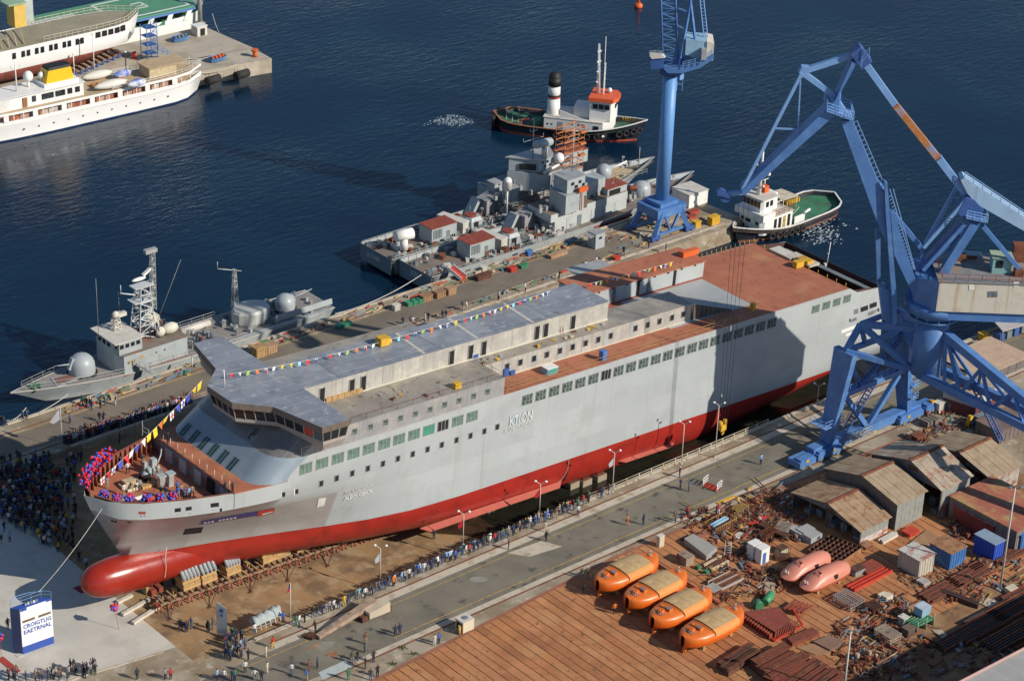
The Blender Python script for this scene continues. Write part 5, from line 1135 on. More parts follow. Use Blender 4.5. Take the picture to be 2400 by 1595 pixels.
for k in range(3):mb=MB();mb.boxz(19.8+k*1.15,20.7+k*1.15,-2.72,-2.5,6.5,7.4);v.part('window',mb,GLASSD,wh)
for yy in(-1.0,0,1.0):mb=MB();mb.boxz(23.86,23.93,yy-.4,yy+.4,6.5,7.4);v.part('window',mb,GLASSD,wh)
mb=MB();mb.boxz(16,19.2,-1.8,1.8,4,6.2);v.part('engine_casing',mb,WHITE)
mb=MB();mb.tube((11.9,-.9,2),(11.9,-.9,7.2),1.35,1.15,n=18);fn=v.part('funnel',mb,WHITE)
mb=MB();mb.tube((11.9,-.9,7.2),(11.9,-.9,9.6),1.18,1.12,n=18);v.part('funnel_collar',mb,WHITE,fn)
mb=MB();mb.tube((11.9,-.9,9.6),(11.9,-.9,11.2),1.22,n=18);mb.ell((11.9,-.9,11.2),1.22,1.22,1.2,18,6,z0=0);v.part('funnel_top',mb,BLACK,fn)
mb=MB();mb.tube((11.9,-.9,7.2),(11.9,-.9,7.45),1.24,n=18);v.part('funnel_band',mb,PRIMERB,fn);mb=MB();mb.tube((11.9,-.9,7.5),(11.9,-.9,7.85),1.23,n=18);v.part('funnel_band',mb,BLACK,fn)
mb=MB();mb.tube((20.2,0,8.7),(19.9,0,18.5),.42,.2,n=8)
for z,w_ in((11,1.0),(13,.8),(15,1.1),(17,1.0)):mb.tube((20,-w_,z),(20,w_,z),.07,n=4);mb.boxz(19.7,20.4,-.5,.5,z,z+.1);mb.ell((20,-w_,z+.2),.2,.2,.2,6,4,z0=-.9)
mb.tube((21.3,-.4,8.7),(21.2,-.4,20.2),.06,n=4);mb.rail([(21.3,-.6,8.7),(21.3,.6,8.7)],6,.04,.6,6);v.part('mast',mb,WHITE)
mb=MB();mb.ell((22.3,.8,9.2),.45,.45,.5,10,6,z0=-.9);v.part('radome',mb,WHITE)
mb=MB()
for xx in(3,4.2,5.4):mb.beam((xx,-2.6,.9),(xx-.9,2.4,2.6),.14)
mb.beam((2.5,-2.4,1.2),(6.5,-2.2,2.6),.14);v.part('tow_frame',mb,M('pale_green',(.30,.42,.28),.6));mb=MB();mb.boxz(8,9.6,-2.4,-.6,.9,2.6);v.part('winch',mb,GREEN);mb=MB();mb.path([(5.8,-2.6,.9),(6.0,-2.4,2.4),(7.6,-2.4,2.8)],.12,6);v.part('tow_hook',mb,PRIMERB)
mb=MB()
for k in range(9):mb.boxz(24.8+k*.5,25.05+k*.5,2.6-k*.22,2.9-k*.22,2.6,3.3+k*.05)
v.part('stowed_fender',mb,YELL)
def tyres(v,ol,ts,z,r=.72,side=-1):
 n_=len(ol)-1
 for t in ts:
  i=int(t*n_);f=t*n_-i;a,b=ol[i],ol[min(n_,i+1)];x=a[0]+(b[0]-a[0])*f;h=a[1]+(b[1]-a[1])*f;zz=a[2]+(b[2]-a[2])*f
  d=Vector((b[0]-a[0],side*(b[1]-a[1]),0)).normalized();nrm=Vector((d.y,-d.x,0));nrm=nrm if nrm.y*side>0 or abs(nrm.y)<.3 else-nrm
  mb=MB();c=Vector((x,side*h*.96,z+(zz-ol[8][2])*.75))+nrm*.16;pr_=[]
  for k in range(13):
   a_=2*math.pi*k/12;pr_.append(c+d*(r*.72*math.cos(a_))+Vector((0,0,r*.72*math.sin(a_))))
  mb.path(pr_,r*.3,6);v.part('tyre_fender',mb,RUBBER)
tyres(v,ol,(.36,.44,.57,.64,.69,.80,.85,.90,.94),1.0)
mb=MB()
for k in range(6):mb.tube((.15+.15*abs(k-2.5),-2.2+k*.9,.2),(.15+.15*abs(k-2.5),-2.2+k*.9,2.4),.42,n=8)
v.part('stern_fender',mb,RUBBER)
v=Vessel('tugboat','black hulled tugboat with green after deck and cream awning near the pier head',(91.6,48.6),R(3))
h_,ol=hullform(27.5,8.8,2.0,bow=0,rnd=True,sheer=1.4,flare=.55,boot=.4,bowp=.40,keel=-.7,wlr=.9,sst=.5)
v.part('hull',h_,[NAVY,M('tug_brown',(.20,.09,.06),.6,var=.2)]);v.part('deck',deckmesh(ol,-.85,.2),M('tug_green_deck',(.05,.21,.11),.7,var=.2,c2=(.09,.09,.06),amt=.3,s2=.5,seam=(.9,9),sax='xy',seamc=.75));v.part('bulwark_cap',rim(ol,.26,.16),WHITE)
mb=MB()
for sg in(-1,1):
 for a,b in zip(ol[:-1],ol[1:]):mb.quad((a[0],sg*max(.02,a[1]-.18),a[2]-.85),(b[0],sg*max(.02,b[1]-.18),b[2]-.85),(b[0],sg*max(.02,b[1]-.18),b[2]-.06),(a[0],sg*max(.02,a[1]-.18),a[2]-.06))
v.part('bulwark_lining',mb,M('lining_dark',(.05,.035,.03),.7,var=.3))
dz=1.3;mb=MB();mb.prism([(4.4,-2.2),(5.0,-2.9),(12.4,-2.9),(12.4,2.9),(5.0,2.9),(4.4,2.2)],dz,4.2);hs=v.part('deck_house',mb,WHITE)
for k in range(4):mb=MB();mb.boxz(7.5+k*1.2,8.2+k*1.2,-2.95,-2.9,1.5,3.7);v.part('door',mb,DARK if k!=2 else YELLD,hs)
for yy,zz in((-1.6,3.1),(.2,3.1),(.7,3.1),(1.7,3.2),(-1.3,1.7),(.2,1.6),(1.4,1.9)):mb=MB();mb.boxz(4.34,4.4,yy-.3,yy+.3,zz,zz+.6);v.part('window',mb,GLASSD,hs)
mb=MB();mb.prism([(4.0,-3.3),(7.2,-3.3),(7.2,3.3),(4.0,3.3)],4.2,5.4);v.part('bridge_front',mb,WHITE,hs);mb=MB();mb.boxz(7.2,12.6,-3.1,3.1,4.2,4.3);v.part('boat_deck',mb,WHITED,hs)
mb=MB();mb.rail([(7.3,-3.0,4.3),(12.5,-3.0,4.3),(12.5,3,4.3)],1.0,.04,1.2);v.part('deck_rail',mb,PRIMER)
mb=MB();mb.prism([(4.6,-1.9),(5.1,-2.3),(8.6,-2.3),(8.6,2.3),(5.1,2.3),(4.6,1.9)],5.4,7.7);wh=v.part('wheelhouse',mb,WHITE);mb=MB();mb.boxz(4.5,8.8,-2.5,2.5,7.7,7.85);v.part('wheelhouse_roof',mb,WHITED,wh)
for k in range(5):mb=MB();mb.boxz(4.5,4.6 if abs(k-2)<2 else 4.95,-1.9+k*.8,-1.3+k*.8,6.3,7.4);v.part('window',mb,GLASSD,wh)
for k in range(2):mb=MB();mb.boxz(5.6+k*1.1,6.3+k*1.1,-2.36,-2.3,6.3,7.3);v.part('window',mb,GLASSD,wh)
mb=MB();mb.boxz(9,11.2,-.2,2.0,4.3,7.0);v.part('funnel_casing',mb,WHITE);mb=MB();mb.slab([(9.6,-2.8,6.7),(13.6,-2.8,6.5),(13.6,1.0,6.5),(9.6,1.2,6.7)],(0,0,.12));aw=v.part('awning',mb,CREAM)
mb=MB()
for px,py in((9.8,-2.7),(13.4,-2.7),(13.4,.9)):mb.tube((px,py,4.3),(px,py,6.6),.06,n=4)
v.part('awning_post',mb,WHITE,aw)
mb=MB();mb.boxz(7.4,8.5,-.3,1.0,7.85,9.0);v.part('life_raft',mb,ORANGE)
mb=MB();mb.tube((6.2,0,7.85),(6.4,0,17.3),.4,.12,n=8)
for z,w_ in((11.5,.9),(13,1.1),(9.5,.8)):mb.tube((6.3,-w_,z),(6.3,w_,z),.06,n=4);mb.ell((6.3,-w_,z+.1),.24,.24,.24,6,4,z0=-.9);mb.ell((6.3,w_,z+.1),.24,.24,.24,6,4,z0=-.9)
v.part('mast',mb,WHITE);mb=MB();mb.tube((9.4,1.5,7),(9.4,1.5,9.3),.1,n=5);mb.tube((8.7,1.5,9.3),(10.3,1.5,9.3),.08,n=4);mb.ell((10.3,1.5,10.1),.35,.35,.4,8,5,z0=-.9);v.part('aerial',mb,WHITE)
mb=MB();mb.boxz(13,15.8,-3.0,-2.9,1.3,2.7);mb.tube((15.4,-3,2.8),(17,-3,3.1),.25,n=8);v.part('side_screen',mb,WHITE)
mb=MB();mb.rail([(12.5,-2.6,1.2),(12.5,2.6,1.2)],1.2,.05,1.2);mb.beam((14,-1,1.6),(17.5,-.2,2.4),.16);mb.beam((14,1,1.4),(16.5,1,1.4),.3);v.part('tow_gear',mb,M('pale_green',(.30,.42,.28),.6))
mb=MB()
for k in range(8):mb.boxz(18+k*.45,18.25+k*.45,3.0-.02*k,3.4-.02*k,1.4,2.2)
v.part('stowed_fender',mb,YELL)
tyres(v,ol[::-1]if False else ol,(.42,.48,.54,.60,.66,.72),.75,.75)
v=Vessel('motor_yacht','white passenger yacht with a yellow funnel lying alongside the far quay',(-4,166.0),R(-2.2))
h_,ol=hullform(63,7.8,3.2,bow=0,rnd=True,sheer=.6,flare=.8,boot=.3,bowp=.4,keel=-.6,wlr=.94)
YW=M('yacht_white',(.80,.79,.76),.3,var=.03)
v.part('hull',h_,[YW,M('yacht_blue',(.03,.05,.14),.4)]);v.part('main_deck',deckmesh(ol,-.02,.1),WOODL)
olu=[(a[0]-(.25 if a[0]>60 else 0),max(.02,a[1]-.12),a[2])for a in ol if a[0]>10]
mb=MB()
for a,b in zip(olu[:-1],olu[1:]):
 for sg in(-1,1):mb.quad((a[0],sg*a[1],3.2),(b[0],sg*b[1],3.2),(b[0],sg*b[1],4.0),(a[0],sg*a[1],4.0));mb.quad((a[0],sg*a[1],5.1),(b[0],sg*b[1],5.1),(b[0],sg*b[1],5.6),(a[0],sg*a[1],5.6))
v.part('promenade_bulwark',mb,YW)
mb=deckmesh([(a[0],a[1],5.55)for a in olu],0,.02);v.part('upper_deck',mb,M('teak',(.48,.36,.22),.7,var=.15))
mb=MB();mb.boxz(12,57,-2.9,2.9,3.2,5.5);v.part('main_house',mb,M('varnished_wood',(.36,.12,.06),.5,var=.25,vs=.5,c2=(.6,.55,.48),amt=.5,s2=.35))
for k in range(21):mb=MB();xx=18+k*2;mb.boxz(xx,xx+(.12 if k%3 else 1.0),-3.78,-3.62,4.0,5.1);v.part('promenade_pillar',mb,YW)
mb=MB()
for k in range(2):xx=50+k*5.0;mb.boxz(xx,xx+.2,-3.75,-3.6,4,5.1)
v.part('promenade_pillar',mb,YW)
tag(v.part('deck_rail',MB().rail([(a[0],-a[1]+.05,5.55)for a in olu if a[0]>40],.95,.04,1.6).rail([(a[0],a[1]-.05,5.55)for a in olu if a[0]>36],.95,.04,1.6),WHITE),kind='stuff')
for k in range(11):xx=22+k*3.1;mb=MB();mb.tube((xx,-3.86,1.9),(xx,-3.5,1.9),.14,n=8);v.part('porthole',mb,GLASSD)
x,y=v.at(*uT(200,915),5.55);xr,_=v.at(*uT(730,810),5.55)
mb=MB();mb.prism([(x-4,-2.4),(xr,-2.6),(xr,2.6),(x-4,2.4)],5.55,8.1);dh=v.part('boat_deck_house',mb,YW)
for k,(a,b)in enumerate(((x+.2,.9),(x+2.2,.7),(x+4.2,2.4),(x+7.0,1.8),(xr-4.6,.7),(xr-3.4,1.0),(xr-1.8,1.0))):mb=MB();mb.boxz(a,a+b,-2.66,-2.4,6.4 if k else 5.7,7.5);v.part('window',mb,GLASSD if k else M('brown_door',(.3,.13,.06),.5),dh)
mb=MB();mb.boxz(x-6,xr+.3,-2.9,2.9,8.1,8.25);v.part('house_roof',mb,YW,dh)
mb=MB();mb.slab([(x-5,-2.6,5.5),(x-3.2,-2.6,5.5),(x-2.2,-2.6,8.1),(x-4.4,-2.6,8.1)],(0,5.2,0));v.part('bridge_front',mb,M('canvas_white',(.66,.65,.62),.8))
fx,fy=v.at(*uT(575,745),8.25);mb=MB()
rg=lambda w_,d_,z,o=0:[(fx-w_+o,-d_,z),(fx+w_*.9+o,-d_,z),(fx+w_+o,0,z),(fx+w_*.9+o,d_,z),(fx-w_+o,d_,z)]
mb.loft([rg(3.2,1.7,8.25),rg(2.5,1.35,11.2,.2)],smooth=False);mb.add(rg(2.5,1.35,11.2,.2),[(0,1,2,3,4)]);fn=v.part('funnel',mb,M('funnel_yellow',(.80,.47,.01),.4,var=.05));mb=MB();mb.loft([rg(2.5,1.35,11.2,.2),rg(2.3,1.2,11.7,.25)],smooth=False);mb.add(rg(2.3,1.2,11.7,.25),[(0,1,2,3,4)]);v.part('funnel_cap',mb,BLACK,fn)
mb=MB();mb.boxz(fx-3.6,fx+3.6,-2,2,8.24,8.9);v.part('funnel_base',mb,YW,fn)
for uv,r_ in((uT(270,745),.95),(uT(383,725),.62)):a,b=v.at(*uv,8.25);mb=MB();mb.tube((a,0.4,8.2),(a,.4,9.4),.25,n=8);mb.ell((a,.4,9.4+r_),r_,r_,r_*1.1,16,9,z0=-.95);v.part('radome',mb,WHITE)
v.mast('mast',uT(140,765),8.25,uT(140,520),.16,WHITE,((.8,.9),))
def covered_boat(v,uv,L,w_,m,nm='covered_tender',z=5.6):
 a,b=v.at(*uv,z);mb=MB();rr=[]
 for t in np.linspace(0,1,9):q=math.sin(math.pi*min(1,max(.03,t)))**.6;rr.append([(a+t*L,b+w_/2*q*math.cos(s),z+.9+(.75*q+.1)*max(-.9,math.sin(s)))for s in np.linspace(0,6.2832,11)[:-1]])
 mb.loft(rr,cap0=True,cap1=True);return v.part(nm,mb,m)
CANV=M('canvas',(.66,.63,.56),.85,var=.06);covered_boat(v,uT(790,770),7.2,2.3,CANV);covered_boat(v,uT(690,690),6.6,2.2,CANV);covered_boat(v,uT(1065,750),4.2,1.5,M('blue_white_boat',(.12,.18,.50),.5,c2=(.7,.7,.7),amt=.5,s2=.5));covered_boat(v,uT(950,670),4.0,1.5,M('blue_white_boat',(.12,.18,.50),.5))
mb=MB();a,b=v.at(*uT(1300,690),5.6);mb.boxz(a,a+6,-2.2,1.8,5.6,7.6);o=v.part('after_house',mb,WOODL);mb=MB();mb.boxz(a-.2,a+8.6,-2.5,2.4,7.6,7.75);v.part('house_roof',mb,M('teak',(.48,.36,.22),.7),o)
v.mast('ensign_staff',uT(1582,590),6.4,uT(1572,470),.06,WHITE)
mb=MB()
for k in range(6):mb.boxz(38.5+k*1.2,39.3+k*1.2,-.6,.6,5.6,6.1)
v.part('deck_seat',mb,M('orange_brown',(.5,.2,.05),.6))
v=Vessel('docked_ship','white ship with weathered red bottom propped on trestles on the far quay',(-6,183.3),0,z0=0.)
h_,ol=hullform(63,10.2,8.0,bow=0,rnd=True,sheer=.3,flare=.85,boot=3.7,bowp=.3,keel=1.3,wlr=.97)
vv=[]
for p in h_.v:
 x_,y_,z_=p
 if z_<3.6:z_=1.3+(max(0,z_)/3.7)*0 if z_<=0.01 else z_
 vv.append((x_,y_*(.72 if z_<2 else 1),z_ if z_>.5 or z_==0 else z_))
h_.v=[(a,b,1.35 if c<=1.31 else c)for a,b,c in vv]
h_.v=[(a-(max(0,(a-50))*.35 if c<3.6 else 0),b*(1 if c>3.6 else max(.12,1-max(0,(a-46))/22)),c+(max(0,a-50)*.13 if c<3.6 else 0))for a,b,c in h_.v]
OLDR=M('old_red_bottom',(.27,.07,.05),.8,var=.2,vs=.4,streak=(.38,.14,.10),samt=.5,ss=1.0,c2=(.22,.05,.04),amt=.3)
v.part('hull',h_,[M('old_white',(.80,.79,.77),.5,var=.03),OLDR]);v.part('deck',deckmesh(ol,-.02,.1),M('old_deck',(.30,.27,.19),.8,var=.15,vs=.3))
tag(v.part('deck_rail',MB().rail([(a[0],-a[1]+.1,a[2])for a in ol if a[0]>38],1.1,.05,1.4).rail([(a[0],a[1]-.1,a[2])for a in ol if a[0]>40],1.1,.05,1.4),CREAM),kind='stuff')
def uK(x,y):return(x/6.941,y/6.941)
nz=5.1
for xx in(1030,1125,1180,1268,1328,1418,1472,1562,1615,1702,1752):
 a,b=v.at(*uK(xx,600),6.4);mb=MB();px=31.5+(xx-1030)/722*15.0;mb.boxz(px,px+.75,-nz-.03,-nz+.15,6.0,7.2);v.part('window',mb,GLASSD)
for k in range(5):px=50+k*1.5;mb=MB();hw=interp(px,[(a[0],a[1])for a in sorted(ol)]);mb.boxz(px,px+1.1,-hw-.06,-hw+.35,6.5,7.6);v.part('deck_opening',mb,DARK)
for k in range(6):px=17+k*1.7;mb=MB();mb.tube((px,-nz-.03,5.2),(px,-nz+.2,5.2),.14,n=8);v.part('porthole',mb,GLASSD)
mb=MB();mb.boxz(13.6,15.2,-nz-.04,-nz+.2,4.3,6.8);v.part('side_door',mb,DARK)
mb=MB();mb.boxz(10,29,-4.9,4.9,8,10.4);o=v.part('superstructure',mb,M('old_white',(.80,.79,.77),.5));mb=MB();mb.boxz(9,31,-5.2,5.2,10.4,10.55);v.part('boat_deck',mb,M('old_deck',(.30,.27,.19),.8),o)
for k in range(7):mb=MB();mb.boxz(18+k*1.6,19.4+k*1.6,-4.95,-4.9,8.7,10.2);v.part('opening',mb,DARK,o)
for k in range(4):mb=MB();mb.boxz(10.6+k*1.5,11.5+k*1.5,-4.95,-4.9,8.4,9.4);v.part('window',mb,GLASSD,o)
mb=MB();mb.boxz(11,17,-3.5,3.5,10.55,13);o=v.part('bridge',mb,M('old_white',(.80,.79,.77),.5));mb=MB();mb.boxz(12,12.8,-3.56,-3.5,11,12.6);v.part('door',mb,GLASSD,o);mb=MB();mb.boxz(10.5,17,-5.4,-3.5,10.7,11.8);v.part('bridge_wing',mb,M('old_white',(.80,.79,.77),.5),o)
a,b=v.at(*uK(420,490),10.6);mb=MB();mb.boxz(a-1.2,a+1.3,-1.5,1.5,10.6,15.2);o=v.part('funnel',mb,M('old_yellow',(.66,.44,.10),.6,var=.1));mb=MB();mb.boxz(a-2.4,a+1.5,-1.7,1.7,15.2,15.5);v.part('funnel_cap',mb,M('pale_green',(.30,.42,.28),.6),o)
mb=MB()
for xx,yy in((27.6,-1),(30,1)):mb.tube((xx,yy,8),(xx,yy,11.2),.4,n=8);mb.ell((xx,yy,11.4),.8,.8,.6,10,6,z0=-.9)
v.part('ventilator',mb,WHITED);mb=MB();mb.tube((9.5,0,10.5),(9.5,0,21),.3,.15,n=6);v.part('mast',mb,WHITED)
for k in range(7):mb=MB();mb.beam((30+k*1.6,-4,8.2),(33+k*1.6,3,9.0),.14);v.part('spar',mb,CREAM if k%3 else WOODL)if k<4 else None
v=Vessel('supply_ship','white ship with a large green deck marked with white lines behind the docked ship',(12,196.2),0)
h_,ol=hullform(69,14,5.2,bow=0,rnd=True,sheer=.2,flare=.9,boot=.5,bowp=.25,keel=-.6,wlr=.98)
v.part('hull',h_,[YW,NAVY]);v.part('lower_deck',deckmesh(ol,-.9,.3),GREEN)
mb=MB();mb.prism([(30,-6.6),(62.5,-6.6),(64,-4),(64,4),(62.5,6.6),(30,6.6)],6.7,7.0);hd=v.part('helicopter_deck',mb,M('heli_green',(.09,.27,.16),.7,var=.1,vs=.3));mb=MB();mb.prism([(30,-6.9),(62.6,-6.9),(64.3,-4),(64.3,4),(62.6,6.9),(30,6.9)],6.3,6.69);v.part('deck_fascia',mb,M('fascia_blue',(.10,.20,.45),.6),hd)
mb=MB()
for a,b in(((45,-5.4),(62,-5.4)),((62,-5.4),(62,5.4)),((45,-5.4),(45,5.4)),((45,5.4),(62,5.4))):mb.beam((a[0],a[1],7.01),(b[0],b[1],7.01),.45,.02)
mb.beam((52,-1.5,7.01),(54.4,-1.5,7.01),.4,.02);mb.beam((54.4,-1.5,7.01),(54.4,1.5,7.01),.4,.02);mb.beam((52,1.5,7.01),(54.4,1.5,7.01),.4,.02);mb.beam((53,-.2,7.01),(54.4,-.2,7.01),.4,.02);v.part('deck_marking',mb,WHITE,hd)
for k in range(7):mb=MB();mb.slab([(32+k*4.6,-6.85,4.3),(33.2+k*4.6,-6.85,4.3),(34.2+k*4.6,-6.85,6.3),(33.0+k*4.6,-6.85,6.3)],(0,.3,0));v.part('deck_strut',mb,YW)
for k in range(5):mb=MB();mb.boxz(34.3+k*4.6,36.6+k*4.6,-6.95,-6.9,4.4,5.2);v.part('opening',mb,GREEN)
x,y=v.at(*uK(1330,360),5);mb=MB();mb.boxz(26,36,-6.6,-2.6,5,9.4);o=v.part('deck_house',mb,M('pale_green_grey',(.42,.47,.44),.6));mb=MB();mb.boxz(29,30.4,-6.66,-6.6,6.9,8.2);v.part('window',mb,LBLUE,o)
mb=MB();mb.boxz(23,25.2,-6,-2,5,17);v.part('exhaust_tower',mb,M('pale_green_grey',(.42,.47,.44),.6))
mb=MB();mb.loft([[(8,-5,5),(20,-5,5),(20,5,5),(8,5,5)],[(10,-3.4,14),(17,-3.4,14),(17,3.4,14),(10,3.4,14)]],smooth=False);mb.add([(10,-3.4,14),(17,-3.4,14),(17,3.4,14),(10,3.4,14)],[(0,1,2,3)]);o=v.part('funnel',mb,M('royal_blue',(.02,.11,.55),.5,var=.08))
mb=MB();mb.tube((14,-4.45,9.5),(14,-4.05,9.6),1.2,n=20);v.part('funnel_disc',mb,WHITE,o)
mb=MB();mb.rail([(36,-6.4,7.0),(30,-6.4,7.0)],1,.06,1.4);v.part('deck_rail',mb,CREAM)
# == things on the slip and the near quay
def GS(u,v):return PL(u,v,(-53.5,0,0),(.0572,0,1))
def cU(x,y):return(800+x/2.904,960+y/2.904)
def cP(x,y):return(480+x/3.371,1280+y/3.371)
def cL(x,y):return(1550+x/7.867,1030+y/7.867)
def cK(x,y):return(700+x/7.867,1400+y/7.867)
def cR(x,y):return(1300+x/3.044,1080+y/3.044)
def cH(x,y):return(380+x/3.2,1220+y/3.2)
def cY(x,y):return(2000+x/3.7775,1180+y/3.7775)
def cX(x,y):return(1660+x/5.8075,1150+y/5.8075)
def cZ(x,y):return(1560+x/2.696,1380+y/2.696)
def cW(x,y):return(1950+x/2.891,820+y/2.891)
a,b=GS(*cH(0,670)),GS(*cH(1280,225));yt_=float((a[1]+b[1])/2)
cr_t=thing('launching_cradle','long timber launching track on red steel trestles under the bow of the ship','slipway track',(float(a[0]),yt_,0))
W=lambda n_,mb,m,par=None:mb.build(n_,m,par or cr_t,world=True)
x=float(a[0])-.5;k=0
while x<6:
 z=fz(x);mb=MB()
 for dx in(-.28,.28):mb.beam((x+dx,yt_-.55,z),(x+dx*.7,yt_,z+1.15),.16);mb.beam((x+dx,yt_+.55,z),(x+dx*.7,yt_,z+1.15),.16)
 mb.boxz(x-.4,x+.4,yt_-.6,yt_+.6,z+.9,z+1.1);W('trestle',mb,PRIMER);x+=1.52;k+=1
x=float(a[0])-.5;k=0
while x<6:
 z=fz(x)+1.12
 mb=MB();mb.beam((x,yt_-.55,z+.08+.02*(k%3)),(x+2.3,yt_-.5,z+.08-2.3*.0572),.28,.18);mb.beam((x,yt_+.45,z+.08),(x+2.3,yt_+.5,z+.08-2.3*.0572),.28,.18);W('track_timber',mb,M('grey_timber',(.22,.16,.10),.85,var=.3,vs=2,c2=(.32,.26,.17),amt=.4,s2=2));x+=2.35;k+=1
x=float(a[0]);
while x<6:mb=MB();mb.beam((x,yt_-.75,fz(x)+1.33),(x+.05,yt_+1.7,fz(x)+1.36),.2,.14);W('cross_timber',mb,WOOD if int(x*3)%2 else RUSTD);x+=.9
def poppet(uv,L,h,n_,bags,label):
 p=GS(*uv);x,y,z=float(p[0]),yt_+.3,fz(float(p[0]))+1.4
 t=thing('timber_poppet',label,'support',(x,y,z),0,'timber poppets under the bow')
 for r in range(int(h/.42)):
  for c in range(max(1,int(L/2.2))):
   l=L/max(1,int(L/2.2));mb=MB();mb.box((x+c*l+l/2+.05*(r%2),y+.9+.1*r,z+.21+r*.42-(c*l)*.0572),(l-.05,1.9,.39),0);mb.build('timber',WOOD if(r+c)%2 else M('fresh_timber',(.50,.30,.12),.8,var=.15,vs=1.5),t,world=True)
 for k in range(n_):
  xx=x+.35+k*(L-.5)/max(1,n_-1);zt=z+h-.05
  if bags:
   mb=MB();mb.tube((xx,y+.25,zt-.1),(xx,y+1.75,zt+1.5),.27,n=10);mb.tube((xx,y+.1,zt-.3),(xx,y+.25,zt-.1),.18,n=8);mb.build('grey_pad',M('pad_grey',(.30,.32,.33),.5,var=.12),t,world=True)
   mb=MB();mb.beam((xx,y+1.6,zt+1.4),(xx-.1,y+2.0,zt+2.6),.09);mb.build('shore',PRIMERB,t,world=True)
  else:
   mb=MB();mb.beam((xx,y+.5,zt),(xx-.05,y+1.3,zt+1.5),.24);mb.build('shore',WHITED if k%2==0 else PRIMERB,t,world=True)
poppet(cH(95,545),2.6,1.7,5,True,'timber block stack with five long grey pads nearest the bulb');poppet(cH(245,505),2.3,1.65,4,True,'timber block stack with grey pads, second from the bulb')
poppet(cH(425,440),2.2,1.5,5,True,'timber block stack with grey pads beside the dark hull recess');poppet(cH(690,345),4.4,1.3,6,False,'long timber block stack with white and red shores');poppet(cH(950,262),5.6,.5,7,False,'low pale timber stack with red shores furthest aft')
for i,(pa,pb,lab)in enumerate(((cF(725,1090),cF(815,1045),'short white timber beam leading out from under the bulb'),(cF(755,1165),cF(925,1070),'white timber beam lying between the short beam and the track end'),(cF(820,1218),cF(1030,1085),'longest white timber beam at the end of the cradle track'))):
 p,q=GS(*pa),GS(*pb);mb=MB();mb.beam((0,0,.2),Vector((q[0]-p[0],q[1]-p[1],q[2]-p[2]+.2)),.5,.35);solo('timber_beam',mb,M('white_timber',(.55,.50,.40),.8,var=.15,vs=2),lab,'beam',(p[0],p[1],p[2]))
for i,(t_,f_)in enumerate((((120,620),(55,740)),((445,515),(355,648)),((745,405),(662,535)),((1030,325),(940,450)),((1280,285),(1240,340)))):
 p,q=GS(*cH(*t_)),GS(*cH(*f_));mb=MB();mb.tube((0,0,.05),(p[0]-q[0],p[1]-q[1],p[2]-q[2]+1.1),.06,n=5);mb.tube((0,0,.05),(p[0]-q[0]-1.6,p[1]-q[1]+.1,p[2]-q[2]+1.1),.04,n=5);mb.boxz(-.3,.3,-.2,.2,0,.08);solo('prop',mb,RUSTD,('thin dark prop bracing the cradle track nearest the bulb','thin dark prop bracing the track below the grey pads','thin dark prop bracing the track at mid cradle','thin dark prop bracing the track beside the long timber stack','thin dark prop bracing the aft end of the track')[i],'prop',tuple(q))
mb=MB();random.seed(5)
for k in range(70):
 x=random.uniform(-50,2);y=yt_+random.uniform(1.2,6);z=fz(x);mb.box((x,y,z+random.uniform(.3,.9)),(random.uniform(.3,.8),random.uniform(.3,1.2),random.uniform(.6,1.9)),0,k%3)
tag(solo('keel_blocks',mb,[RUSTD,PRIMER,WOOD],'rows of dark keel blocks and shores in the shade beneath the hull','blocks'),kind='stuff')
for i,uv in enumerate((cU(1560,548),cU(1645,530),cU(1745,497))):
 p=G(*uv,WL);mb=MB();mb.boxz(0,1.7,0,2.2,-2,.95);o=solo('concrete_block',mb,CONC,('concrete block in the slip water, lowest of three by the red hull','middle concrete block of three in the slip water','concrete block in the slip water furthest from the bow')[i],'block',(p[0],p[1],WL))
 mb=MB();mb.boxz(.1,1.6,.1,2.1,.96,1.02)
 for k in range(4):mb.box((.4+k*.3,.5+.4*k,1.1),(.25,.3,.2),k)
 mb.build('rusty_cap',RUST,o)
for i,uv in enumerate((cU(905,732),cU(1000,705),cU(1090,672))):
 p=GS(*uv);mb=MB();n=3 if i==0 else 2
 for k in range(n):mb.boxz(k*.75,k*.75+.5,0,.9,0,1.6)
 if i==0:mb.boxz(-.1,2.2,0,.9,.5,.7);mb.boxz(-.1,2.2,0,.9,1.2,1.4)
 solo('bilge_block',mb,PRIMER if i==0 else M('grey_post',(.3,.27,.22),.8),('red steel bilge block under the ship beside the wet floor','pair of grey posts right of the red bilge block','second pair of grey posts near the water edge')[i],'block',tuple(p))
fe=thing('railing','long pale steel railing along the near quay edge beside the water','railing',(14,-4.15,0))
xs=np.arange(8.0,46.1,2.35)
for i,x in enumerate(xs):
 mb=MB();mb.tube((x,-4.15,0),(x,-4.15,1.15),.06,n=6);mb.build('post',CREAM if i!=7 else YELL,fe,world=True)
for z in(1.12,.75,.38):mb=MB();mb.tube((8,-4.15,z),(xs[-1],-4.15,z),.04,n=5);mb.build('rail',CREAM,fe,world=True)
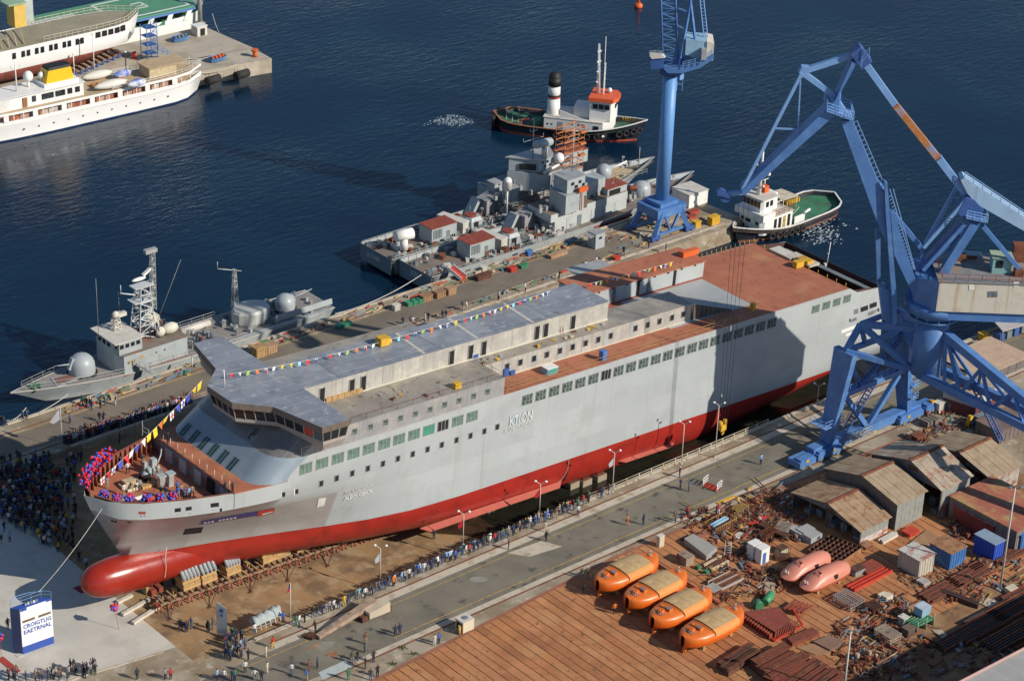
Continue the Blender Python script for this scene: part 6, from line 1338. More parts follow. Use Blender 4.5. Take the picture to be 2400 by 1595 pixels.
def lamp(base,top,label,flag=None):
 b=G(*base);h=min(np.linspace(3,9,121),key=lambda k:abs(proj(b+[0,0,k])[1]-top))
 t=thing('lamp_post',label,'lamp post',tuple(b),0,'lamp posts along the near quay')
 mb=MB();mb.tube((0,0,0),(0,0,h-.55),.07,.05,n=7);mb.boxz(-.15,.15,-.15,.15,0,.12);mb.build('pole',WHITED,t)
 for s in(-1,1):
  mb=MB();d=RIGHT*s;e=Vector((d[0]*.62,d[1]*.62,h-.12));mb.tube((0,0,h-.55),e,.04,n=5);o=mb.build('arm',WHITED,t);mb=MB();mb.ell(tuple(e+Vector((d[0]*.1,d[1]*.1,.05))),.2,.2,.14,9,5,z0=-.9);mb.build('lamp_head',WHITE,o)
 if flag is not None:
  mb=MB();d=RIGHT;z1,z0=h-1.2,h-2.7
  mb.slab([Vector((-.06*d[0],-.06*d[1],z1)),Vector((-.75*d[0],-.75*d[1],z1-1.1)),Vector((-.62*d[0],-.62*d[1],z0-.15)),Vector((-.06*d[0],-.06*d[1],z0+.3))],(.02,.02,0));mb.build('flag',flag,t)
FLW,FLR=M('flag_white',(.72,.70,.70),.8),M('flag_red',(.62,.02,.03),.8)
lamp(cU(265,1165),1276,'lamp post with a white flag nearest the bow',FLW);lamp(cU(828,915),1196,'lamp post standing behind the middle of the onlookers',FLR)
lamp(cU(1348,705),1126,'lamp post with a red flag beside the wet slip',FLR);lamp(cU(1845,555),1053,'lamp post with a white flag at the railing end',FLW)
lamp(cL(370,440),986,'lamp post on the railing right of the white flag one');lamp(cL(985,330),940,'slim lamp post on the pale strip near the crane');lamp(nN(172,1040),912,'lamp post beside the crane leg at the railing')
def highmast(base,top,label,arms=True):
 b=G(*base);h=min(np.linspace(5,25,201),key=lambda k:abs(proj(b+[0,0,k])[1]-top));t=thing('light_mast',label,'light mast',tuple(b),0,'tall light masts in the yard')
 mb=MB();mb.tube((0,0,0),(0,0,h),.16,.09,n=8);mb.boxz(-.4,.4,-.4,.4,0,.25);mb.build('pole',WHITED,t)
 mb=MB();d=RIGHT;mb.tube(Vector(d*-.6)+Vector((0,0,h)),Vector(d*.8)+Vector((0,0,h+.1)),.05,n=5);mb.box((d[0]*.8,d[1]*.8,h+.12),(.6,.35,.16),0);mb.box((-d[0]*.6,-d[1]*.6,h+.02),(.5,.35,.16),0);mb.build('lamp_head',NGREYD,t)
highmast((2343.2,1381),1143,'tall white light mast by the blue and red containers');highmast((1975,1640),1480,'tall white light mast rising at the bottom edge beside the rusty sections')
def staff(base,top,label,flag,colr,pts,colr2=None):
 b=G(*base);h=min(np.linspace(2,10,161),key=lambda k:abs(proj(b+[0,0,k])[1]-top));t=thing('flag_pole',label,'flag',tuple(b))
 mb=MB();mb.tube((0,0,0),(0,0,h),.045,n=6);mb.build('pole',WHITED,t)
 mb=MB();P=[Vector(RIGHT*a)+Vector(FWD*.02)+Vector((0,0,h-z))for a,z in pts];mb.slab(P,Vector(FWD*.02));mb.build('flag',colr,t)
 if colr2:mb=MB();P=[Vector(RIGHT*a)+Vector(FWD*-.02)+Vector((0,0,h-z))for a,z in colr2[1]];mb.slab(P,Vector(FWD*.015));mb.build('flag_stripe',colr2[0],t)
staff((146.8,1050.2),956,'white flag on a pole above the shaded crowd','flag',FLW,[(-.05,0),(-1.6,2.3),(-1.1,2.6),(-.05,1.8)])
staff(cH(965,805),1365,'red, white and blue flag on a pole by the tarpaulin','flag',M('flag_blue',(.05,.08,.35),.8),[(.0,.1),(-.15,.2),(-.3,1.0),(0,.8)],(FLR,[(-.25,.9),(-.02,.75),(-.1,1.25),(-.55,1.5)]))
p,q=G(*cF(1340,1272)),G(*cF(1405,1290));mb=MB();d=Vector((q[0]-p[0],q[1]-p[1],0));mb.slab([(0,0,0),tuple(d),tuple(d+Vector((0,0,4.0))),(0,0,4.6)],(.05,.12,0))
sc=solo('screen',mb,M('screen_grey',(.42,.44,.46),.5,var=.04),'tall grey display screen standing at the foot of the slip','screen',tuple(p))
dn_=Vector((0,0,1));n_=d.cross(dn_).normalized()
for k,(s,z,wd,ht)in enumerate(((.48,3.3,.28,.5),(.48,2.7,.2,.35))):mb=MB();c=d*s+Vector((0,0,z))-Vector((n_.x,n_.y,0))*-.03;mb.slab([c-d.normalized()*wd,c+d.normalized()*wd,c+d.normalized()*wd+Vector((0,0,ht)),c-d.normalized()*wd+Vector((0,0,ht))],n_*.03);mb.build('blue_mark',BLUED,sc)
p,q=G(*cP(400,680)),G(*cP(610,585));mb=MB();L=math.dist(p[:2],q[:2]);ang=math.atan2(q[1]-p[1],q[0]-p[0])
rr=[]
for k in range(12):t_=k/11;h=1.75+.18*math.sin(k*2.3)+.25*t_;wv=.1*math.sin(k*3.1);rr.append([(t_*L,-.1+wv,.95),(t_*L,.25+wv,h-.1),(t_*L+.05,.7,h),(t_*L,1.15-wv,h-.15),(t_*L,1.5,.85)])
mb.loft(rr,close=False);mb.add(rr[0],[(0,1,2,3,4)]);mb.add(rr[-1],[(4,3,2,1,0)]);o=solo('covered_frame',mb,M('tarpaulin',(.33,.37,.36),.75,var=.15,vs=1.5,bump=.3),'grey green tarpaulin over a trestle frame behind the screen','tarpaulin',tuple(p),ang)
for k in range(6):mb=MB();x=.2+k*L/5.5;mb.beam((x,0,0),(x+.2,.6,1.1),.07);mb.beam((x+.3,1.4,0),(x+.1,.7,1.1),.07);mb.build('trestle_leg',STEEL,o)
mb=MB();mb.boxz(0,L,.1,.16,.35,.42);mb.boxz(0,L,1.3,1.36,.35,.42);mb.build('frame_rail',STEEL,o)
bo=thing('boom_section','long brown box girder boom lying across blocks on the quay road','girder',gy(*cK(300,780)))
W2=lambda n_,mb,m:mb.build(n_,m,bo,world=True)
BRN=M('boom_brown',(.36,.26,.19),.75,var=.15,vs=.8,c2=(.22,.13,.09),amt=.3,s2=.9)
A,B=np.array(G(*cK(350,720),.35)),np.array(G(*cK(1400,50),1.4));mb=MB();mb.beam(A,B,.75,.45,w2=1.2,h2=.7);W2('girder',mb,BRN)
A2,B2=np.array(G(*cK(1260,310),.8)),np.array(G(*cK(1640,130),.9));mb=MB();mb.beam(A2,B2,1.1,.9,h2=1.4);W2('gear_box',mb,M('boom_cream',(.50,.42,.31),.7,var=.15,streak=(.3,.2,.12),samt=.3))
for uv in((1190,470),(1630,290)):p=G(*cK(*uv));mb=MB();mb.boxz(p[0]-.1,p[0]+.8,p[1],p[1]+1.3,0,.75);W2('support_block',mb,RUSTD)
p=G(*cK(210,780));mb=MB()
for k in range(4):mb.beam((p[0]-.4+k*.35,p[1]+1.1,.3),(p[0]+.2+k*.35,p[1]-.3,.3),.22,.3)
mb.beam((p[0]-.6,p[1]+1.0,.15),(p[0]+1.0,p[1]+.5,.15),.2);W2('hinge_frame',mb,RUSTD)
p=G(*cP(2040,695));ck=thing('generator_box','cream painted generator cabinet on the quay by the plate yard','cabinet',tuple(p));mb=MB();mb.boxz(0,1.75,0,1.5,.15,1.65);mb.build('body',CREAM,ck)
mb=MB();mb.boxz(-.05,1.8,-.05,1.55,1.65,1.72);mb.build('lid',WHITED,ck);mb=MB();mb.boxz(-.03,0,.2,1.3,.3,1.4);mb.build('louvre',DARK,ck);mb=MB();mb.tube((-.35,.3,0),(-.35,.3,1.3),.2,n=10);mb.build('gas_bottle',YELLD,ck);mb=MB();mb.tube((.9,.8,1.72),(.9,.8,1.8),.4,n=12);mb.build('fan',NGREYD,ck);mb=MB();mb.boxz(.1,1.65,.1,1.4,0,.15);mb.build('skid',RUSTD,ck)
p=G(*cR(745,622));mb=MB();mb.boxz(0,.9,0,.6,0,1.7);o=solo('switch_cabinet',mb,CREAM,'tall cream switch cabinet at the yard edge beside green bottles','cabinet',tuple(p));mb=MB();mb.boxz(.05,.85,-.02,0,.1,1.6);mb.build('door',M('cream_door',(.55,.49,.36),.5),o);mb=MB();mb.boxz(-.04,.94,-.04,.64,1.7,1.76);mb.build('cap',WHITED,o)
p=G(*cL(1020,965));ba=thing('lifting_basket','white railed lifting basket with red slatted floor standing on the road','basket',tuple(p));e=Vector((G(*cL(765,865))-p));f=Vector((G(*cL(1105,890))-p));e.z=f.z=0
for k in range(8):mb=MB();s=f*(k/8);mb.slab([s,s+f*.1,s+f*.1+e,s+e],(0,0,.12));mb.build('slat',PRIMERB,ba)
for s0 in(Vector((0,0,0)),e):
 mb=MB()
 for z in(.45,.85,1.3):mb.beam(s0+Vector((0,0,z)),s0+f+Vector((0,0,z)),.08,.1)
 for k in(0,1):mb.tube(s0+f*k,s0+f*k+Vector((0,0,1.35)),.06,n=6)
 mb.build('end_rail',WHITE,ba)
mb=MB()
for z in(.1,1.2):mb.tube(f+Vector((0,0,z)),f+e+Vector((0,0,z)),.035,n=5)
for k in range(1,4):mb.tube(f+e*(k/4),f+e*(k/4)+Vector((0,0,1.2)),.025,n=4)
mb.build('back_rail',STEEL,ba)
TW=thing('sign_tower','white and blue ceremony tower with blue lettering on the pale apron','tower',gy(54.7,1532))
p0=np.array(G(54.7,1532));e=Vector(G(127,1506)-p0);e.z=0;bk=Vector(G(35,1530)-p0);bk.z=0;bk=bk.normalized()*1.25;hh=6.45
W3=lambda n_,mb,m:mb.build(n_,m,TW)
mb=MB();mb.slab([(0,0,1.05),tuple(e+Vector((0,0,1.05))),tuple(e+Vector((0,0,hh))),(0,0,hh)],bk*.05);W3('front_panel',mb,M('tower_white',(.80,.80,.79),.5,var=.02))
SB=M('sign_blue',(.035,.085,.36),.45,var=.06)
mb=MB();mb.slab([(0,0,0),tuple(e),tuple(e+Vector((0,0,1.05))),(0,0,1.05)],bk*.05);W3('base_panel',mb,SB)
mb=MB();mb.slab([tuple(bk*.05),tuple(bk),tuple(bk+Vector((0,0,hh))),tuple(bk*.05+Vector((0,0,hh)))],e*.02);W3('side_panel',mb,M('side_dark_blue',(.02,.035,.10),.5))
mb=MB();mb.slab([tuple(bk),tuple(bk+e),tuple(bk+e+Vector((0,0,hh))),tuple(bk+Vector((0,0,hh)))],bk*.03);mb.slab([tuple(e*.985+bk*.05),tuple(e+bk*.05),tuple(e+bk+Vector((0,0,hh))),tuple(e+bk*.06+Vector((0,0,hh)))],bk*.01);W3('rear_panel',mb,SB)
mb=MB();mb.slab([(0,0,hh),tuple(e+Vector((0,0,hh))),tuple(e+bk+Vector((0,0,hh))),tuple(bk+Vector((0,0,hh)))],(0,0,.1));W3('top_deck',mb,SB)
mb=MB();mb.slab([(0,0,hh-.35),tuple(e*.2+Vector((0,0,hh-.35))),tuple(e*.2+Vector((0,0,hh))),(0,0,hh)],-bk*.02);mb.slab([tuple(e*.82+Vector((0,0,hh-.2))),tuple(e+Vector((0,0,hh-.2))),tuple(e+Vector((0,0,hh))),tuple(e*.82+Vector((0,0,hh)))],-bk*.02);W3('top_trim',mb,SB)
mb=MB();z=Vector((0,0,hh+.1));mb.rail([e*.03+bk+z,e+bk+z,e+z],.95,r=.03,step=1.2,rows=2);mb.path([e*.0+bk+z+Vector((0,0,1.0)),e*.3+bk*1.3+z+Vector((0,0,1.15)),e*.75+bk*1.4+z+Vector((0,0,1.0)),e*1.02+bk*.8+z+Vector((0,0,.9))],.04,5);W3('top_rail',mb,BLUEL)
for k in range(5):mb=MB();c=e*(.32+k*.09)+bk*.45+z;mb.box((c.x,c.y,c.z+.12),(.24,.2,.24),k);W3('equipment_box',mb,WHITE if k%2 else STEEL)
for s0,s1 in((.04,.44),(.55,.95)):mb=MB();mb.slab([tuple(e*s0+Vector((0,0,4.42))),tuple(e*s1+Vector((0,0,4.42))),tuple(e*s1+Vector((0,0,4.75))),tuple(e*s0+Vector((0,0,4.75)))],-bk*.02);W3('slot_window',mb,M('slot_brown',(.16,.11,.06),.5))
for txt,z in(('CROIGTLIG',3.55),('EAETRNAL',2.75)):
 o=textmesh('lettering',txt,SB,.8,TW,Matrix.Identity(4));mx=max(v_.co.x for v_ in o.data.vertices);bn=-bk.normalized()*.03
 o.matrix_basis=axes(e*.05+Vector((0,0,z))+bn,e,(0,0,1))@Matrix.Diagonal((e.length*.9/mx,1,1,1))
mb=MB();mb.boxz(-.9,-.1,-.3,.5,0,.06);W3('step',mb,WHITED)
sheet('red_carpet',[gy(*cF(x,y))[:2]for x,y in((447,992),(520,968),(560,1010),(500,1027))],M('carpet_red',(.20,.02,.05),.9),.012)
mb=MB();p,q=G(*cF(0,1425)),G(*cF(110,1515));mb.beam((p[0],p[1],.03),(q[0],q[1],.03),.9,.04);struct('red_carpet',mb,M('carpet_red2',(.38,.05,.035),.9))
def rope(name,a,b,sag,label,m=WHITED,r=.045):
 a,b=np.array(a),np.array(b);mb=MB();P=[a+(b-a)*t-np.array([0,0,sag*4*t*(1-t)])-a for t in np.linspace(0,1,13)];mb.path(P,r,5);return solo(name,mb,m,label,'rope',tuple(a))
rope('bow_line',SW((-58.5,-2.4,14.6)),TW.location+e*.8+bk*.6+Vector((0,0,hh+1.2)),.5,'thin white line from the ship bow to the sign tower')
rope('mooring_line',G(785,735,-.2),(38.4,66.5,.2),1.0,'long pale mooring line from the far pier to the warship stern',WHITED,.07)
rope('mooring_line',(-36.6,66.3,-.8),G(15,985),.6,'mooring line hanging from the gunboat bow',WHITED,.06);rope('mooring_line',(-30,65.6,-.4),G(35,982),.7,'longer mooring line from the gunboat foredeck to the pier',WHITED,.06)
rope('mooring_line',(58.3,165,.4),G(*cF(0,0))if False else(68,164.6,0.1),.8,'pale mooring line from the yacht stern to the quay',CREAM,.07);rope('mooring_line',(79.5,190.5,1.0),(75.4,182,.1),.4,'mooring line from the supply ship to the quay bollard',WHITED,.06)
# == bunting and balloons on the ship
def sh_thing(name,label,cat,s,group=None):return thing(name,label,cat,SW(s),0,group)
FC={k:M('bunting_'+k,c,.8)for k,c in dict(red=(.62,.03,.03),white=(.75,.74,.74),blue=(.05,.08,.45),yellow=(.80,.55,.03),orange=(.75,.18,.03),cyan=(.25,.55,.65),green=(.4,.6,.1)).items()}
def bunting(label,P0,P1,seq,sz,ends=None,sag=.3,tri=True):
 t=thing('bunting',label,'bunting',tuple(P0));P0,P1=np.array(P0),np.array(P1);L=np.linalg.norm(P1-P0);d=(P1-P0)/L
 pos=lambda s:P0+(P1-P0)*s-np.array([0,0,sag*4*s*(1-s)])
 mb=MB();mb.path([pos(s)for s in np.linspace(0,1,9)],.025,4);mb.build('cord',WHITED,t,world=True)
 for i,c in enumerate(seq):
  s=(i+.5)/len(seq);a=pos(s-.36*sz/L);b=pos(s+.36*sz/L);dn=np.array([.2*math.sin(i*2.1),.25*math.sin(i*1.3),-1.0]);dn=dn/np.linalg.norm(dn)*sz*(.85+.3*math.sin(i*4.3)**2)
  mb=MB();nrm=np.cross(b-a,dn);nrm=nrm/np.linalg.norm(nrm)*.02
  if i%3==1:mb.slab([a,b,(a+b)/2+dn*1.05+.1*(b-a)],nrm)
  else:mb.slab([a,b,b+dn*.95-.12*(b-a),a+dn*1.0+.1*(b-a)],nrm)
  o=mb.build('pennant',FC[c],t,world=True)
  if c=='white' and i%2==0:
   for e0,e1 in(((.12,.5),(.88,.5)),((.5,.08),(.5,.9))):mb=MB();A=a+(b-a)*e0[0]+dn*e0[1];B=a+(b-a)*e1[0]+dn*e1[1];mb.beam(A-nrm*1.6,B-nrm*1.6,.14,.05);mb.build('cross',FC['blue' if i%4 else 'red'],o,world=True)
bunting('long string of signal flags from the bow up to the bridge roof',SW((-57.5,-.2,17.2)),SW((-41.2,2.2,25.6)),['white','red','white','blue','red','white','blue','white','yellow','yellow','orange','yellow','white','blue','white','blue','yellow','yellow'],1.05)
pa=S(*cA(435,420),z=26.4)
mp_=sh_thing('flag_mast','thin white mast on the bridge roof holding the flag strings','mast',(-38.5,1.2,24.2));mb=MB();mb.tube((0,0,0),(-.1,0,2.6),.06,n=6);mb.build('pole',WHITE,mp_)
for lab,uv0,uv1,z0,z1,n_ in(('string of small flags over the front of the house roof',cA(470,415),cA(1250,275),25.2,24.7,11),('string of flags along the far edge of the middle roof',cA(1300,262),cB(560,590),24.7,24.6,16),('string of flags along the far edge of the after roof',cB(575,590),cB(1230,375),24.6,24.4,15),('string of flags along the red hangar roof',cB(1500,330),cB(2130,165),22.1,22.1,16)):
 seqs=['red','yellow','white','blue','orange','white','cyan','red','yellow','white','green','blue'];bunting(lab,SW(S(*uv0,z=z0)),SW(S(*uv1,z=z1)),[seqs[(i*5+i//3)%12]for i in range(n_)],.62,sag=.15)
BR_,BB_=M('balloon_red',(.60,.02,.04),.25),M('balloon_blue',(.06,.11,.55),.25)
def balloons(label,c,r,n_,seed,group,ell=(1,1,1),nm='balloon_cluster',stick=None):
 random.seed(seed);t=thing(nm,label,'balloons',tuple(c),0,group);mbs=[MB(),MB(),MB()]
 for k in range(n_):
  v_=Vector((random.gauss(0,1),random.gauss(0,1),random.gauss(0,1))).normalized()*r*(.55+.45*random.random());q=(v_.x*ell[0],v_.y*ell[1],v_.z*ell[2]);mbs[0 if random.random()<.45 else 1].ell(q,.17,.17,.19,7,5,z0=-.99)
 for m_,mt,nm2 in((mbs[0],BR_,'red_balloons'),(mbs[1],BB_,'blue_balloons')):tag(m_.build(nm2,mt,t),kind='stuff')
 if stick:mb=MB();mb.tube((0,0,-r),stick,.03,n=4);mb.build('string',PRIMERB,t)
for i,(uv,lab)in enumerate(((cE(395,990),'balloon ball nearest the bow tip on the near bulwark'),(cE(570,1030),'second balloon ball from the bow on the near bulwark'),(cE(760,1030),'third balloon ball from the bow, left of the white boards'),(cE(1020,1040),'balloon ball right of the white boards'),(cE(1210,1030),'balloon ball in front of the small group of guests'),(cE(1385,1010),'last balloon ball towards the walkway, beside the men in blue'))):
 balloons(lab,SW(S(*uv,z=15.2)),.62,46,60+i,'balloon balls along the bow rail')
g0,g1=S(*cE(480,400),z=16.8),S(*cE(110,800),z=16.6)
random.seed(11);t=thing('balloon_garland','thick red and blue balloon garland along the far side of the bow','balloons',SW(g0));mm=[MB(),MB()]
gp=[S(*cE(*q),z=16.6)for q in((480,400),(350,450),(260,540),(170,650),(110,790))]
for k in range(440):
 s=random.random()*3.999;i=int(s);q=np.array(gp[i])+(np.array(gp[i+1])-np.array(gp[i]))*(s-i);v_=np.array([random.gauss(0,.27),random.gauss(0,.27),random.gauss(0,.45)]);w_=SW(q+v_);mm[0 if(int(s*2.2)%2==0)==(random.random()<.75)else 1].ell(w_,.18,.18,.2,7,5,z0=-.99)
tag(mm[0].build('red_balloons',BR_,t,world=True),kind='stuff');tag(mm[1].build('blue_balloons',BB_,t,world=True),kind='stuff')
b_=np.array(G(*cF(735,1248)));balloons('loose balloon bunch tethered over the pale apron',b_+RIGHT*-.45+[0,0,3.2],.5,34,90,None,stick=tuple(Vector(RIGHT*.45)+Vector((0,0,-3.2))))
b_=np.array(G(*cF(5,1425)));balloons('balloon bunch at the left edge of the apron',b_+[0,0,3.0],.5,34,91,None,stick=(0.1,0,-3.0))
FD=13.4
def fd(uv,z=FD):return S(*uv,z=z)
def on_ship(name,label,cat,s,rz=0):return thing(name,label,cat,mat=SHM@Matrix.Translation(Vector(tuple(map(float,s))))@Matrix.Rotation(rz,4,'Z'))
wn=on_ship('mooring_winch','grey anchor winch on the bow deck by the breakwater','winch',fd(cE(1100,660)))
mb=MB();mb.boxz(-1,1.2,-.6,.6,0,.3);mb.build('base',NGREYD,wn);mb=MB();mb.tube((-.6,-.7,.7),(-.6,.7,.7),.36,n=12);mb.tube((.6,-.4,.7),(.6,.4,.7),.3,n=12);mb.build('drum',NGREY,wn);mb=MB();mb.boxz(-.2,.5,-.3,.5,.3,1.9);mb.boxz(-1.1,-.7,.1,.6,.3,1.6);mb.build('gearbox',NGREY,wn);mb=MB();mb.path([(.8,0,1.2),(1.4,.3,2.0),(1.6,.5,2.7)],.1,6);mb.build('duct',STEEL,wn)
w2_=on_ship('small_winch','small pale winch drum in front of the anchor winch','winch',fd(cE(990,760)));mb=MB();mb.tube((0,-.5,.6),(0,.5,.6),.42,n=12);mb.build('drum',DOME,w2_);mb=MB();mb.boxz(-.5,.5,-.6,-.45,0,.9);mb.boxz(-.5,.5,.45,.6,0,.9);mb.build('cheek',BLACK,w2_)
for i,uv in enumerate((cE(1225,890),cE(1355,850))):
 ped=on_ship('deck_pedestal',('grey deck pedestal nearer the bow rail','grey deck pedestal nearer the breakwater')[i],'pedestal',fd(uv));mb=MB();mb.prism([(-.35,-.35),(.35,-.35),(.35,.35),(-.35,.35)],0,1.7);mb.build('column',STEEL,ped);mb=MB();mb.boxz(-.55,.55,-.5,.5,1.7,1.85);mb.build('top',NGREY,ped)
cr8=on_ship('deck_crate','wooden crate on the bow deck by the hatch frame','crate',fd(cE(710,905)));
for k in range(4):mb=MB();mb.boxz(0,1.5,0,1.0,k*.22,k*.22+.2);mb.build('plank',WOODL,cr8)
cr9=on_ship('timber_stack','flat stack of yellow timber on the bow deck','timber',fd(cE(960,915)))
for k in range(5):mb=MB();mb.boxz(k*.42,k*.42+.38,0,.7,0,.4);mb.build('timber',M('fresh_timber',(.50,.30,.12),.8),cr9)
hf=on_ship('hatch_coaming','open rectangular hatch coaming with cross bars on the bow deck','hatch',fd(cE(730,960)))
for x0,x1,y0,y1 in((0,2.6,0,.12),(0,2.6,1.9,2.02),(0,.12,0,2),(2.5,2.62,0,2),(.8,.9,0,2),(1.7,1.8,0,2),(0,2.6,.95,1.05)):mb=MB();mb.boxz(x0,x1,y0,y1,0,.4);mb.build('coaming',CREAM,hf)
wbx=on_ship('white_case','white open case by the near bow bulwark','case',fd(cE(890,1130)));mb=MB();mb.boxz(0,1.7,0,.9,0,.1);mb.build('bottom',PRIMERB,wbx);mb=MB();mb.boxz(0,1.7,0,.06,.1,.6);mb.boxz(0,1.7,.84,.9,.1,.6);mb.boxz(0,.06,.06,.84,.1,.6);mb.boxz(1.64,1.7,.06,.84,.1,.6);mb.build('side',WHITE,wbx)
bd=on_ship('white_board','white bent board leaning by the bow rail','board',fd(cE(640,1130)));mb=MB();mb.slab([(0,0,.1),(.7,0,.9),(1.4,0,.5),(1.5,0,.3),(.7,0,.6),(.2,0,0)],(0,.5,0));mb.build('sheet',WHITE,bd)
for k,(uv,z)in enumerate(((cA(1300,655),21.0),)):
 cs=on_ship('crate_row','row of wooden crates on the upper deck behind the bridge','crates',S(*uv,z=z))
 for q in range(6):
  mb=MB();mb.boxz(q*.98,q*.98+.92,0,.85,0,.55);o=mb.build('crate',WOOD,cs);mb=MB()
  for r in range(3):mb.boxz(q*.98+.02,q*.98+.9,r*.28+.02,r*.28+.26,.551,.58)
  mb.build('lid_board',M('fresh_timber',(.50,.30,.12),.8),o)
def deck_unit(name,label,cat,uv,z,L,D,Hh,m,top=None,tm=None):
 t=on_ship(name,label,cat,S(*uv,z=z));mb=MB();mb.boxz(0,L,0,D,0,Hh);mb.build('body',m,t)
 mb=MB();mb.boxz(-.05,L+.05,-.05,D+.05,Hh,Hh+.06);mb.build('lid',tm or m,t);mb=MB();mb.boxz(.1,L-.1,-.03,0,.1,Hh-.1);mb.build('front_panel',top or m,t);return t
deck_unit('yellow_machine','yellow machine on the long house roof near the bridge','machine',cA(1755,190),23.9,1.5,1.2,1.05,YELL)
deck_unit('yellow_cart','yellow cart at the near edge of the upper deck','cart',cB(525,1105),21,1.0,.7,.7,YELL)
deck_unit('blue_cabinet','tall dark blue cabinet at the start of the red side deck','cabinet',cB(880,1015),18.35,.9,.8,1.1,BLUED);deck_unit('blue_box','low blue box beside the tall blue cabinet on the red deck','box',cB(930,1005),18.35,.8,.7,.55,BLUED)
deck_unit('cabinet_stall','pale roofed tool stall with teal boxes on the red side deck','stall',cB(1200,1005),18.35,1.9,1.3,.9,LBLUE,M('teal',(.05,.30,.25),.6),WHITE)
deck_unit('blue_locker','upright bright blue locker by the rail of the red deck','locker',cB(1605,900),18.35,.8,.8,1.4,BLUE)
deck_unit('white_locker','white and blue locker against the long house wall','locker',cB(650,885),21,1.1,.8,.75,WHITED,BLUED)
deck_unit('hatch_cover','pale hatch cover at the aft edge, left of the yellow crate','hatch',cD(1505,165),18.4,2.2,4.4,.25,WHITED);deck_unit('hatch_cover','pale hatch cover at the aft edge, right of the yellow crate','hatch',cD(1660,225),18.4,2.2,5.0,.3,M('pale_mat',(.5,.45,.38),.8))
deck_unit('yellow_crate','long yellow crate between the two pale hatch covers','crate',cD(1640,215),18.4,1.4,2.2,.7,YELL);deck_unit('yellow_cage','yellow box frame in front of the aft hatch covers','frame',cD(1555,232),18.4,1.7,.9,.9,YELL);deck_unit('yellow_post','small yellow bollard unit on the grey and red deck boundary','bollard',cD(1212,565),18.4,.6,.6,1.0,YELL)
deck_unit('orange_launch','orange rescue frame on the far end of the hangar roof','frame',cD(670,150),21.2,3.4,.9,.8,ORANGE)
tag(deck_unit('white_staff_box','white flagstaff foot at the stern','box',cD(1780,215),17.0,.3,.3,.4,WHITE),None);mb=MB()
fs=on_ship('stern_staff','slim white staff at the stern rail','staff',S(*cD(1790,220),z=17));mb.tube((0,0,0),(.2,0,4.2),.06,n=5);mb.build('pole',WHITE,fs)
ld=on_ship('ladder','aluminium ladder leaning on the after end of the long house','ladder',S(*cB(1300,695),z=21));mb=MB()
for s in(0,.5):mb.beam((s,-.0,0),(s-.35,.6,3.6),.06)
for k in range(9):mb.beam((-.35*k/9,.6*k/9,.4*k+.2),(.5-.35*k/9,.6*k/9,.4*k+.2),.05)
mb.build('rungs',M('rung_brown',(.3,.2,.13),.7),ld)
mb=MB();random.seed(77)
for k in range(40):
 u,w_=random.uniform(-20,22),random.uniform(-9.5,-4.2)
 if u>-1:w_=random.uniform(-5.6,-4.2)
 s_=random.uniform(.08,.35);mb.box((u,w_,21+s_*.4),(s_*2,s_,s_*.7),random.random()*3,k%4)
o=mb.build('deck_litter',[WOODL,RUST,YELL,STEEL],ship);o['kind']='stuff'
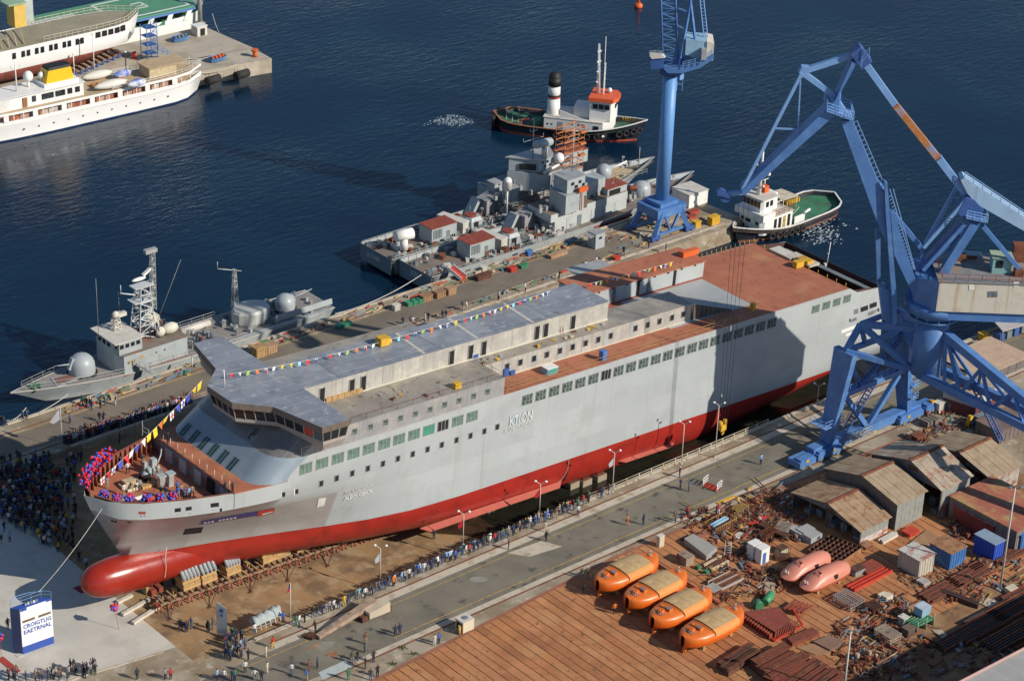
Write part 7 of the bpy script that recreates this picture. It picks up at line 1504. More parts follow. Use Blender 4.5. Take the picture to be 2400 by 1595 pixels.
# == the plate yard
def at0(uv):return tuple(G(*uv))
ORL=M('lifeboat_orange',(.68,.155,.022),.35,var=.07,vs=.6,c2=(.60,.20,.05),amt=.3,s2=.7);ORD=M('lifeboat_hull',(.66,.115,.012),.32,var=.05);CANT=M('lifeboat_cover',(.56,.39,.19),.8,var=.12,vs=1.0,c2=(.46,.30,.14),amt=.35,s2=1.2,seam=(.9,.7),sax='xy',seamc=.8);CANS=M('cover_side',(.66,.27,.07),.7,var=.06)
def lifeboat(uv,label,proto=None):
 p,q=G(*uv[0]),G(*uv[1])
 if proto:return dup(proto,(float(p[0]),float(p[1]),0),math.atan2(q[1]-p[1],q[0]-p[0]),label)
 t=thing('lifeboat',label,'lifeboat',(float(p[0]),float(p[1]),0),math.atan2(q[1]-p[1],q[0]-p[0]),'orange lifeboats on the plate yard')
 L,B=10.4,4.3
 def hw(t_):return B/2*max(.02,(1-abs(2*t_-1)**3.2))**.5
 def rings(prof,T):return[[(x*L,s*hw(x)*k,z+dz*(2*x-1)**2)for s,k,z,dz in prof]for x in T]
 T=[0,.02,.06,.12,.2,.32,.45,.6,.72,.82,.9,.96,.985,1.0]
 low=[(-1,1.0,1.85,.15),(-1,1.02,1.55,.15),(-1,.97,1.25,.2),(-1,.78,.85,.35),(-1,.38,.5,.6),(0,0,.42,.7),(1,.38,.5,.6),(1,.78,.85,.35),(1,.97,1.25,.2),(1,1.02,1.55,.15),(1,1.0,1.85,.15)]
 mb=MB();mb.loft(rings(low,T),close=False);mb.build('hull',ORD,t)
 up=[(-1,1.0,1.85,.15),(-1,.99,2.15,.15),(-1,.90,2.5,.0),(-1,.72,2.72,-.08),(-1,.35,2.82,-.1),(0,0,2.84,-.1),(1,.35,2.82,-.1),(1,.72,2.72,-.08),(1,.90,2.5,.0),(1,.99,2.15,.15),(1,1.0,1.85,.15)]
 mb=MB();mb.loft(rings(up,T),close=False);mb.build('canopy',ORL,t)
 T2=[.36,.42,.5,.58,.66,.74,.79]
 cov=[(-1,.995,2.0,.1),(-1,.985,2.4,.1),(-1,.93,2.62,0),(-1,.72,2.84,-.05)];cov2=[(-1,.72,2.84,-.05),(-1,.35,2.96,-.08),(0,0,2.98,-.08),(1,.35,2.96,-.08),(1,.72,2.84,-.05),(1,.93,2.6,0)]
 mb=MB();mb.loft(rings(cov2,T2),close=False);mb.build('cover_top',CANT,t);mb=MB();mb.loft(rings(cov,T2),close=False);mb.build('cover_side',CANS,t)
 mb=MB();mb.path([(x_*L,-hw(x_)*k+.01,z_)for x_,k,z_ in((.355,.99,2.35),(.35,.8,2.86),(.34,.3,3.0),(.34,-.3,3.0),(.345,-.8,2.86))],.03,5);mb.build('cover_edge',RUSTD,t)
 mb=MB();mb.beam((1.6,0,2.7),(1.5,0,3.15),.5,.7);mb.boxz(2.3,2.9,-.7,.2,2.75,3.1);mb.boxz(2.4,2.9,.4,1.0,2.7,2.95);st=mb.build('steering_stand',ORL,t)
 mb=MB();mb.boxz(2.28,2.3,-.6,.1,2.8,3.05);mb.slab([(2.35,-.6,3.105),(2.85,-.6,3.105),(2.85,.1,3.105),(2.35,.1,3.105)],(0,0,.01));mb.build('hatch_glass',NGREYD,st)
 mb=MB();random.seed(9)
 for k in range(12):a=random.uniform(.75,1.7);b=random.uniform(-.7,.7);mb.tube((a,b,2.62),(a+random.uniform(-.3,.3),b+random.uniform(-.3,.3),3.0),.05,n=5)
 tag(mb.build('release_gear',M('gear_metal',(.35,.34,.36),.4,metal=.4),t),kind='stuff')
 mb=MB();mb.boxz(9.0,9.7,-.35,.35,2.55,2.85);o=mb.build('bow_hatch',ORL,t);mb=MB();mb.boxz(9.15,9.5,-.2,.2,2.85,2.95);mb.tube((9.6,.25,2.85),(9.65,.25,3.3),.08,n=6);mb.build('hook',STEEL,o)
 mb=MB();mb.slab([(.15,-.12,.1),(.75,-.12,.1),(.95,-.12,1.3),(.35,-.12,1.3)],(0,.24,0));mb.build('rudder',ORD,t);mb=MB();mb.tube((.35,0,.35),(.5,0,.35),.28,n=10);mb.build('propeller',M('bronze',(.35,.22,.1),.4,metal=.6),t)
 for x in(2.6,7.4):mb=MB();mb.boxz(x,x+.5,-1.2,1.2,0,.62);mb.build('chock',WOOD,t)
 return t
LB1=lifeboat((cR(300,975),cR(690,790)),'orange lifeboat with tan cover, furthest up the yard next to the road')
for pr,lab in(((cR(510,1100),cR(895,905)),'second orange lifeboat from the road'),((cR(690,1240),cR(1075,1035)),'third orange lifeboat from the road, between its neighbours'),((cR(905,1375),cR(1285,1180)),'nearest orange lifeboat, lowest in the yard with a white keel edge')):lifeboat(pr,lab,LB1)
PK=M('pink_boat',(.62,.235,.165),.4,var=.06,vs=.6);PKH=M('pink_hull',(.50,.125,.06),.45,var=.1)
def freefall(pa,pb,label,proto=None):
 p,q=G(*pa),G(*pb);an=math.atan2(q[1]-p[1],q[0]-p[0])
 if proto:return dup(proto,(float(p[0]),float(p[1]),0),an,label)
 t=thing('enclosed_lifeboat',label,'lifeboat',(float(p[0]),float(p[1]),0),an,'pink enclosed lifeboats');L=8.6
 prof=[(0,.1,1.3,1.1),(.02,.75,1.35,1.0),(.08,1.15,1.75,.8),(.16,1.3,2.05,.6),(.25,1.38,2.5,.42),(.4,1.4,2.75,.35),(.6,1.4,2.75,.35),(.78,1.36,2.7,.4),(.9,1.2,2.45,.6),(.97,.8,2.1,.95),(1,.1,1.7,1.4)]
 mb=MB();rr=[]
 for x,w_,tp,bt in prof:
  mid=1.25;rr.append([(x*L,w_*math.cos(a)*(1 if math.sin(a)<.5 else.97),mid+(tp-mid)*max(0,math.sin(a))**.85 if math.sin(a)>0 else mid)for a in np.linspace(0,math.pi,13)])
 mb.loft(rr,close=False);mb.build('canopy',PK,t);mb=MB();rr=[]
 for x,w_,tp,bt in prof:rr.append([(x*L,w_*1.03*math.cos(a),1.25+(bt-1.25)*abs(math.sin(a))**.7)for a in np.linspace(math.pi,2*math.pi,11)])
 mb.loft(rr,close=False);mb.build('hull',PKH,t)
 mb=MB();mb.loft([[(2.0,-.75,2.1),(2.9,-.75,2.45),(2.9,.1,2.7),(2.0,.1,2.4)],[(2.5,-.65,2.75),(2.9,-.6,2.8),(2.9,.05,2.85),(2.5,.05,2.8)]],smooth=False);mb.build('conning_hump',PK,t)
 mb=MB();mb.slab([(4.6,-1.36,1.55),(5.2,-1.36,1.55),(5.2,-1.28,2.15),(4.6,-1.28,2.15)],(0,-.06,0));mb.build('side_hatch',DARK,t)
 mb=MB();mb.tube((.7,-.2,1.6),(.6,-.2,2.2),.07,n=6);mb.tube((.7,.25,1.6),(.6,.25,2.2),.07,n=6);mb.build('bow_cleat',WHITE,t)
 for x in(2.0,6.0):mb=MB();mb.boxz(x,x+.4,-.9,.9,0,.5);mb.build('chock',WOOD,t)
 return t
FF=freefall(cX(1010,1300),cX(1580,1020),'pink enclosed lifeboat further back with a dark side hatch')
freefall(cX(1270,1440),cX(1830,1165),'pink enclosed lifeboat nearer the rusty red ship section',FF)
def container(name,label,cat,uv,L,D,Hh,side,roofm=None,rz=0,ribs=8,door=None,z=0):
 p=G(*uv,z);t=thing(name,label,cat,(float(p[0]),float(p[1]),z),rz);mb=MB();mb.boxz(0,L,0,D,0,Hh)
 for k in range(ribs):x=L*(k+.3)/ribs;mb.boxz(x,x+L/ribs*.45,-.05,0,.1,Hh-.1)
 for k in range(max(2,int(ribs*D/L))):y=D*(k+.3)/max(2,int(ribs*D/L));mb.boxz(-.05,0,y,y+.2,.1,Hh-.1);mb.boxz(L,L+.05,y,y+.2,.1,Hh-.1)
 mb.build('walls',side,t);mb=MB();mb.boxz(-.12,L+.12,-.12,D+.12,Hh,Hh+.09);mb.build('roof',roofm or side,t)
 if door:mb=MB();x0,x1=door[0]*L,door[1]*L;mb.boxz(x0,x1,-.09,-.055,.1,Hh*.8);mb.build('door',door[2],t)
 return t
BLC=M('container_blue',(.05,.16,.42),.55,var=.15,vs=.8,c2=(.10,.22,.42),amt=.3,s2=.8,streak=(.2,.12,.08),samt=.2);BLR=M('royal_blue_box',(.03,.09,.50),.5,var=.1)
container('site_hut','grey corrugated site hut with pale rusty roof','hut',cY(570,665),3.1,3.6,2.7,M('hut_cream',(.48,.44,.37),.7,var=.1,streak=(.3,.2,.12),samt=.3),PEEL,ribs=6)
container('blue_hut','blue container hut with brown roof beside the grey hut','container',cY(845,595),3.2,3.6,2.6,BLC,RUSTL,ribs=6)
container('blue_tank_box','bright blue machinery container with pale gear on its roof','container',cY(1232,530),2.0,3.4,2.9,BLR,M('blue_grey_roof',(.25,.33,.42),.5),ribs=4)
container('red_container','long red shipping container with faded pink top behind the blue ones','container',cY(1225,345),1.9,7.0,2.6,M('container_red',(.26,.045,.04),.6,var=.15),PINK,ribs=4)
container('rusty_building','large low building with rusty red panelled roof at the right edge','building',cY(1420,440),9.0,11.5,3.4,M('building_grey',(.22,.19,.17),.8,var=.2),M('red_roof_panels',(.40,.13,.08),.8,var=.2,vs=.5,c2=(.42,.28,.12),amt=.4,s2=.4,seam=(1.2,3),sax='xy',seamc=.7),ribs=10)
container('blue_container','blue container cut by the right edge below the rusty roof','container',cY(1470,435),4.5,2.4,2.6,BLC)
for i,(uv,lab)in enumerate(((cX(690,965),'white cabinet with a blue door standing behind its twin'),(cX(765,985),'white cabinet with a blue door standing in front of its twin'))):
 if i==0:uv=cX(655,925)
 p=G(*uv);t=thing('tall_cabinet',lab,'cabinet',tuple(p),0,'white cabinets');mb=MB();mb.boxz(-.75,.8,0,1.15,0,2.25);mb.build('body',WHITE,t);mb=MB();mb.boxz(-.45,.15,-.03,0,.05,1.7);mb.build('blue_panel',BLC,t);mb=MB();mb.boxz(-.8,.85,-.05,1.2,2.25,2.32);mb.build('lid',WHITE,t)
def stack(name,label,cat,uv,n_,L,w_,h,m,dirx=True,gap=.05,rows=1,rz=0,grp=None,nm='beam',curve=0):
 p=G(*uv);t=thing(name,label,cat,(float(p[0]),float(p[1]),0),rz,grp)
 for r in range(rows):
  for k in range(n_):
   mb=MB();a=k*(w_+gap);jit=random.uniform(-.25,.25)
   if dirx:mb.boxz(jit,L+jit,a,a+w_,r*h+.02,r*h+h)
   else:mb.boxz(a,a+w_,jit,L+jit,r*h+.02,r*h+h)
   mb.build(nm,m if not isinstance(m,(list,tuple))else m[(k+r)%len(m)],t)
 return t
random.seed(21)
stack('grey_boxes','pale grey flat boxes stacked in front of the open shed','boxes',cX(1405,730),2,2.2,1.5,1.0,M('grey_box',(.36,.36,.36),.7,var=.06),True,.06,nm='box');stack('grey_boxes','second pale grey box block left of the shed opening','boxes',cX(1290,690),3,1.3,1.3,.85,M('grey_box',(.36,.36,.36),.7),True,.05,nm='box')
p=G(*cX(1345,855));gr=thing('steel_grillage','dark rusty steel grid of crossing plates lying before the shed','grid',tuple(p));ex=Vector(G(*cX(1790,1030))-p);ey=Vector(G(*cX(1650,650))-p);ex.z=ey.z=0
for k in range(7):mb=MB();a=ey*(k/6);mb.beam(a+Vector((0,0,.35)),a+ex+Vector((0,0,.35)),.09,.7);mb.build('rib',RUSTD if k else RUST,gr)
for k in range(8):mb=MB();a=ex*(k/7);mb.beam(a+Vector((0,0,.36)),a+ey+Vector((0,0,.36)),.09,.68);mb.build('rib',RUSTL if k==7 else RUSTD,gr)
for k in range(4):mb=MB();c=ex*(.25+.17*k)+ey*(.35+.1*(k%2));mb.slab([c,c+ex*.12,c+ex*.05+Vector((0,0,.8))],(.04,.04,0));mb.build('bracket',M('pale_bracket',(.42,.34,.25),.7),gr)
p=G(*cZ(500,200));rs=thing('hull_section','bright rust red bow section of a ship with angled plates lying in the yard','ship section',tuple(p));lo=lambda uv,z:Vector(G(*uv,z)-p)
A_=[cZ(500,165),cZ(680,275),cZ(690,320)]
for k in range(13):
 u0=(500+15*k,150+9.5*k);u1=(720+9*k-.3*k*k,118+7.5*k);mb=MB();a,b=lo(cZ(*u0),1.0),lo(cZ(*u1),1.15);mb.beam(a,b,.55,.08);mb.build('plate',PRIMER if k%3 else M('red_plate_dull',(.20,.06,.04),.8,var=.2),rs)
for k in range(11):u=(505+16*k,170+11*k);mb=MB();a=lo(cZ(*u),.95);mb.beam(Vector((a.x,a.y,0)),a,.12,.5);mb.build('frame',PRIMER,rs)
for k in range(9):f=k/8;a,b=lo(cZ(690+15*k,310-4*k),.15),lo(cZ(700+17*k,265-9*k),1.1);mb=MB();mb.beam(a,b,.1,.5);mb.build('frame',PRIMER,rs)
mb=MB();mb.beam(lo(cZ(490,185),.3),lo(cZ(690,325),.3),.2);mb.beam(lo(cZ(690,325),.3),lo(cZ(865,225),.4),.2);mb.beam(lo(cZ(865,225),.9),lo(cZ(805,125),1.1),.25);mb.build('edge_beam',PRIMERB,rs)
for k in range(5):mb=MB();mb.beam(lo(cZ(745+28*k,125+6*k),.8),lo(cZ(820+26*k,70+8*k),.7),.3,.2);mb.build('stringer',PRIMER,rs)
mb=MB();mb.beam(lo(cZ(450,95),1.4),lo(cZ(460,165),.1),.7,.12);mb.beam(lo(cZ(480,95),1.2),lo(cZ(485,165),.1),.5,.12);mb.build('loose_plate',PRIMER,rs)
def pile(pa,pb,pc,label,n_,m,hgt_=.9):
 p=G(*pa);t=thing('plate_stack',label,'steel plates',tuple(p));ex=Vector(G(*pb)-p);ey=Vector(G(*pc)-p);ex.z=ey.z=0
 for k in range(n_):
  mb=MB();a,b=ey*(k/n_),ey*((k+.86)/n_);h=hgt_+.12*math.sin(k*2.3)
  mb.slab([a+Vector((0,0,h)),a+ex+Vector((0,0,h+.05)),b+ex+Vector((0,0,h+.12)),b+Vector((0,0,h+.1))],(0,0,.09));mb.beam(a+Vector((0,0,h*.5)),a+ex+Vector((0,0,h*.5)),.08,h);mb.build('plank',m if k%3 else RUST,t)
 mb=MB();mb.slab([(0,0,.02),tuple(ex*.98),tuple(ex*.98+ey*.95),tuple(ey*.95)],(0,0,hgt_*.85));mb.build('bearers',RUSTD,t)
RS_=M('red_rust_section',(.21,.055,.03),.85,var=.25,vs=1.5,c2=(.13,.045,.03),amt=.35,s2=1.2)
pile(cZ(530,495),cZ(740,385),cZ(690,640),'rust red ridged plates stacked left of the light mast',6,RS_,1.2);pile(cZ(610,600),cZ(850,440),cZ(900,760),'large stack of rust red ridged plates at the bottom edge',8,RS_,1.1);pile(cZ(320,500),cZ(520,375),cZ(400,560),'bundle of dark rusty sections right of the nearest lifeboat',4,RUSTD,.9)
def platelying(pts,label,m,z=.12):
 p=G(*pts[0]);mb=MB();mb.slab([tuple(Vector(G(*q)-p))for q in pts],(0,0,z));solo('steel_plate',mb,m,label,'plate',tuple(p+np.array([0,0,.08])))
platelying([cZ(765,330),cZ(800,365),cZ(970,300),cZ(925,260)],'reddish steel plate lying right of the red hull section',RS_,.5);platelying([cZ(930,345),cZ(1040,400),cZ(1130,345),cZ(1030,305)],'brown square steel plate near the light mast',M('plate_brown',(.22,.13,.09),.8,var=.15),.35);platelying([cZ(825,375),cZ(945,420),cZ(1020,415),cZ(1050,395),cZ(935,350)],'curved tan steel plate under the brown square plate',M('plate_tan',(.33,.19,.10),.8,var=.15),.12)
platelying([cY(495,360),cY(650,240),cY(815,335),cY(705,425),cY(600,405)],'large tan plate with a rounded corner in front of the huts',M('plate_tan',(.33,.19,.10),.8),.2);platelying([cR(920,590),cR(985,555),cR(1155,655),cR(1080,715)],'grey curved roof shell lying near the cream cabinet',M('shell_grey',(.33,.32,.29),.6,var=.12),.8)
platelying([cR(945,560),cR(1240,410),cR(1390,330),cR(1420,345),cR(1180,480),cR(1000,580)],'long red plate walkway along the yard edge',M('border_rust',(.30,.12,.075),.85),.06)
stack('crate','rusty open topped steel crate beside the grey shell','crate',cR(930,760),2,1.5,.9,1.3,M('crate_grey',(.30,.24,.18),.8,var=.2,c2=(.2,.1,.06),amt=.4),True,.02,nm='panel')
stack('red_beams','two bright red box beams in front of the first shed','beams',cX(600,495),2,3.6,.35,.35,PRIMERB,True,.12,rz=.1);stack('white_beams','short white planks left of the white cabinets','planks',cX(410,655),3,2.4,.22,.2,WHITED,True,.12,rz=.15)
stack('timber_ladder','pale timber cradle rails beside green blocks','timber',cX(40,1110),3,3.4,.25,.5,[WOODL,RUSTD,WOODL],True,.45,rz=.05);stack('green_blocks','two green blocks at the end of the timber rails','blocks',cX(-20,1150),2,.6,.6,.6,GREEN,True,.9,nm='block')
stack('pipe_rack','rack of brown and grey pipes beside the third lifeboat','pipes',cX(180,1390),7,4.2,.16,.35,[RUST,M('grey_pipe',(.38,.33,.27),.6),RUSTD],True,.22,2,rz=.02);stack('brown_beams','dark brown beams in a row behind the pink lifeboats','beams',cX(690,1245),4,3.8,.2,.3,RUSTD,True,.15,rz=.1)
stack('brown_channel','dark brown channel sections right of the white cabinets','beams',cX(905,960),3,2.2,.3,.8,RUSTD,True,.06,rz=-.75);stack('brown_channel','long dark channel left of the white cabinets','beams',cX(330,880),2,3.6,.3,.5,RUSTD,False,.1,rz=-1.57+.1)
stack('yellow_rack','yellow railed frame holding blue pipes at the yard edge','frame',cX(100,560),2,2.6,1.1,.12,YELLD,True,.5,nm='bar');
p=G(*cX(105,600));yf_=thing('railed_pallet','long rusty pallet with yellow rails in front of the blue pipes','pallet',tuple(p),.08);mb=MB();mb.boxz(0,4.2,0,2.2,.15,.35);mb.build('bed',RUST,yf_)
for k in range(11):mb=MB();mb.tube((k*.42,0,.2),(k*.42,0,1.05),.04,n=5);mb.build('post',YELLD,yf_)
mb=MB();mb.tube((0,0,1.0),(4.2,0,1.0),.05,n=5);mb.tube((4.2,0,1.0),(4.2,2.2,1.0),.05,n=5);mb.tube((0,2.2,1),(4.2,2.2,1),.05,n=5);mb.build('rail',YELLD,yf_)
for k in range(2):mb=MB();mb.tube((.6,1.2+k*.45,.55),(3.8,1.2+k*.45,.55),.2,n=10);mb.build('blue_pipe',LBLUE,yf_)
p=G(*cX(1960,1330));
stack('red_truss','long red lattice girder lying towards the grey hut','girder',cY(0,790),3,7.6,.22,.45,PRIMERB,True,.35,rz=.02);stack('yellow_beam','short yellow beam on the red girder','beam',cY(215,640),1,2.2,.3,.3,YELL,True)
stack('red_roof_sheet','folded red sheet steel beside the red girder','sheet',cY(120,640),2,3.4,1.0,.5,PRIMER,True,.03,nm='sheet');container('grey_bin','small corrugated grey bin next to the red sheet','bin',cY(15,655),1.9,1.1,.9,M('bin_grey',(.36,.38,.38),.6),RUSTD,ribs=7)
stack('white_bundle','bundle of pale pipes along the shed front','pipes',cY(270,360),4,3.2,.2,.45,WHITED,True,.05,rz=.05);container('red_skip','small red steel skip beside the pale pipes','skip',cY(495,305),1.9,1.3,.55,PRIMERB,PRIMERB,ribs=4);container('rusty_box','flat rusty box at the shed corner','box',cY(105,415),1.5,1.0,.5,RUST,RUSTL,ribs=4)
stack('white_blocks','cream slotted block stack in the middle of the yard','blocks',cY(280,880),3,1.3,.4,.75,M('cream_block',(.62,.56,.42),.7),True,.06,nm='block');stack('grey_bags','grey bags on the rubble','bags',cY(625,745),3,1.3,.45,.6,M('bag_grey',(.38,.35,.32),.9),True,.04,nm='bag')
stack('grey_plank','long grey plank lying at an angle near the green rack','plank',cY(560,905),1,4.6,.35,.12,M('grey_plank',(.30,.25,.19),.8),True,rz=.12);container('cabinet','grey cabinet beside the green rack','cabinet',cY(440,1100),.9,.9,1.3,M('bin_grey',(.36,.38,.38),.6),WHITED,ribs=3);container('brown_crate','brown crate below the green rack','crate',cY(480,1190),1.3,1.0,1.1,M('crate_brown',(.16,.11,.085),.8),M('crate_brown',(.16,.11,.085),.8),ribs=4)
p=G(*cY(640,1110));gk=thing('green_rack','green pipe rack with a blue box on it at the shadow edge','rack',tuple(p));
for k in range(6):mb=MB();mb.tube((-1.8,.25+k*.4,.9),(1.6,.25+k*.4,.9),.17,n=9);mb.build('green_pipe',GREEN,gk)
for x in(-1.7,0,1.5):mb=MB();mb.boxz(x,x+.12,0,2.6,0,.7);mb.tube((x,0,0),(x,0,1.8),.06,n=5);mb.tube((x,2.6,0),(x,2.6,1.8),.06,n=5);mb.build('frame',M('pale_green',(.30,.42,.28),.6),gk)
mb=MB();mb.boxz(.2,1.9,1.0,2.4,1.1,2.2);mb.build('blue_box',LBLUE,gk);mb=MB();mb.boxz(.15,1.95,.95,2.45,2.2,2.28);mb.build('box_lid',M('pale_lid',(.42,.5,.58),.6),gk)
def rackth(uv,label,L,D,Hh,n_,m,rz=0):
 p=G(*uv);t=thing('steel_rack',label,'rack',tuple(p),rz)
 for k in range(n_):mb=MB();z=.15+(Hh-.2)*k/max(1,n_-1);mb.beam((0,0,z),(L,0,z),.09,.12);mb.beam((0,D,z),(L,D,z),.09,.12);mb.beam((0,0,z),(0,D,z),.07);mb.beam((L,0,z),(L,D,z),.07);mb.build('tier',m,t)
 mb=MB()
 for x in(0,L/2,L):
  for y in(0,D):mb.tube((x,y,0),(x,y,Hh),.06,n=5)
 mb.build('posts',m,t)
 for k in range(7):mb=MB();mb.beam((L*(k+.5)/7,-.2,Hh),(L*(k+.5)/7,D+.2,Hh),.14,.1);mb.build('top_bar',m,t)
PALER=M('pale_rust',(.42,.34,.27),.7,var=.2,c2=(.25,.12,.07),amt=.35,s2=1)
rackth(cY(320,1270),'pale slatted steel rack at the shadow edge',2.0,2.6,1.3,4,PALER);rackth(cY(-30,960),'grey steel frame rack with rows of bars below the red girder',2.6,3.0,1.0,3,M('grey_rack',(.30,.26,.24),.6,var=.2));rackth(cY(175,1000),'small rusty frame right of the grey rack',1.8,1.6,1.0,2,RUSTD);rackth(cX(1050,640),'tangled rusty pipe frame in front of the first shed',2.4,1.6,1.0,3,PALER,.4);rackth(cX(780,700),'rusty walkway frame behind the white cabinets',3.0,1.2,1.0,3,RUST,.1)
rackth(cX(1020,700),'brown railed walkway leading down from the grey boxes',1.2,4.2,.9,2,RUSTD,.1);rackth(cX(400,360),'small yellow and red frame at the upper yard edge',2.2,1.0,1.0,2,YELLD,.1)
p=G(*cX(220,890));lw=thing('wire_stand','white wire ladder stand left of the white cabinets','stand',tuple(p),-.8);mb=MB()
for s in(0,.8):mb.tube((s,0,0),(s,1.2,1.7),.04,n=5);mb.tube((s,1.8,0),(s,1.2,1.7),.03,n=4)
for k in range(7):mb.tube((0,1.2*k/7,1.7*k/7),(.8,1.2*k/7,1.7*k/7),.03,n=4)
mb.build('rungs',WHITED,lw)
p=G(*cX(1000,870));container('pump_unit','small white and green pump unit by the brown channels','pump',cX(985,880),1.3,1.0,.8,M('pump_pale',(.45,.48,.36),.7,var=.2),RUSTD,ribs=4)
p=G(*cZ(590,135));tk=thing('green_tank','green cylindrical tank beside a dark green drum behind the red section','tank',tuple(p));mb=MB();mb.tube((1.2,.2,.6),(3.2,1.0,.7),.55,n=14);mb.build('tank',M('tank_green',(.05,.28,.12),.5,var=.1),tk);mb=MB();mb.tube((.1,0,.55),(.5,1.0,.55),.6,n=14);mb.build('drum',GREEN,tk)
mb=MB();mb.boxz(1.3,3.0,.2,1.2,0,.2);mb.build('cradle',RUSTD,tk)
platelying([cX(760,1390),cX(770,1270),cX(915,1270),cX(880,1480)],'pale plywood sheets lying by the pink lifeboats',M('plywood',(.40,.31,.22),.8,var=.15),.3)
container('grey_skid','small grey topped skid between the pipe rack and lifeboats','skid',cX(60,1440),1.5,1.5,.7,RUSTD,M('shell_grey',(.42,.41,.37),.6),ribs=4)
p=G(*cR(720,745));mb=MB();q=Vector(G(*cR(1180,1030))-p);q.z=0;mb.tube((0,0,.35),q+Vector((0,0,.35)),.18,n=9);pl=solo('red_pipe',mb,M('pipe_red',(.24,.045,.035),.6,var=.2),'long dark red pipe running beside the lifeboat bows','pipe',tuple(p))
for k in range(5):mb=MB();c=q*(k/4.5);mb.boxz(c.x-.2,c.x+.2,c.y-.2,c.y+.2,.0,.16);mb.build('support',RUSTD,pl)
for i,(uv,n_,L)in enumerate(((cY(1000,1270),7,9),(cY(1150,1180),8,9),(cY(1300,1080),7,9),(cY(820,1330),5,6),(cY(1280,1340),7,8))):stack('steel_bundle',('bundle of long dark sections lying in the building shadow, left of the pale path','bundle of long dark sections in the shadow beneath the light mast','bundle of long dark sections in the shadow at the right edge','shorter dark bundle in the shadow beside the path','bundle of dark sections just above the grey roof')[i],'steel sections',uv,n_,L,.26,.35,[RUSTD,RUST,M('dark_steel',(.06,.045,.045),.8)],True,.18,2,rz=.0)
for i,(uv,n_,L,rz)in enumerate(((cY(690,900),6,6.5,.02),(cY(930,770),6,7,.03),(cY(1080,620),4,7,.02),(cY(1320,560),5,6,.05),(cY(1380,900),4,5,.0))):stack('steel_bundle',('ribbed rusty sections lying left of the crossing dark beam','ribbed rusty sections lying behind the crossing dark beam','rusty rails lying beyond the rubble towards the light mast','rusty sections lying below the blue containers','rusty sections lying right of the light mast foot')[i],'steel sections',uv,n_,L,.28,.3,[RS_,RUSTD],True,.12,2,rz=rz)
stack('dark_beam','heavy dark double beam lying across the rusty sections','beam',cY(1090,930),2,5.0,.35,.7,M('dark_beam',(.07,.035,.03),.7),False,.12,rz=.25);stack('cream_block_pair','cream block beside the light mast foot','block',cY(1390,810),2,1.6,.5,.7,CREAM,True,.04,nm='block')
platelying([cY(690,1115),cY(780,1120),cY(975,1280),cY(930,1320)],'pale concrete path strip crossing the shaded yard',CONCL,.04);platelying([cY(1110,880),cY(1180,830),cY(1300,880),cY(1200,925)],'pale concrete slab at the shadow edge',CONCL,.05)
mb=MB();random.seed(31)
for k in range(900):
 u,w_=random.uniform(400,1150),random.uniform(560,880)
 if not(1250-u*.55>w_*.9 or True):continue
 if(w_-560)/320>1.25-abs(u-780)/420:continue
 p=G(*cY(u,w_));s_=random.uniform(.12,.5);mb.box((p[0],p[1],s_*.25),(s_*1.5,s_*.6,s_*.5),random.random()*3.1,k%3,tilt=random.uniform(-.3,.3))
tag(solo('rubble',mb,[RUSTL,RUST,M('rubble_tan',(.30,.18,.10),.9)],'loose heap of broken rusty offcuts beside the grey and blue huts','rubble'),kind='stuff')
mb=MB()
zones=[(cX,40,700,330,760,170),(cX,700,1300,330,700,130),(cX,-30,620,860,1500,150),(cX,600,1000,1050,1500,60),(cY,0,500,860,1560,300),(cY,500,1480,1150,1560,170),(cY,850,1500,480,900,150),(cZ,1050,1348,200,580,150),(cY,850,1090,110,330,90),(cR,930,1500,330,560,90),(cR,1380,1700,200,420,150),(cW,600,850,520,640,50),(cW,640,1000,420,560,60)]
for fn,u0,u1,w0,w1,n_ in zones:
 for k in range(int(n_*.8)):
  p=G(*fn(random.uniform(u0,u1),random.uniform(w0,w1)))
  if-64<p[0]<60 and p[1]>yedge(float(p[0]))+.3 and fn is not cW and fn is not cR:continue
  typ=random.random();s_=random.uniform(.15,.55);mi=random.choice((0,0,0,0,0,1,1,1,1,2,2,2,2,3,4,5,5,6,7))
  if typ<.45:mb.box((p[0],p[1],s_*.3+.04),(s_*random.uniform(1,4),s_*.5,s_*.6),random.choice((0,0,1.57,random.random()*3)),mi)
  elif typ<.75:a=random.choice((0,0,1.57,.3,random.random()*3));L=random.uniform(.8,3);d=Vector((math.cos(a)*L,math.sin(a)*L,random.uniform(-.1,.25)));mb.beam(Vector(p)+Vector((0,0,.2)),Vector(p)+Vector((0,0,.2))+d,.09,.14,mi)
  elif typ<.9:mb.tube((p[0],p[1],.05),(p[0],p[1],.05+s_*1.6),s_*.5,n=8,mi=mi)
  else:
   q=Vector(p)+Vector((0,0,.1));pts=[q+Vector((.6*math.cos(t_*1.7+k),.6*math.sin(t_*2.1),.5*t_/5))for t_ in range(6)];mb.path(pts,.05,4,mi)
tag(solo('scrap',mb,[RUST,RUSTD,M('scrap_brown',(.20,.13,.09),.8),PALER,STEEL,PRIMER,YELLD,M('scrap_blue',(.12,.22,.32),.6)],'scattered scrap steel, drums and offcuts all over the plate yard','scrap'),kind='stuff')
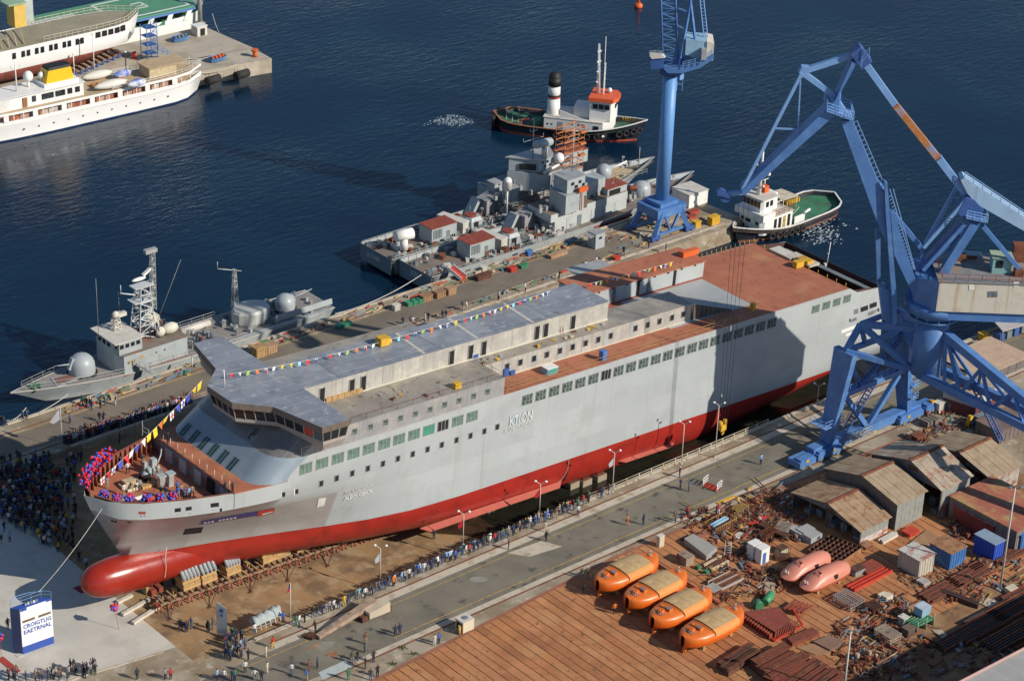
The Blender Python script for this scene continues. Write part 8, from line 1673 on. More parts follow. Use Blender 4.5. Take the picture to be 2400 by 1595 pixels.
# == behind and right of the sheds
bl=thing('store_building','red and white two storey store under the crane truss','building',gy(*cW(680,400)))
A,B,Cc=np.array(G(*cW(740,395))),np.array(G(*cW(965,470))),np.array(G(*cW(1050,425)));e1,e2=Vector(B-A),Vector(Cc-B);h1,h2=1.9,3.6
Z=lambda v_,z:Vector(v_)+Vector((0,0,z));a=Vector(A)
pts=[a,a+e1,a+e1+e2*2.2,a+e2*2.2]
mb=MB();mb.slab(pts,(0,0,h1));mb.build('lower_wall',M('wall_dark_red',(.17,.045,.04),.75,var=.2,vs=.8),bl,world=True)
mb=MB();mb.slab([q+Vector((0,0,h1+.01))for q in pts],(0,0,h2-h1));mb.build('upper_wall',M('wall_patchy_white',(.50,.47,.43),.7,var=.12,streak=(.35,.22,.15),samt=.4),bl,world=True)
mb=MB();mb.slab([q+Vector((0,0,h2))for q in pts],(0,0,.12));mb.build('roof',M('roof_tan_grey',(.42,.33,.25),.8,var=.15,c2=(.35,.16,.11),amt=.3,s2=.4),bl,world=True)
mb=MB()
for k in range(9):q=pts[0]+e1*(.2+.07*k)+e2*(.5+.12*(k%3));mb.box((q.x,q.y,h2+.35),(.5,.4,.5),k)
mb.build('roof_units',PRIMER,bl,world=True)
mb=MB();q=pts[0]+e1*.15;n_=e1.cross(Vector((0,0,1))).normalized();mb.slab([q,q+e1*.12,q+e1*.12+Vector((0,0,1.4)),q+Vector((0,0,1.4))],n_*.06);mb.build('door',NGREYD,bl,world=True)
container('low_annex','pale tan roofed annex behind the store at the right edge','building',cW(1000,250),12,8,1.6,SHWD,M('annex_roof',(.50,.36,.25),.8,var=.15),ribs=6);container('grey_annex','flat grey roofed annex behind the red store','building',cW(905,215),6,11,1.2,SHWD,M('annex_grey',(.24,.24,.24),.8,var=.15),ribs=6)
container('cream_cabinet','cream cabinet on the quay beyond the crane sill','cabinet',cW(720,430),1.5,1.1,1.5,WHITED,ribs=4)
for i,uv in enumerate((cW(665,425),cW(925,530))):
 p=G(*uv);t=thing('yellow_machine',('yellow curved chute machine beside the cream cabinet','yellow boxy machine near the blue containers')[i],'machine',tuple(p));mb=MB();mb.boxz(0,.6,0,.6,0,.8);mb.build('base',YELL,t);mb=MB();mb.slab([(0,0,.8),(.6,0,.8),(1.0,0,1.7),(.2,0,1.9)],(0,.6,0));mb.build('hood',YELL,t);mb=MB();mb.boxz(.1,.5,-.03,0,.2,.7);mb.build('grille',DARK,t)
container('blue_rack_box','dark blue louvred container near the yellow machine','container',cW(1045,560),1.9,2.6,1.7,BLUED,NGREYD,ribs=6);container('blue_rack_box','smaller blue louvred container behind the dark one','container',cW(1130,510),1.5,2.0,1.8,BLC,NGREYD,ribs=5);container('yellow_tank','dark tank with a yellow end at the right edge','tank',cW(1190,510),3.0,1.8,1.3,NGREYD,YELL,ribs=4)
stack('ribbed_panels','leaning ribbed dark panels behind the sheds','panels',cW(650,535),4,1.6,.5,1.0,M('panel_dark',(.17,.14,.12),.8),False,.2,nm='panel');container('rust_crates','rusty crates on the quay behind the third shed','crates',cW(575,630),1.8,1.3,.8,RUST,RUST,ribs=4);container('pale_box','pale box left of the rusty crates','box',cW(535,610),.9,.9,.7,PALER,ribs=3)
container('low_store','long dark low store right of the rear shed','building',cW(1130,640),10,4.5,2.0,M('store_dark',(.15,.12,.11),.8,var=.2),M('store_roof',(.18,.13,.11),.8,var=.25,c2=(.28,.15,.1),amt=.3),ribs=10)
p=G(2345,812);aw=thing('canopy','large pale roofed canopy at the right edge by the water','canopy',tuple(p));mb=MB();mb.slab([(0,0,2.6),(14,-2,2.6),(16,6,3.3),(3,7,3.3)],(0,0,.15));mb.build('roof',M('canopy_pale',(.46,.42,.41),.7,var=.06,seam=(1.2,20),sax='xy',seamc=.8),aw)
for x,y in((.5,.3),(7,-.6),(13.5,-1.6),(3.2,6.6)):mb=MB();mb.tube((x,y,0),(x,y,2.7),.1,n=6);mb.build('post',NGREYD,aw)
for k in range(6):mb=MB();mb.boxz(1+k*1.8,2.2+k*1.8,1,2.4,0,1.3);mb.build('stored_box',NGREYD if k%2 else BLUED,aw)
container('yellow_plant','yellow plant box on the quay edge by the canopy','machine',cD(0,0)if False else(2303,800),1.3,1.0,1.1,YELL,ribs=3)
hA,hB=np.array(G(2262,1600,13.5)),np.array(G(2400,1528,13.5));hd_=(hB-hA)/np.linalg.norm(hB-hA);hn=np.array([hd_[1],-hd_[0],0])
hl=thing('hall','big hall with pale ribbed roof cut by the bottom right corner','building',(float(hA[0]),float(hA[1]),0))
c0_,c1_=hA-hd_*6.5,hA+hd_*70;P4=[c0_,c1_,c1_+hn*35,c0_+hn*35]
mb=MB();mb.slab([(q[0],q[1],0)for q in P4],(0,0,13.2));mb.build('walls',SHWD,hl,world=True);mb=MB();mb.slab([np.array(q)*[1,1,0]+[0,0,13.25]for q in(c0_-hd_*.3-hn*.4,c1_-hn*.4,c1_+hn*35,c0_-hd_*.3+hn*35)],(0,0,.25));mb.build('roof',M('hall_roof',(.40,.39,.37),.6,var=.06,seam=(.8,40),sax='xy',seamc=.8),hl,world=True)
mb=MB();mb.beam(c0_*[1,1,0]-hn*.45+[0,0,13.6],c1_*[1,1,0]-hn*.45+[0,0,13.6],.12,.3);mb.build('edge_rail',M('edge_pink',(.5,.3,.27),.7),hl,world=True)
# == far pier clutter
def cBq(x,y):return cB(x,y)
def crate(label,uv,L,D,Hh,m,cat='crate',nm='crate',rm=None):return container(nm,label,cat,uv,L,D,Hh,m,rm,ribs=4)
WC=M('wood_crate',(.30,.17,.09),.8,var=.25,vs=1.5)
crate('first of three brown wooden crates on the far pier, nearest the green boxes',cB(290,470),1.9,1.0,1.0,WC);crate('middle of three brown wooden crates on the far pier',cB(390,442),1.8,1.0,1.0,WC);crate('last of three wooden crates on the far pier, right of the others',cB(475,418),1.6,1.0,1.1,M('wood_crate2',(.38,.24,.14),.8,var=.2))
for i in range(3):crate(('left','middle','right')[i]+' one of the three green boxes beside the wooden crates',cB(178+40*i,500-10*i),1.0,.9,.6,M('box_green',(.05,.25,.14),.6,var=.15),'box','green_box')
crate('white cabinet on the pier left of the green boxes',cB(80,532),1.1,.8,.9,WHITED,'cabinet','white_cabinet');crate('stack of pallets on the far pier beside the bridge wing',cA(720,290),1.9,1.6,1.6,WOOD,'pallets','pallet_stack');crate('second stack of pallets with gaps on the far pier',cA(810,255),1.8,1.4,1.3,M('wood_crate2',(.38,.24,.14),.8),'pallets','pallet_stack');crate('green low box on the far pier beyond the roof',cA(1400,45),2.6,.8,.5,M('box_green',(.05,.25,.14),.6),'box','green_box')
crate('red skip on the far pier road',cB(935,250),1.2,.9,.7,PRIMERB,'skip','red_skip');crate('green cart beside the red skip on the pier',cB(1010,222),1.5,.8,.5,GREEN,'cart','green_cart');crate('blue box at the foot of the inner warship',cB(1060,130),1.0,.8,.8,BLUE,'box','blue_box');crate('red machine on the pier by the rails',cB(1700,165),1.2,.7,.6,PRIMERB,'machine','red_machine');crate('brown open frame box near the red gangway',cB(690,315),3.0,.9,.8,RUSTD,'frame','open_frame_crate');crate('white tank near the warship gangway',cB(725,245),.9,.8,.8,WHITED,'tank','white_tank')
crate('pale timber stack on the pier beside the guard hut',cB(1230,150),3.6,.9,.5,M('wood_crate2',(.38,.24,.14),.8),'timber','timber_stack')
gh=container('guard_hut','small grey hut on the far pier beside the inner warship','hut',uM(1385,1490),2.1,1.9,2.7,NGREY,STEEL,ribs=0);mb=MB()
for k in range(2):mb.boxz(.75+k*.35,1.05+k*.35,-.04,0,1.7,2.1)
mb.build('window',GLASSD,gh);mb=MB();mb.slab([(-1.2,0,2.4),(0,0,2.6),(0,1.9,2.6),(-1.2,1.9,2.4)],(0,0,.06));mb.build('canopy',STEEL,gh)
for nm,lab,uv,L,D,Hh,m,rm in(('yellow_machine','larger yellow box machine near the pier end',(1668,531),1.9,1.2,1.5,YELL,YELL),('yellow_machine','smaller yellow box machine beside the crane leg',(1630,535),1.3,1.0,1.0,YELL,YELL),('red_bogie','red frame on the pier head behind the crane',(1618,505),2.2,1.0,.5,PRIMERB,PRIMER),('red_bogie','second red frame on the pier head',(1616,516),1.6,.8,.5,PRIMERB,PRIMER)):container(nm,lab,'machine',uv,L,D,Hh,m,rm,ribs=3)
container('white_hut','white flat roofed building at the pier end by the column crane','building',(1614,489),4.6,4.4,2.5,WHITE,WHITED,ribs=0)
gw=thing('gangway','red carpeted gangway sloping from the warship to the pier','gangway',gy(*uW(880,1480)));p1_,p2_=Vector(G(*uW(880,1478),.1)-np.array(G(*uW(880,1480)))),Vector(G(*uW(765,1385),1.3)-np.array(G(*uW(880,1480))));mb=MB();mb.beam(p1_,p2_,1.4,.1);mb.build('carpet',PRIMERB,gw);mb=MB()
for s in(-.75,.75):o_=Vector((0,s,0))if False else(p2_-p1_).cross(Vector((0,0,1))).normalized()*s;mb.beam(p1_+o_+Vector((0,0,.3)),p2_+o_+Vector((0,0,.3)),.08,.6)
mb.build('side',WHITE,gw)
mb=MB();random.seed(12)
for k in range(420):
 x=random.uniform(-34,90);y=random.choice((random.uniform(59.4,62),random.uniform(59.8,62),random.uniform(52.3,53)))if x<70 else random.uniform(53,61);s_=random.uniform(.12,.45)
 if x<-10 and y<58:continue
 if random.random()<.6:mb.box((x,y,s_*.4),(s_*random.uniform(1,3.5),s_*.6,s_*.8),random.choice((0,0,.4,1.2)),k%8)
 else:a=random.random()*.6;mb.beam((x,y,.15),(x+2*math.cos(a),y+2*math.sin(a)*.3,.2),.1,.14,k%8)
tag(solo('pier_gear',mb,[RUST,STEEL,M('scrap_blue',(.12,.22,.32),.6),PRIMERB,YELLD,WOODL,GREEN,NGREYD],'scattered pipes, boxes and gear along the far pier','gear'),kind='stuff')
def fq(uv):return G(*uv)
for i,uv in enumerate((uT(1500,345),uT(1810,515))):
 p=fq(uv);t=thing('blue_skiff',('dark loaded blue boat shaped skip by the kiosk','open blue boat shaped skip near the quay corner')[i],'skip',(float(p[0])-1.5,float(p[1]),0));rr=[]
 for x in(0,.4,1.0,2.2,3.2,3.6):w_=.25+.95*math.sin(math.pi*min(1,(x+.5)/4.4));rr.append([(x,-w_,1.1),(x,-w_*.6,.15),(x,w_*.6,.15),(x,w_,1.1)])
 mb=MB();mb.loft(rr,close=False,smooth=False,cap0=True,cap1=True);mb.build('body',BLUE,t);mb=MB()
 for k in range(9):mb.box((.6+k*.3,.2*math.sin(k*2),.95+.1*(k%3)),(.35,.5,.4),k)
 mb.build('load',NGREYD if i==0 else ORANGE,t)
p=fq(uT(1690,310));container('kiosk','small white kiosk at the foot of the lamp mast on the far quay','kiosk',uT(1650,310),2.4,2.2,2.0,WHITED,WHITE,ribs=0,door=(.3,.75,GLASSD));t=thing('lamp_mast','thick grey mast on the far quay rising out of the frame','mast',tuple(fq(uT(1672,195))));mb=MB();mb.tube((0,0,0),(0,0,14),.5,.42,n=12);mb.build('pole',STEEL,t);mb=MB();mb.boxz(-.8,.8,-.8,.8,0,.3);mb.build('footing',CONC,t)
p=fq(uT(2130,475));t=thing('bollard','orange mooring bollard at the far quay corner','bollard',tuple(p));mb=MB();mb.tube((0,0,0),(0,0,1.2),.5,.42,n=12);mb.build('post',ORANGE,t);mb=MB();mb.tube((0,0,1.2),(0,0,1.6),.72,.75,n=12);mb.build('head',ORANGE,t)
p=fq(uT(1250,500));t=thing('scaffold_tower','blue stair tower standing at the end of the docked ship','tower',tuple(p));mb=MB()
for x in(-1.2,1.2):
 for y in(-1.2,1.2):mb.tube((x,y,0),(x,y,7.4),.09,n=5)
for k in range(4):
 z=1.6+k*1.8;mb.rail([(-1.2,-1.2,z),(1.2,-1.2,z),(1.2,1.2,z)],.9,.04,1.2);mb.beam((-1.2,-1.2,z-1.7),(1.2,-1.2,z),.1)
mb.build('frame',BLUE,t)
for k in range(4):mb=MB();mb.boxz(-1.2,1.2,-1.2,1.2,1.5+k*1.8,1.6+k*1.8);mb.build('platform',BLUED,t)
mb=MB();mb.beam((1.2,-1,2.4),(4.2,-1.5,.2),.8,.12);mb.rail([(1.2,-1.4,2.4),(4.2,-1.9,.2)],.9,.04,1.2);mb.build('stair',BLUE,t)
for k in range(9):
 u=700+k*0;p=fq(uT(640+k*45,640-k*19)if k<9 else uT(0,0));t=thing('dock_trestle','dock trestle number %s from the left under the docked ship'%('one','two','three','four','five','six','seven','eight','nine')[k],'trestle',(float(p[0]),float(p[1])+3,0),0,'dock trestles under the docked ship');mb=MB();mb.beam((0,-3,1.0),(0,3,1.0),.35,.3);mb.build('beam',RUST,t);mb=MB();mb.beam((0,-1,1.18),(0,2.4,1.18),.3,.06);mb.build('pad',YELLD,t)
 for y in(-2.8,2.8):mb=MB();mb.boxz(-.25,.25,y-.15,y+.15,0,.85);mb.build('leg',BLUED,t)
for uv in(uT(1760,650),uT(2000,605)):p=G(*uv,-1);t=thing('quay_fender',('large black tyre fender on the far quay wall, left one','large black tyre fender on the far quay wall, right one')[uv[0]>520],'fender',(float(p[0]),float(p[1]),-1.2),.1);mb=MB();mb.tube((-1.6,-.7,0),(1.6,-.7,0),.85,n=14);mb.build('roll',RUBBER,t);mb=MB();mb.tube((-1.5,-.5,.7),(-1.3,0,1.3),.05,n=4);mb.tube((1.5,-.5,.7),(1.3,0,1.3),.05,n=4);mb.build('chain',RUSTD,t)
p=fq(uT(1110,495));t=thing('gas_bottles','pair of red gas bottles near the blue stair tower','bottles',tuple(p));
for k in range(2):mb=MB();mb.tube((k*.55,0,0),(k*.55,0,1.5),.24,n=8);mb.build('bottle',PRIMERB,t)
for i,uv in enumerate((uT(1055,640),uT(790,635),uT(622,640))):
 p=fq(uv);t=thing('lamp_pole',('dark lamp pole on the far quay behind the yacht tenders','white pole on the far quay beside the funnel','short pale pole left of the white pole')[i],'lamp pole',tuple(p));h=(5,8.5,4.5)[i];mb=MB();mb.tube((0,0,0),(0,0,h),.1,n=6);mb.build('pole',BLACK if i==0 else WHITE,t);mb=MB();mb.ell((0,0,h+.1),.25,.25,.2,8,5,z0=-.9);mb.build('lamp_head',WHITE,t)
bu=thing('buoy','small orange channel buoy floating at the top of the picture','buoy',gy(1496,17,WL));mb=MB();mb.ell((0,0,.3),1.0,1.0,.8,12,7,z0=-.9);mb.build('float',ORANGE,bu);mb=MB();mb.tube((0,0,.9),(0,0,3.2),.35,.15,n=8);mb.boxz(-.3,.3,-.3,.3,2.8,3.4);mb.build('top_mark',ORANGE,bu)
FOAM=M('foam',(.42,.50,.53),.7)
mb=MB();random.seed(8)
for k in range(300):
 a=random.gauss(0,1);b=random.gauss(0,1);u,w_=1062+a*24,286+b*2.2+(random.choice((-14,-6,0,5)))*(1-a*a*.25)
 p=G(u,w_,WL);s_=random.uniform(.03,.11);mb.quad((p[0]-s_*2.4,p[1]-s_*1.2,WL+.03),(p[0]+s_,p[1]-s_*1.4,WL+.03),(p[0]+s_*2.2,p[1]+s_*1.4,WL+.03),(p[0]-s_,p[1]+s_,WL+.03))
for k in range(170):
 u,w_=1925+random.gauss(0,26),545+random.gauss(0,16);p=G(u,w_,WL);s_=random.uniform(.04,.16);mb.quad((p[0]-s_*2.4,p[1]-s_*1.2,WL+.03),(p[0]+s_,p[1]-s_*1.4,WL+.03),(p[0]+s_*2.2,p[1]+s_*1.4,WL+.03),(p[0]-s_,p[1]+s_,WL+.03))
tag(solo('foam',mb,FOAM,'white flecks of foam on the water behind the tugs','foam'),kind='stuff')
mb=MB();random.seed(14)
for uv in(cK(1920,910),cK(1730,1220),cK(2130,1030),cR(600,690)):
 for k in range(60):
  u,w_=uv[0]+random.gauss(0,6),uv[1]+random.gauss(0,2.6);p=G(u,w_);h=random.uniform(.08,.25);a=random.random()*3;mb.add([(p[0]-.08*math.cos(a),p[1]-.08*math.sin(a),0),(p[0]+.08*math.cos(a),p[1]+.08*math.sin(a),0),(p[0]+random.uniform(-.1,.1),p[1],h)],[(0,1,2)])
tag(solo('weeds',mb,M('weeds',(.10,.13,.035),.8,var=.3),'green weeds growing along the edge of the plate yard','weeds'),kind='stuff')
# == people
SKIN=M('skin',(.42,.25,.17),.6);HAIR=M('hair',(.02,.015,.012),.7);SHOE=M('shoe',(.02,.02,.02),.6)
CL={k:M('cloth_'+k.replace(' ','_'),c,.85,var=.12,vs=4)for k,c in{'navy':(.018,.026,.065),'black':(.012,.012,.014),'dark grey':(.045,.047,.055),'white':(.62,.61,.6),'light blue':(.22,.36,.55),'red':(.45,.03,.025),'orange':(.62,.16,.02),'green':(.04,.16,.09),'brown':(.17,.09,.05),'yellow':(.60,.38,.05),'blue':(.04,.11,.42),'grey':(.24,.24,.25),'khaki':(.33,.26,.16),'denim':(.07,.11,.20),'cream':(.55,.49,.36),'olive':(.09,.10,.045),'teal':(.05,.20,.22)}.items()}
POSES={}
def body(name,J,coat=False):
 """one skinned surface: pelvis-chest-neck-head, two arms, two legs; materials by height and limb"""
 bm=bmesh.new();V={};order=list(J)
 for k in order:V[k]=bm.verts.new(J[k][0])
 for k in order:
  if J[k][2]:bm.edges.new((V[J[k][2]],V[k]))
 me=bpy.data.meshes.new('b');bm.to_mesh(me);bm.free();o=bpy.data.objects.new('b',me);col.objects.link(o)
 o.modifiers.new('s','SKIN');o.data.skin_vertices[0]
 for i,k in enumerate(order):
  sv=me.skin_vertices[0].data[i];sv.radius=J[k][1];sv.use_root=(i==0)
 u=o.modifiers.new('u','SUBSURF');u.levels=1
 bpy.context.view_layer.update();r=bpy.data.meshes.new_from_object(o.evaluated_get(bpy.context.evaluated_depsgraph_get()));bpy.data.objects.remove(o)
 r.name='person_'+name;r.materials.clear()
 for m in(SKIN,CL['navy'],CL['black'],HAIR):r.materials.append(m)
 hands=[Vector(J[k][0])for k in('hl','hr')];hd=Vector(J['head'][0]);nk=J['neck'][0][2];hip=J['hip'][0][2]
 for p in r.polygons:
  c=p.center
  if c.z>nk+.02:i=3 if(c.z>hd.z+.035 or c.y<hd.y-.035 and c.z>hd.z-.05)else 0
  elif min((c-h).length for h in hands)<.085:i=0
  elif c.z<.075:i=3
  elif c.z<(hip*.62 if coat else hip-.02)and min(abs((c-h).length)for h in hands)>.12:i=2
  else:i=1
  p.material_index=i;p.use_smooth=True
 POSES[name]=r
def joints(arms,lf=.09,rf=-.09,ly=0,ry=0,lean=0.,dz=0.):
 J=dict(hip=((0,0,.95),(.15,.105),None),belly=((0,lean*.4,1.12),(.145,.10),'hip'),chest=((0,lean,1.34),(.17,.115),'belly'),neck=((0,lean*1.1,1.49),(.055,.055),'chest'),head=((0,lean*1.2+.015,1.62),(.088,.10),'neck'),crown=((0,lean*1.2,1.72),(.07,.08),'head'))
 for s,k,x,y in((1,'l',lf,ly),(-1,'r',rf,ry)):
  J['t'+k]=((s*.09,y*.1,.88),(.09,.09),'hip');J['k'+k]=((x,y*.5+.02,.49),(.06,.065),'t'+k);J['a'+k]=((x*1.1,y-.02,.10),(.045,.05),'k'+k);J['f'+k]=((x*1.15,y+.10,.045),(.045,.04),'a'+k)
 for s,k,a in((1,'l',arms[0]),(-1,'r',arms[1])):
  J['s'+k]=((s*.20,lean,1.40),(.06,.06),'chest');J['e'+k]=(a[0],(.045,.045),'s'+k);J['h'+k]=(a[1],(.038,.04),'e'+k)
 return J
D=(((.25,.0,1.13),(.25,.06,.86)),((-.25,.0,1.13),(-.25,.06,.86)))
body('standing',joints(D));body('coat',joints(D),True);body('apart',joints((((.27,-.03,1.13),(.22,.12,.93)),((-.27,-.03,1.13),(-.22,.12,.93))),.16,-.16))
body('folded',joints((((.27,.04,1.15),(-.05,.2,1.2)),((-.27,.04,1.15),(.05,.22,1.17))),.1,-.1));body('phone',joints((((.25,.12,1.22),(.10,.27,1.55)),((-.25,0,1.13),(-.24,.08,.88)))))
body('walking',joints((((.24,.1,1.14),(.23,.22,.92)),((-.24,-.1,1.14),(-.24,-.16,.9))),.09,-.09,.28,-.28,.04));body('leaning',joints((((.25,.2,1.16),(.2,.36,1.02)),((-.25,.2,1.16),(-.2,.36,1.02))),.1,-.1,0,0,.13));body('hips',joints((((.36,-.04,1.15),(.19,.06,1.0)),((-.36,-.04,1.15),(-.19,.06,1.0)))))
PK_=list(POSES);HELM={}
PW=dict(standing='standing',coat='in a coat',apart='feet apart',folded='arms folded',phone='arm raised',walking='walking',leaning='leaning',hips='hands on hips')
def person(loc,rz,top,bot,pose='standing',label=None,group=None,hair=None,s=None):
 o=bpy.data.objects.new('person',POSES[pose]);col.objects.link(o);o.location=loc;o.rotation_euler=(0,0,rz);s=s or random.uniform(.95,1.04);o.scale=(s*1.14,s*1.14,s*1.03)
 for i,m in((1,CL[top]),(2,CL[bot])):o.material_slots[i].link='OBJECT';o.material_slots[i].material=m
 if hair:o.material_slots[3].link='OBJECT';o.material_slots[3].material=CL[hair]
 return tag(o,label,'person',group)
random.seed(101)
TOPS=['navy']*6+['black']*4+['dark grey']*2+['white']*2+['light blue']*2+['blue','green','red','brown','grey','denim','olive'];BOTS=['navy']*4+['black']*3+['denim']*4+['khaki','grey','dark grey']
xs_=list(np.arange(-36.5,-31,.62))+list(np.arange(-31,13.0,.40))
for i,x in enumerate(xs_):
 if x>2 and random.random()<.3:continue
 if random.random()<.06:continue
 t,b=random.choice(TOPS),random.choice(BOTS);y=-4.45+random.uniform(-.28,.22)
 where='by the brown boom' if x<-22 else 'by the bow lamp' if x<-14 else 'between the bow lamps' if x<-3 else 'beside the wet slip' if x<5 else 'near the railing end'
 ps=random.choice(('standing','standing','apart','folded','hips','phone','leaning'));person((x,y,.0),random.uniform(-.5,.5),t,b,ps,f'onlooker in {t} over {b}, {PW[ps]}, quay edge row {where}','onlookers along the near quay edge',random.choice((None,None,None,'white','navy','yellow'))if x>-5 else None)
SP=[(cP(1505,710),'navy','navy','hips','shorter of two people in navy on the road by the yellow line'),(cP(1540,697),'navy','navy','standing','taller of two people in navy on the road by the yellow line'),(cP(1262,835),'dark grey','black','standing','person in dark grey standing in front of the striped shirt on the road'),(cP(1272,770),'brown','khaki','phone','person in brown behind the dark grey figure on the road'),(cP(1165,920),'olive','grey','standing','person in olive beside the grey cover plate'),(cP(1208,905),'black','dark grey','folded','person in black next to the olive one by the cover plate'),(cP(1268,965),'black','black','coat','person in a long black coat near the plate yard corner'),(cP(1333,915),'black','navy','hips','person in black nearest the pale kerb at the yard corner'),(cP(1310,1055),'dark grey','denim','standing','person in dark grey and denim on the cover plate edge'),(cP(1365,1030),'black','black','folded','person in black with folded arms at the yard corner'),(cP(1135,1055),'green','green','standing','person in green on the grey cover plate'),(cP(825,985),'brown','brown','coat','person in a brown coat at the lower road edge'),(cP(890,962),'dark grey','black','apart','person in dark grey carrying a bag on the road'),(cP(810,1060),'blue','khaki','leaning','person in a bright blue jacket at the lower road edge'),(cP(685,1010),'white','denim','standing','person in a white top and denim alone on the road'),(cP(495,1000),'cream','cream','coat','person in a long pale coat on the road'),(cP(485,875),'cream','cream','standing','person all in cream by the rail groove'),(cP(540,800),'red','yellow','apart','person in a red top and yellow trousers'),(cP(345,900),'black','black','folded','person in black at the right of the dense group'),(cP(320,995),'white','dark grey','standing','person in a white jacket below the dense group'),(cP(395,1055),'white','grey','hips','person in a white top at the bottom edge'),(cP(152,1060),'white','navy','standing','person in a white coat at the bottom left of the road'),(cP(240,1060),'green','navy','standing','person in green at the bottom edge below the group'),(cP(100,1060),'light blue','navy','standing','person in light blue at the bottom edge'),(cP(220,1065),'navy','navy','standing','person in navy beside the green one at the bottom edge'),(cP(450,1065),'black','navy','standing','person in black at the bottom edge by the white top'),(cP(320,812),'denim','dark grey','standing','person in faded blue standing apart right of the dense group'),(cP(395,692),'white','denim','standing','person in a white shirt beside the tarpaulin'),(cP(620,603),'blue','dark grey','standing','person in blue at the right end of the tarpaulin'),(cP(875,672),'black','black','leaning','person in black bending over the end of the brown boom'),(cP(1815,780),'cream','white','standing','person in cream at the edge of the plate yard'),(cP(1848,770),'blue','navy','standing','person in blue and purple at the edge of the plate yard'),(cP(722,632),'green','green','standing','person in green at the lower end of the row by the flag'),(cP(748,625),'white','denim','standing','person in white next to the green one by the flag'),(cP(790,600),'black','black','standing','person in black just behind the flag pole'),(cU(1138,950),'dark grey','navy','standing','person in dark grey standing behind the row by the pale road patch'),(cU(1385,830),'cream','cream','standing','person in pale clothes behind the row above the road patch'),(cU(1393,895),'black','navy','standing','person in black at the right corner of the pale road patch'),(cU(1610,718),'white','navy','standing','person in a white shirt behind the row near the third lamp post'),(cU(1947,785),'orange','orange','walking','person in orange overalls walking on the road'),(cU(2055,782),'navy','navy','standing','person in navy to the right of the orange overalls'),(cU(630,880),'dark grey','black','standing','person alone on the slip floor behind the row'),(cU(1820,575),'navy','denim','standing','person at the railing end below the white flag'),(cU(330,1195),'light blue','navy','standing','person in light blue beside the orange coat in the row'),(cU(355,1200),'orange','black','coat','person in an orange coat in the row'),(cU(20,1338),'yellow','yellow','coat','person in yellow at the top of the boom'),(cL(335,695),'navy','navy','standing','person in a white helmet by the yellow rail stop'),(cL(350,912),'navy','black','walking','person in an orange helmet walking towards the lifting basket'),(cL(505,950),'denim','navy','standing','person in faded blue left of the lifting basket'),(cL(475,1415),'red','navy','standing','person in a red vest near the yellow kerb at the yard'),(cL(1015,1400),'navy','black','standing','person in navy by the end of the yellow kerb'),(cL(1045,1390),'red','white','leaning','person in red beside the navy one at the yellow kerb'),(cL(1830,460),'light blue','navy','standing','person in light blue alone on the road before the crane'),(cL(260,1530),'olive','navy','leaning','crouching person in olive on the pale kerb'),(cL(370,1520),'navy','navy','leaning','crouching person in navy on the pale kerb'),(cR(195,838),'olive','grey','standing','person in a green vest and red cap by the first lifeboat'),(cR(235,832),'olive','grey','standing','person in a green vest and white cap by the first lifeboat'),(cR(210,958),'black','black','standing','person in black in the shade of the first lifeboat'),(cR(425,1092),'orange','black','standing','person in an orange vest in the shade between lifeboats'),(cR(1350,655),'olive','olive','leaning','person in a green camouflage jacket left of the white cabinets'),(cR(1310,330),'yellow','navy','leaning','person in a yellow vest at the upper yard edge'),(cW(800,500),'teal','teal','leaning','person in teal bending behind the sheds'),(cF(50,1247),'black','black','standing','person in black standing left of the sign tower'),(cF(978,1110),'navy','denim','standing','person in blue at the end of the cradle track')]
HM={'white helmet':'white','orange helmet':'orange','red cap':'red','white cap':'white'}
for uv,t,b,ps,lab in SP:
 p=GS(*uv)if 'slip floor' in lab or 'cradle track' in lab else G(*uv);person(tuple(p),random.uniform(-1,1),t,b,ps,lab,None,next((v_ for k,v_ in HM.items()if k in lab),None))
for k in range(26):
 u,w_=152+random.random()*145,720+random.random()*200;p=G(*cP(u,w_));t,b=random.choice(TOPS),random.choice(BOTS);ps=random.choice(PK_);person(tuple(p),random.uniform(-1.2,1.2),t,b,ps,f'person in {t} over {b}, {PW[ps]}, dense group below the screen','dense group below the screen')
for uv in((132,820),(150,825),(178,835),(185,830),(222,810),(340,830),(352,835),(380,815)):p=GS(*cH(*uv));t=random.choice(('navy','black','dark grey','white'));b=random.choice(BOTS);ps=random.choice(PK_);person(tuple(p),random.uniform(-1,1),t,b,ps,f'person in {t} over {b}, {PW[ps]}, small groups left of the grey screen','small groups left of the screen')
for k in range(34):
 s=random.random();u=30+s*570;w_=1555-s*40+random.uniform(-30,35);p=G(*cF(u,w_));t=random.choice(('black','black','navy','dark grey','grey','olive','brown'));ps=random.choice(('standing','apart','hips','folded'));b=random.choice(('black','navy','dark grey'));person(tuple(p),math.pi*.25+random.uniform(-.6,.6),t,b,ps,f'person in {t} over {b}, {PW[ps]}, suited group at the apron edge','dark suited group on the apron')
for uv,t in(((848,1560),'navy'),((1022,1560),'grey'),((1055,1558),'red')):person(tuple(G(*cF(*uv))),0,t,'black','standing',f'person in {t} standing alone below the apron kerb')
for uv in((120,630),(165,625),(12,728),(62,712),(28,650),(230,640),(262,655),(300,660),(345,705),(396,712),(490,835),(535,870),(740,100),(485,215),(503,215)):p=GS(*cF(*uv));t=random.choice(('navy','dark grey','light blue','black'));b=random.choice(BOTS);ps=random.choice(PK_);person(tuple(p),random.uniform(-1,1),t,b,ps,f'person in {t} over {b}, {PW[ps]}, in the shade left of the bow','people in the shade left of the bow')
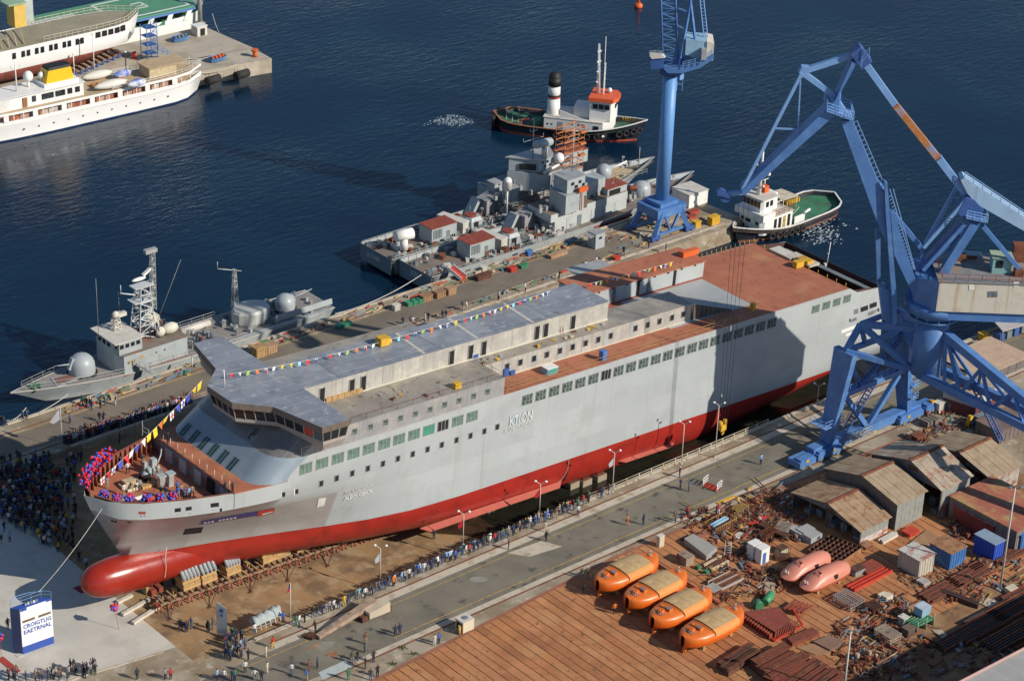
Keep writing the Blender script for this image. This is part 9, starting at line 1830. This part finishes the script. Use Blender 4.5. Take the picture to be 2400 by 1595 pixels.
for uv,t,lab in((cE(600,600),'black','guest in black on the bow deck by the far bulwark'),(cE(645,600),'navy','guest in navy on the bow deck by the far bulwark'),(cE(490,600),'khaki','guest in tan beside the balloon garland'),(cE(775,480),'white','guest in white by the far bulwark'),(cE(745,680),'white','guest in a white shirt in the middle of the bow deck'),(cE(965,560),'dark grey','guest behind the anchor winch'),(cE(1180,725),'cream','guest in cream beside the anchor winch'),(cE(925,930),'grey','guest in grey by the crate'),(cE(1235,1030),'black','guest in black behind the fifth balloon ball'),(cE(1300,1035),'navy','guest in navy and white shirt behind the fifth balloon ball'),(cE(1465,960),'blue','first of the men in blue by the breakwater'),(cE(1480,1040),'blue','man in blue overalls nearest the last balloon ball'),(cE(1525,1000),'khaki','guest in khaki with white cap'),(cE(1590,1040),'blue','man in blue beside the pale jacket'),(cE(1640,1040),'light blue','guest in light blue in the right hand group'),(cE(1680,1020),'khaki','guest in khaki at the right of the group'),(cE(1570,1090),'denim','guest in blue low behind the bulwark'),(cE(450,900),'grey','guest in grey at the bow by the first flags'),(cE(230,900),'red','guest in red and white at the bow tip'),(cE(690,1000),'white','guest in white among the hatch frames')):
 person(SW(S(*uv,z=FD)),random.uniform(-1,1),t,random.choice(('black','navy','khaki')),random.choice(('standing','apart','folded')),lab,'guests on the bow deck')
for uv,lab in((cE(2160,960),'left of two people in black on the red walkway'),(cE(2270,970),'right of two people in black on the red walkway'),(cE(1330,240),'person in black at the far end of the red walkway')):person(SW(S(*uv,z=15.67)),.3,'black','black','folded',lab)
for uv in((485,1215),(695,1110),(725,1090),(690,1205),(715,1208),(160,1195),(185,1190),(30,1235),(12,1230),(565,1090),(580,1095),(600,1100),(620,1105),(635,1118)):p=G(*uV(*uv));t=random.choice(('navy','black','green','denim','dark grey'));b=random.choice(BOTS);ps=random.choice(PK_);person(tuple(p),random.uniform(-2,2),t,b,ps,f'person in {t} over {b}, {PW[ps]}, on the far pier near the gunboat','people on the far pier near the gunboat')
person(gy(*uV(800,1088)),1,'navy','white','standing','person in navy top and white trousers on the far pier');person(gy(*uV(1330,820)),1,'white','white','standing','person all in white on the far pier by the gunboat')
for uv in((140,645),(195,640),(210,638),(300,612),(325,605),(430,590),(455,585),(580,528),(610,525),(840,455),(1040,392),(1285,300),(1480,232),(1565,197),(1580,197),(1760,120),(1945,75),(2070,100)):p=G(*cB(*uv));t=random.choice(('navy','black','dark grey','white'));b=random.choice(BOTS);ps=random.choice(PK_);person(tuple(p),random.uniform(-2,2),t,b,ps,f'person in {t} over {b}, {PW[ps]}, on the far pier rails','people along the far pier rails')
def crowd(name,spots,label):
 mats=[SKIN,HAIR]+[CL[k]for k in('navy','black','dark grey','white','light blue','blue','green','red','brown','denim','khaki','yellow')];src=[]
 for k in('standing','folded','apart'):
  me=POSES[k];src.append((np.array([v_.co[:]for v_ in me.vertices]),[list(p.vertices)for p in me.polygons],[p.material_index for p in me.polygons]))
 mb=MB()
 for x,y,z,a in spots:
  V,Fc,mi=random.choice(src);s=random.uniform(.93,1.04);c,sn=math.cos(a),math.sin(a);o_=len(mb.v)
  mb.v+=[(x+s*(p[0]*c-p[1]*sn),y+s*(p[0]*sn+p[1]*c),z+s*p[2])for p in V]
  ti=2+random.choice((0,0,0,1,1,2,3,4,5,6,7,8,9,11 if random.random()<.3 else 0));bi=2+random.choice((0,0,1,1,2,9,10))
  for f,m in zip(Fc,mi):mb.f.append([i+o_ for i in f]);mb.mi.append((0,ti,bi,1)[m]);mb.sm.append(True)
 tag(mb.build(name,mats),label,'crowd',kind='stuff')
random.seed(55);sp=[]
for k in range(330):x=-38.5+random.random()*21;sp.append((x,51.55+abs(random.gauss(0,.55))+(.3 if x<-30 else 0),.02,math.pi+random.uniform(-.6,.6)))
crowd('crowd',sp,'packed crowd standing along the far edge of the slip behind the bow')
sp=[]
while len(sp)<420:
 u,w_=random.uniform(-20,180),random.uniform(1055,1300)
 if w_>1215+.62*u and u<180 or w_<1080-.12*u:continue
 if u>120 and random.random()<.5:continue
 p=G(u,w_);sp.append((p[0],p[1],.02 if p[0]<-53.4 or p[1]>51.4 else fz(p[0]),-.4+random.uniform(-.8,.8)))
crowd('crowd',sp,'dark crowd gathered in the shade of the bow at the left edge')
sp=[]
for k in range(16):x,y=random.uniform(21,29),random.uniform(-3,3);sp.append((-37.2+x*.55+11,69.6+y*.8,WL+5.78,random.random()*6))
for k in range(9):sp.append((-37.2+random.uniform(29,34),69.6+random.uniform(-3.4,0),WL+2.6,random.random()*6))
crowd('crowd',sp,'sailors standing on the decks of the gunboat')
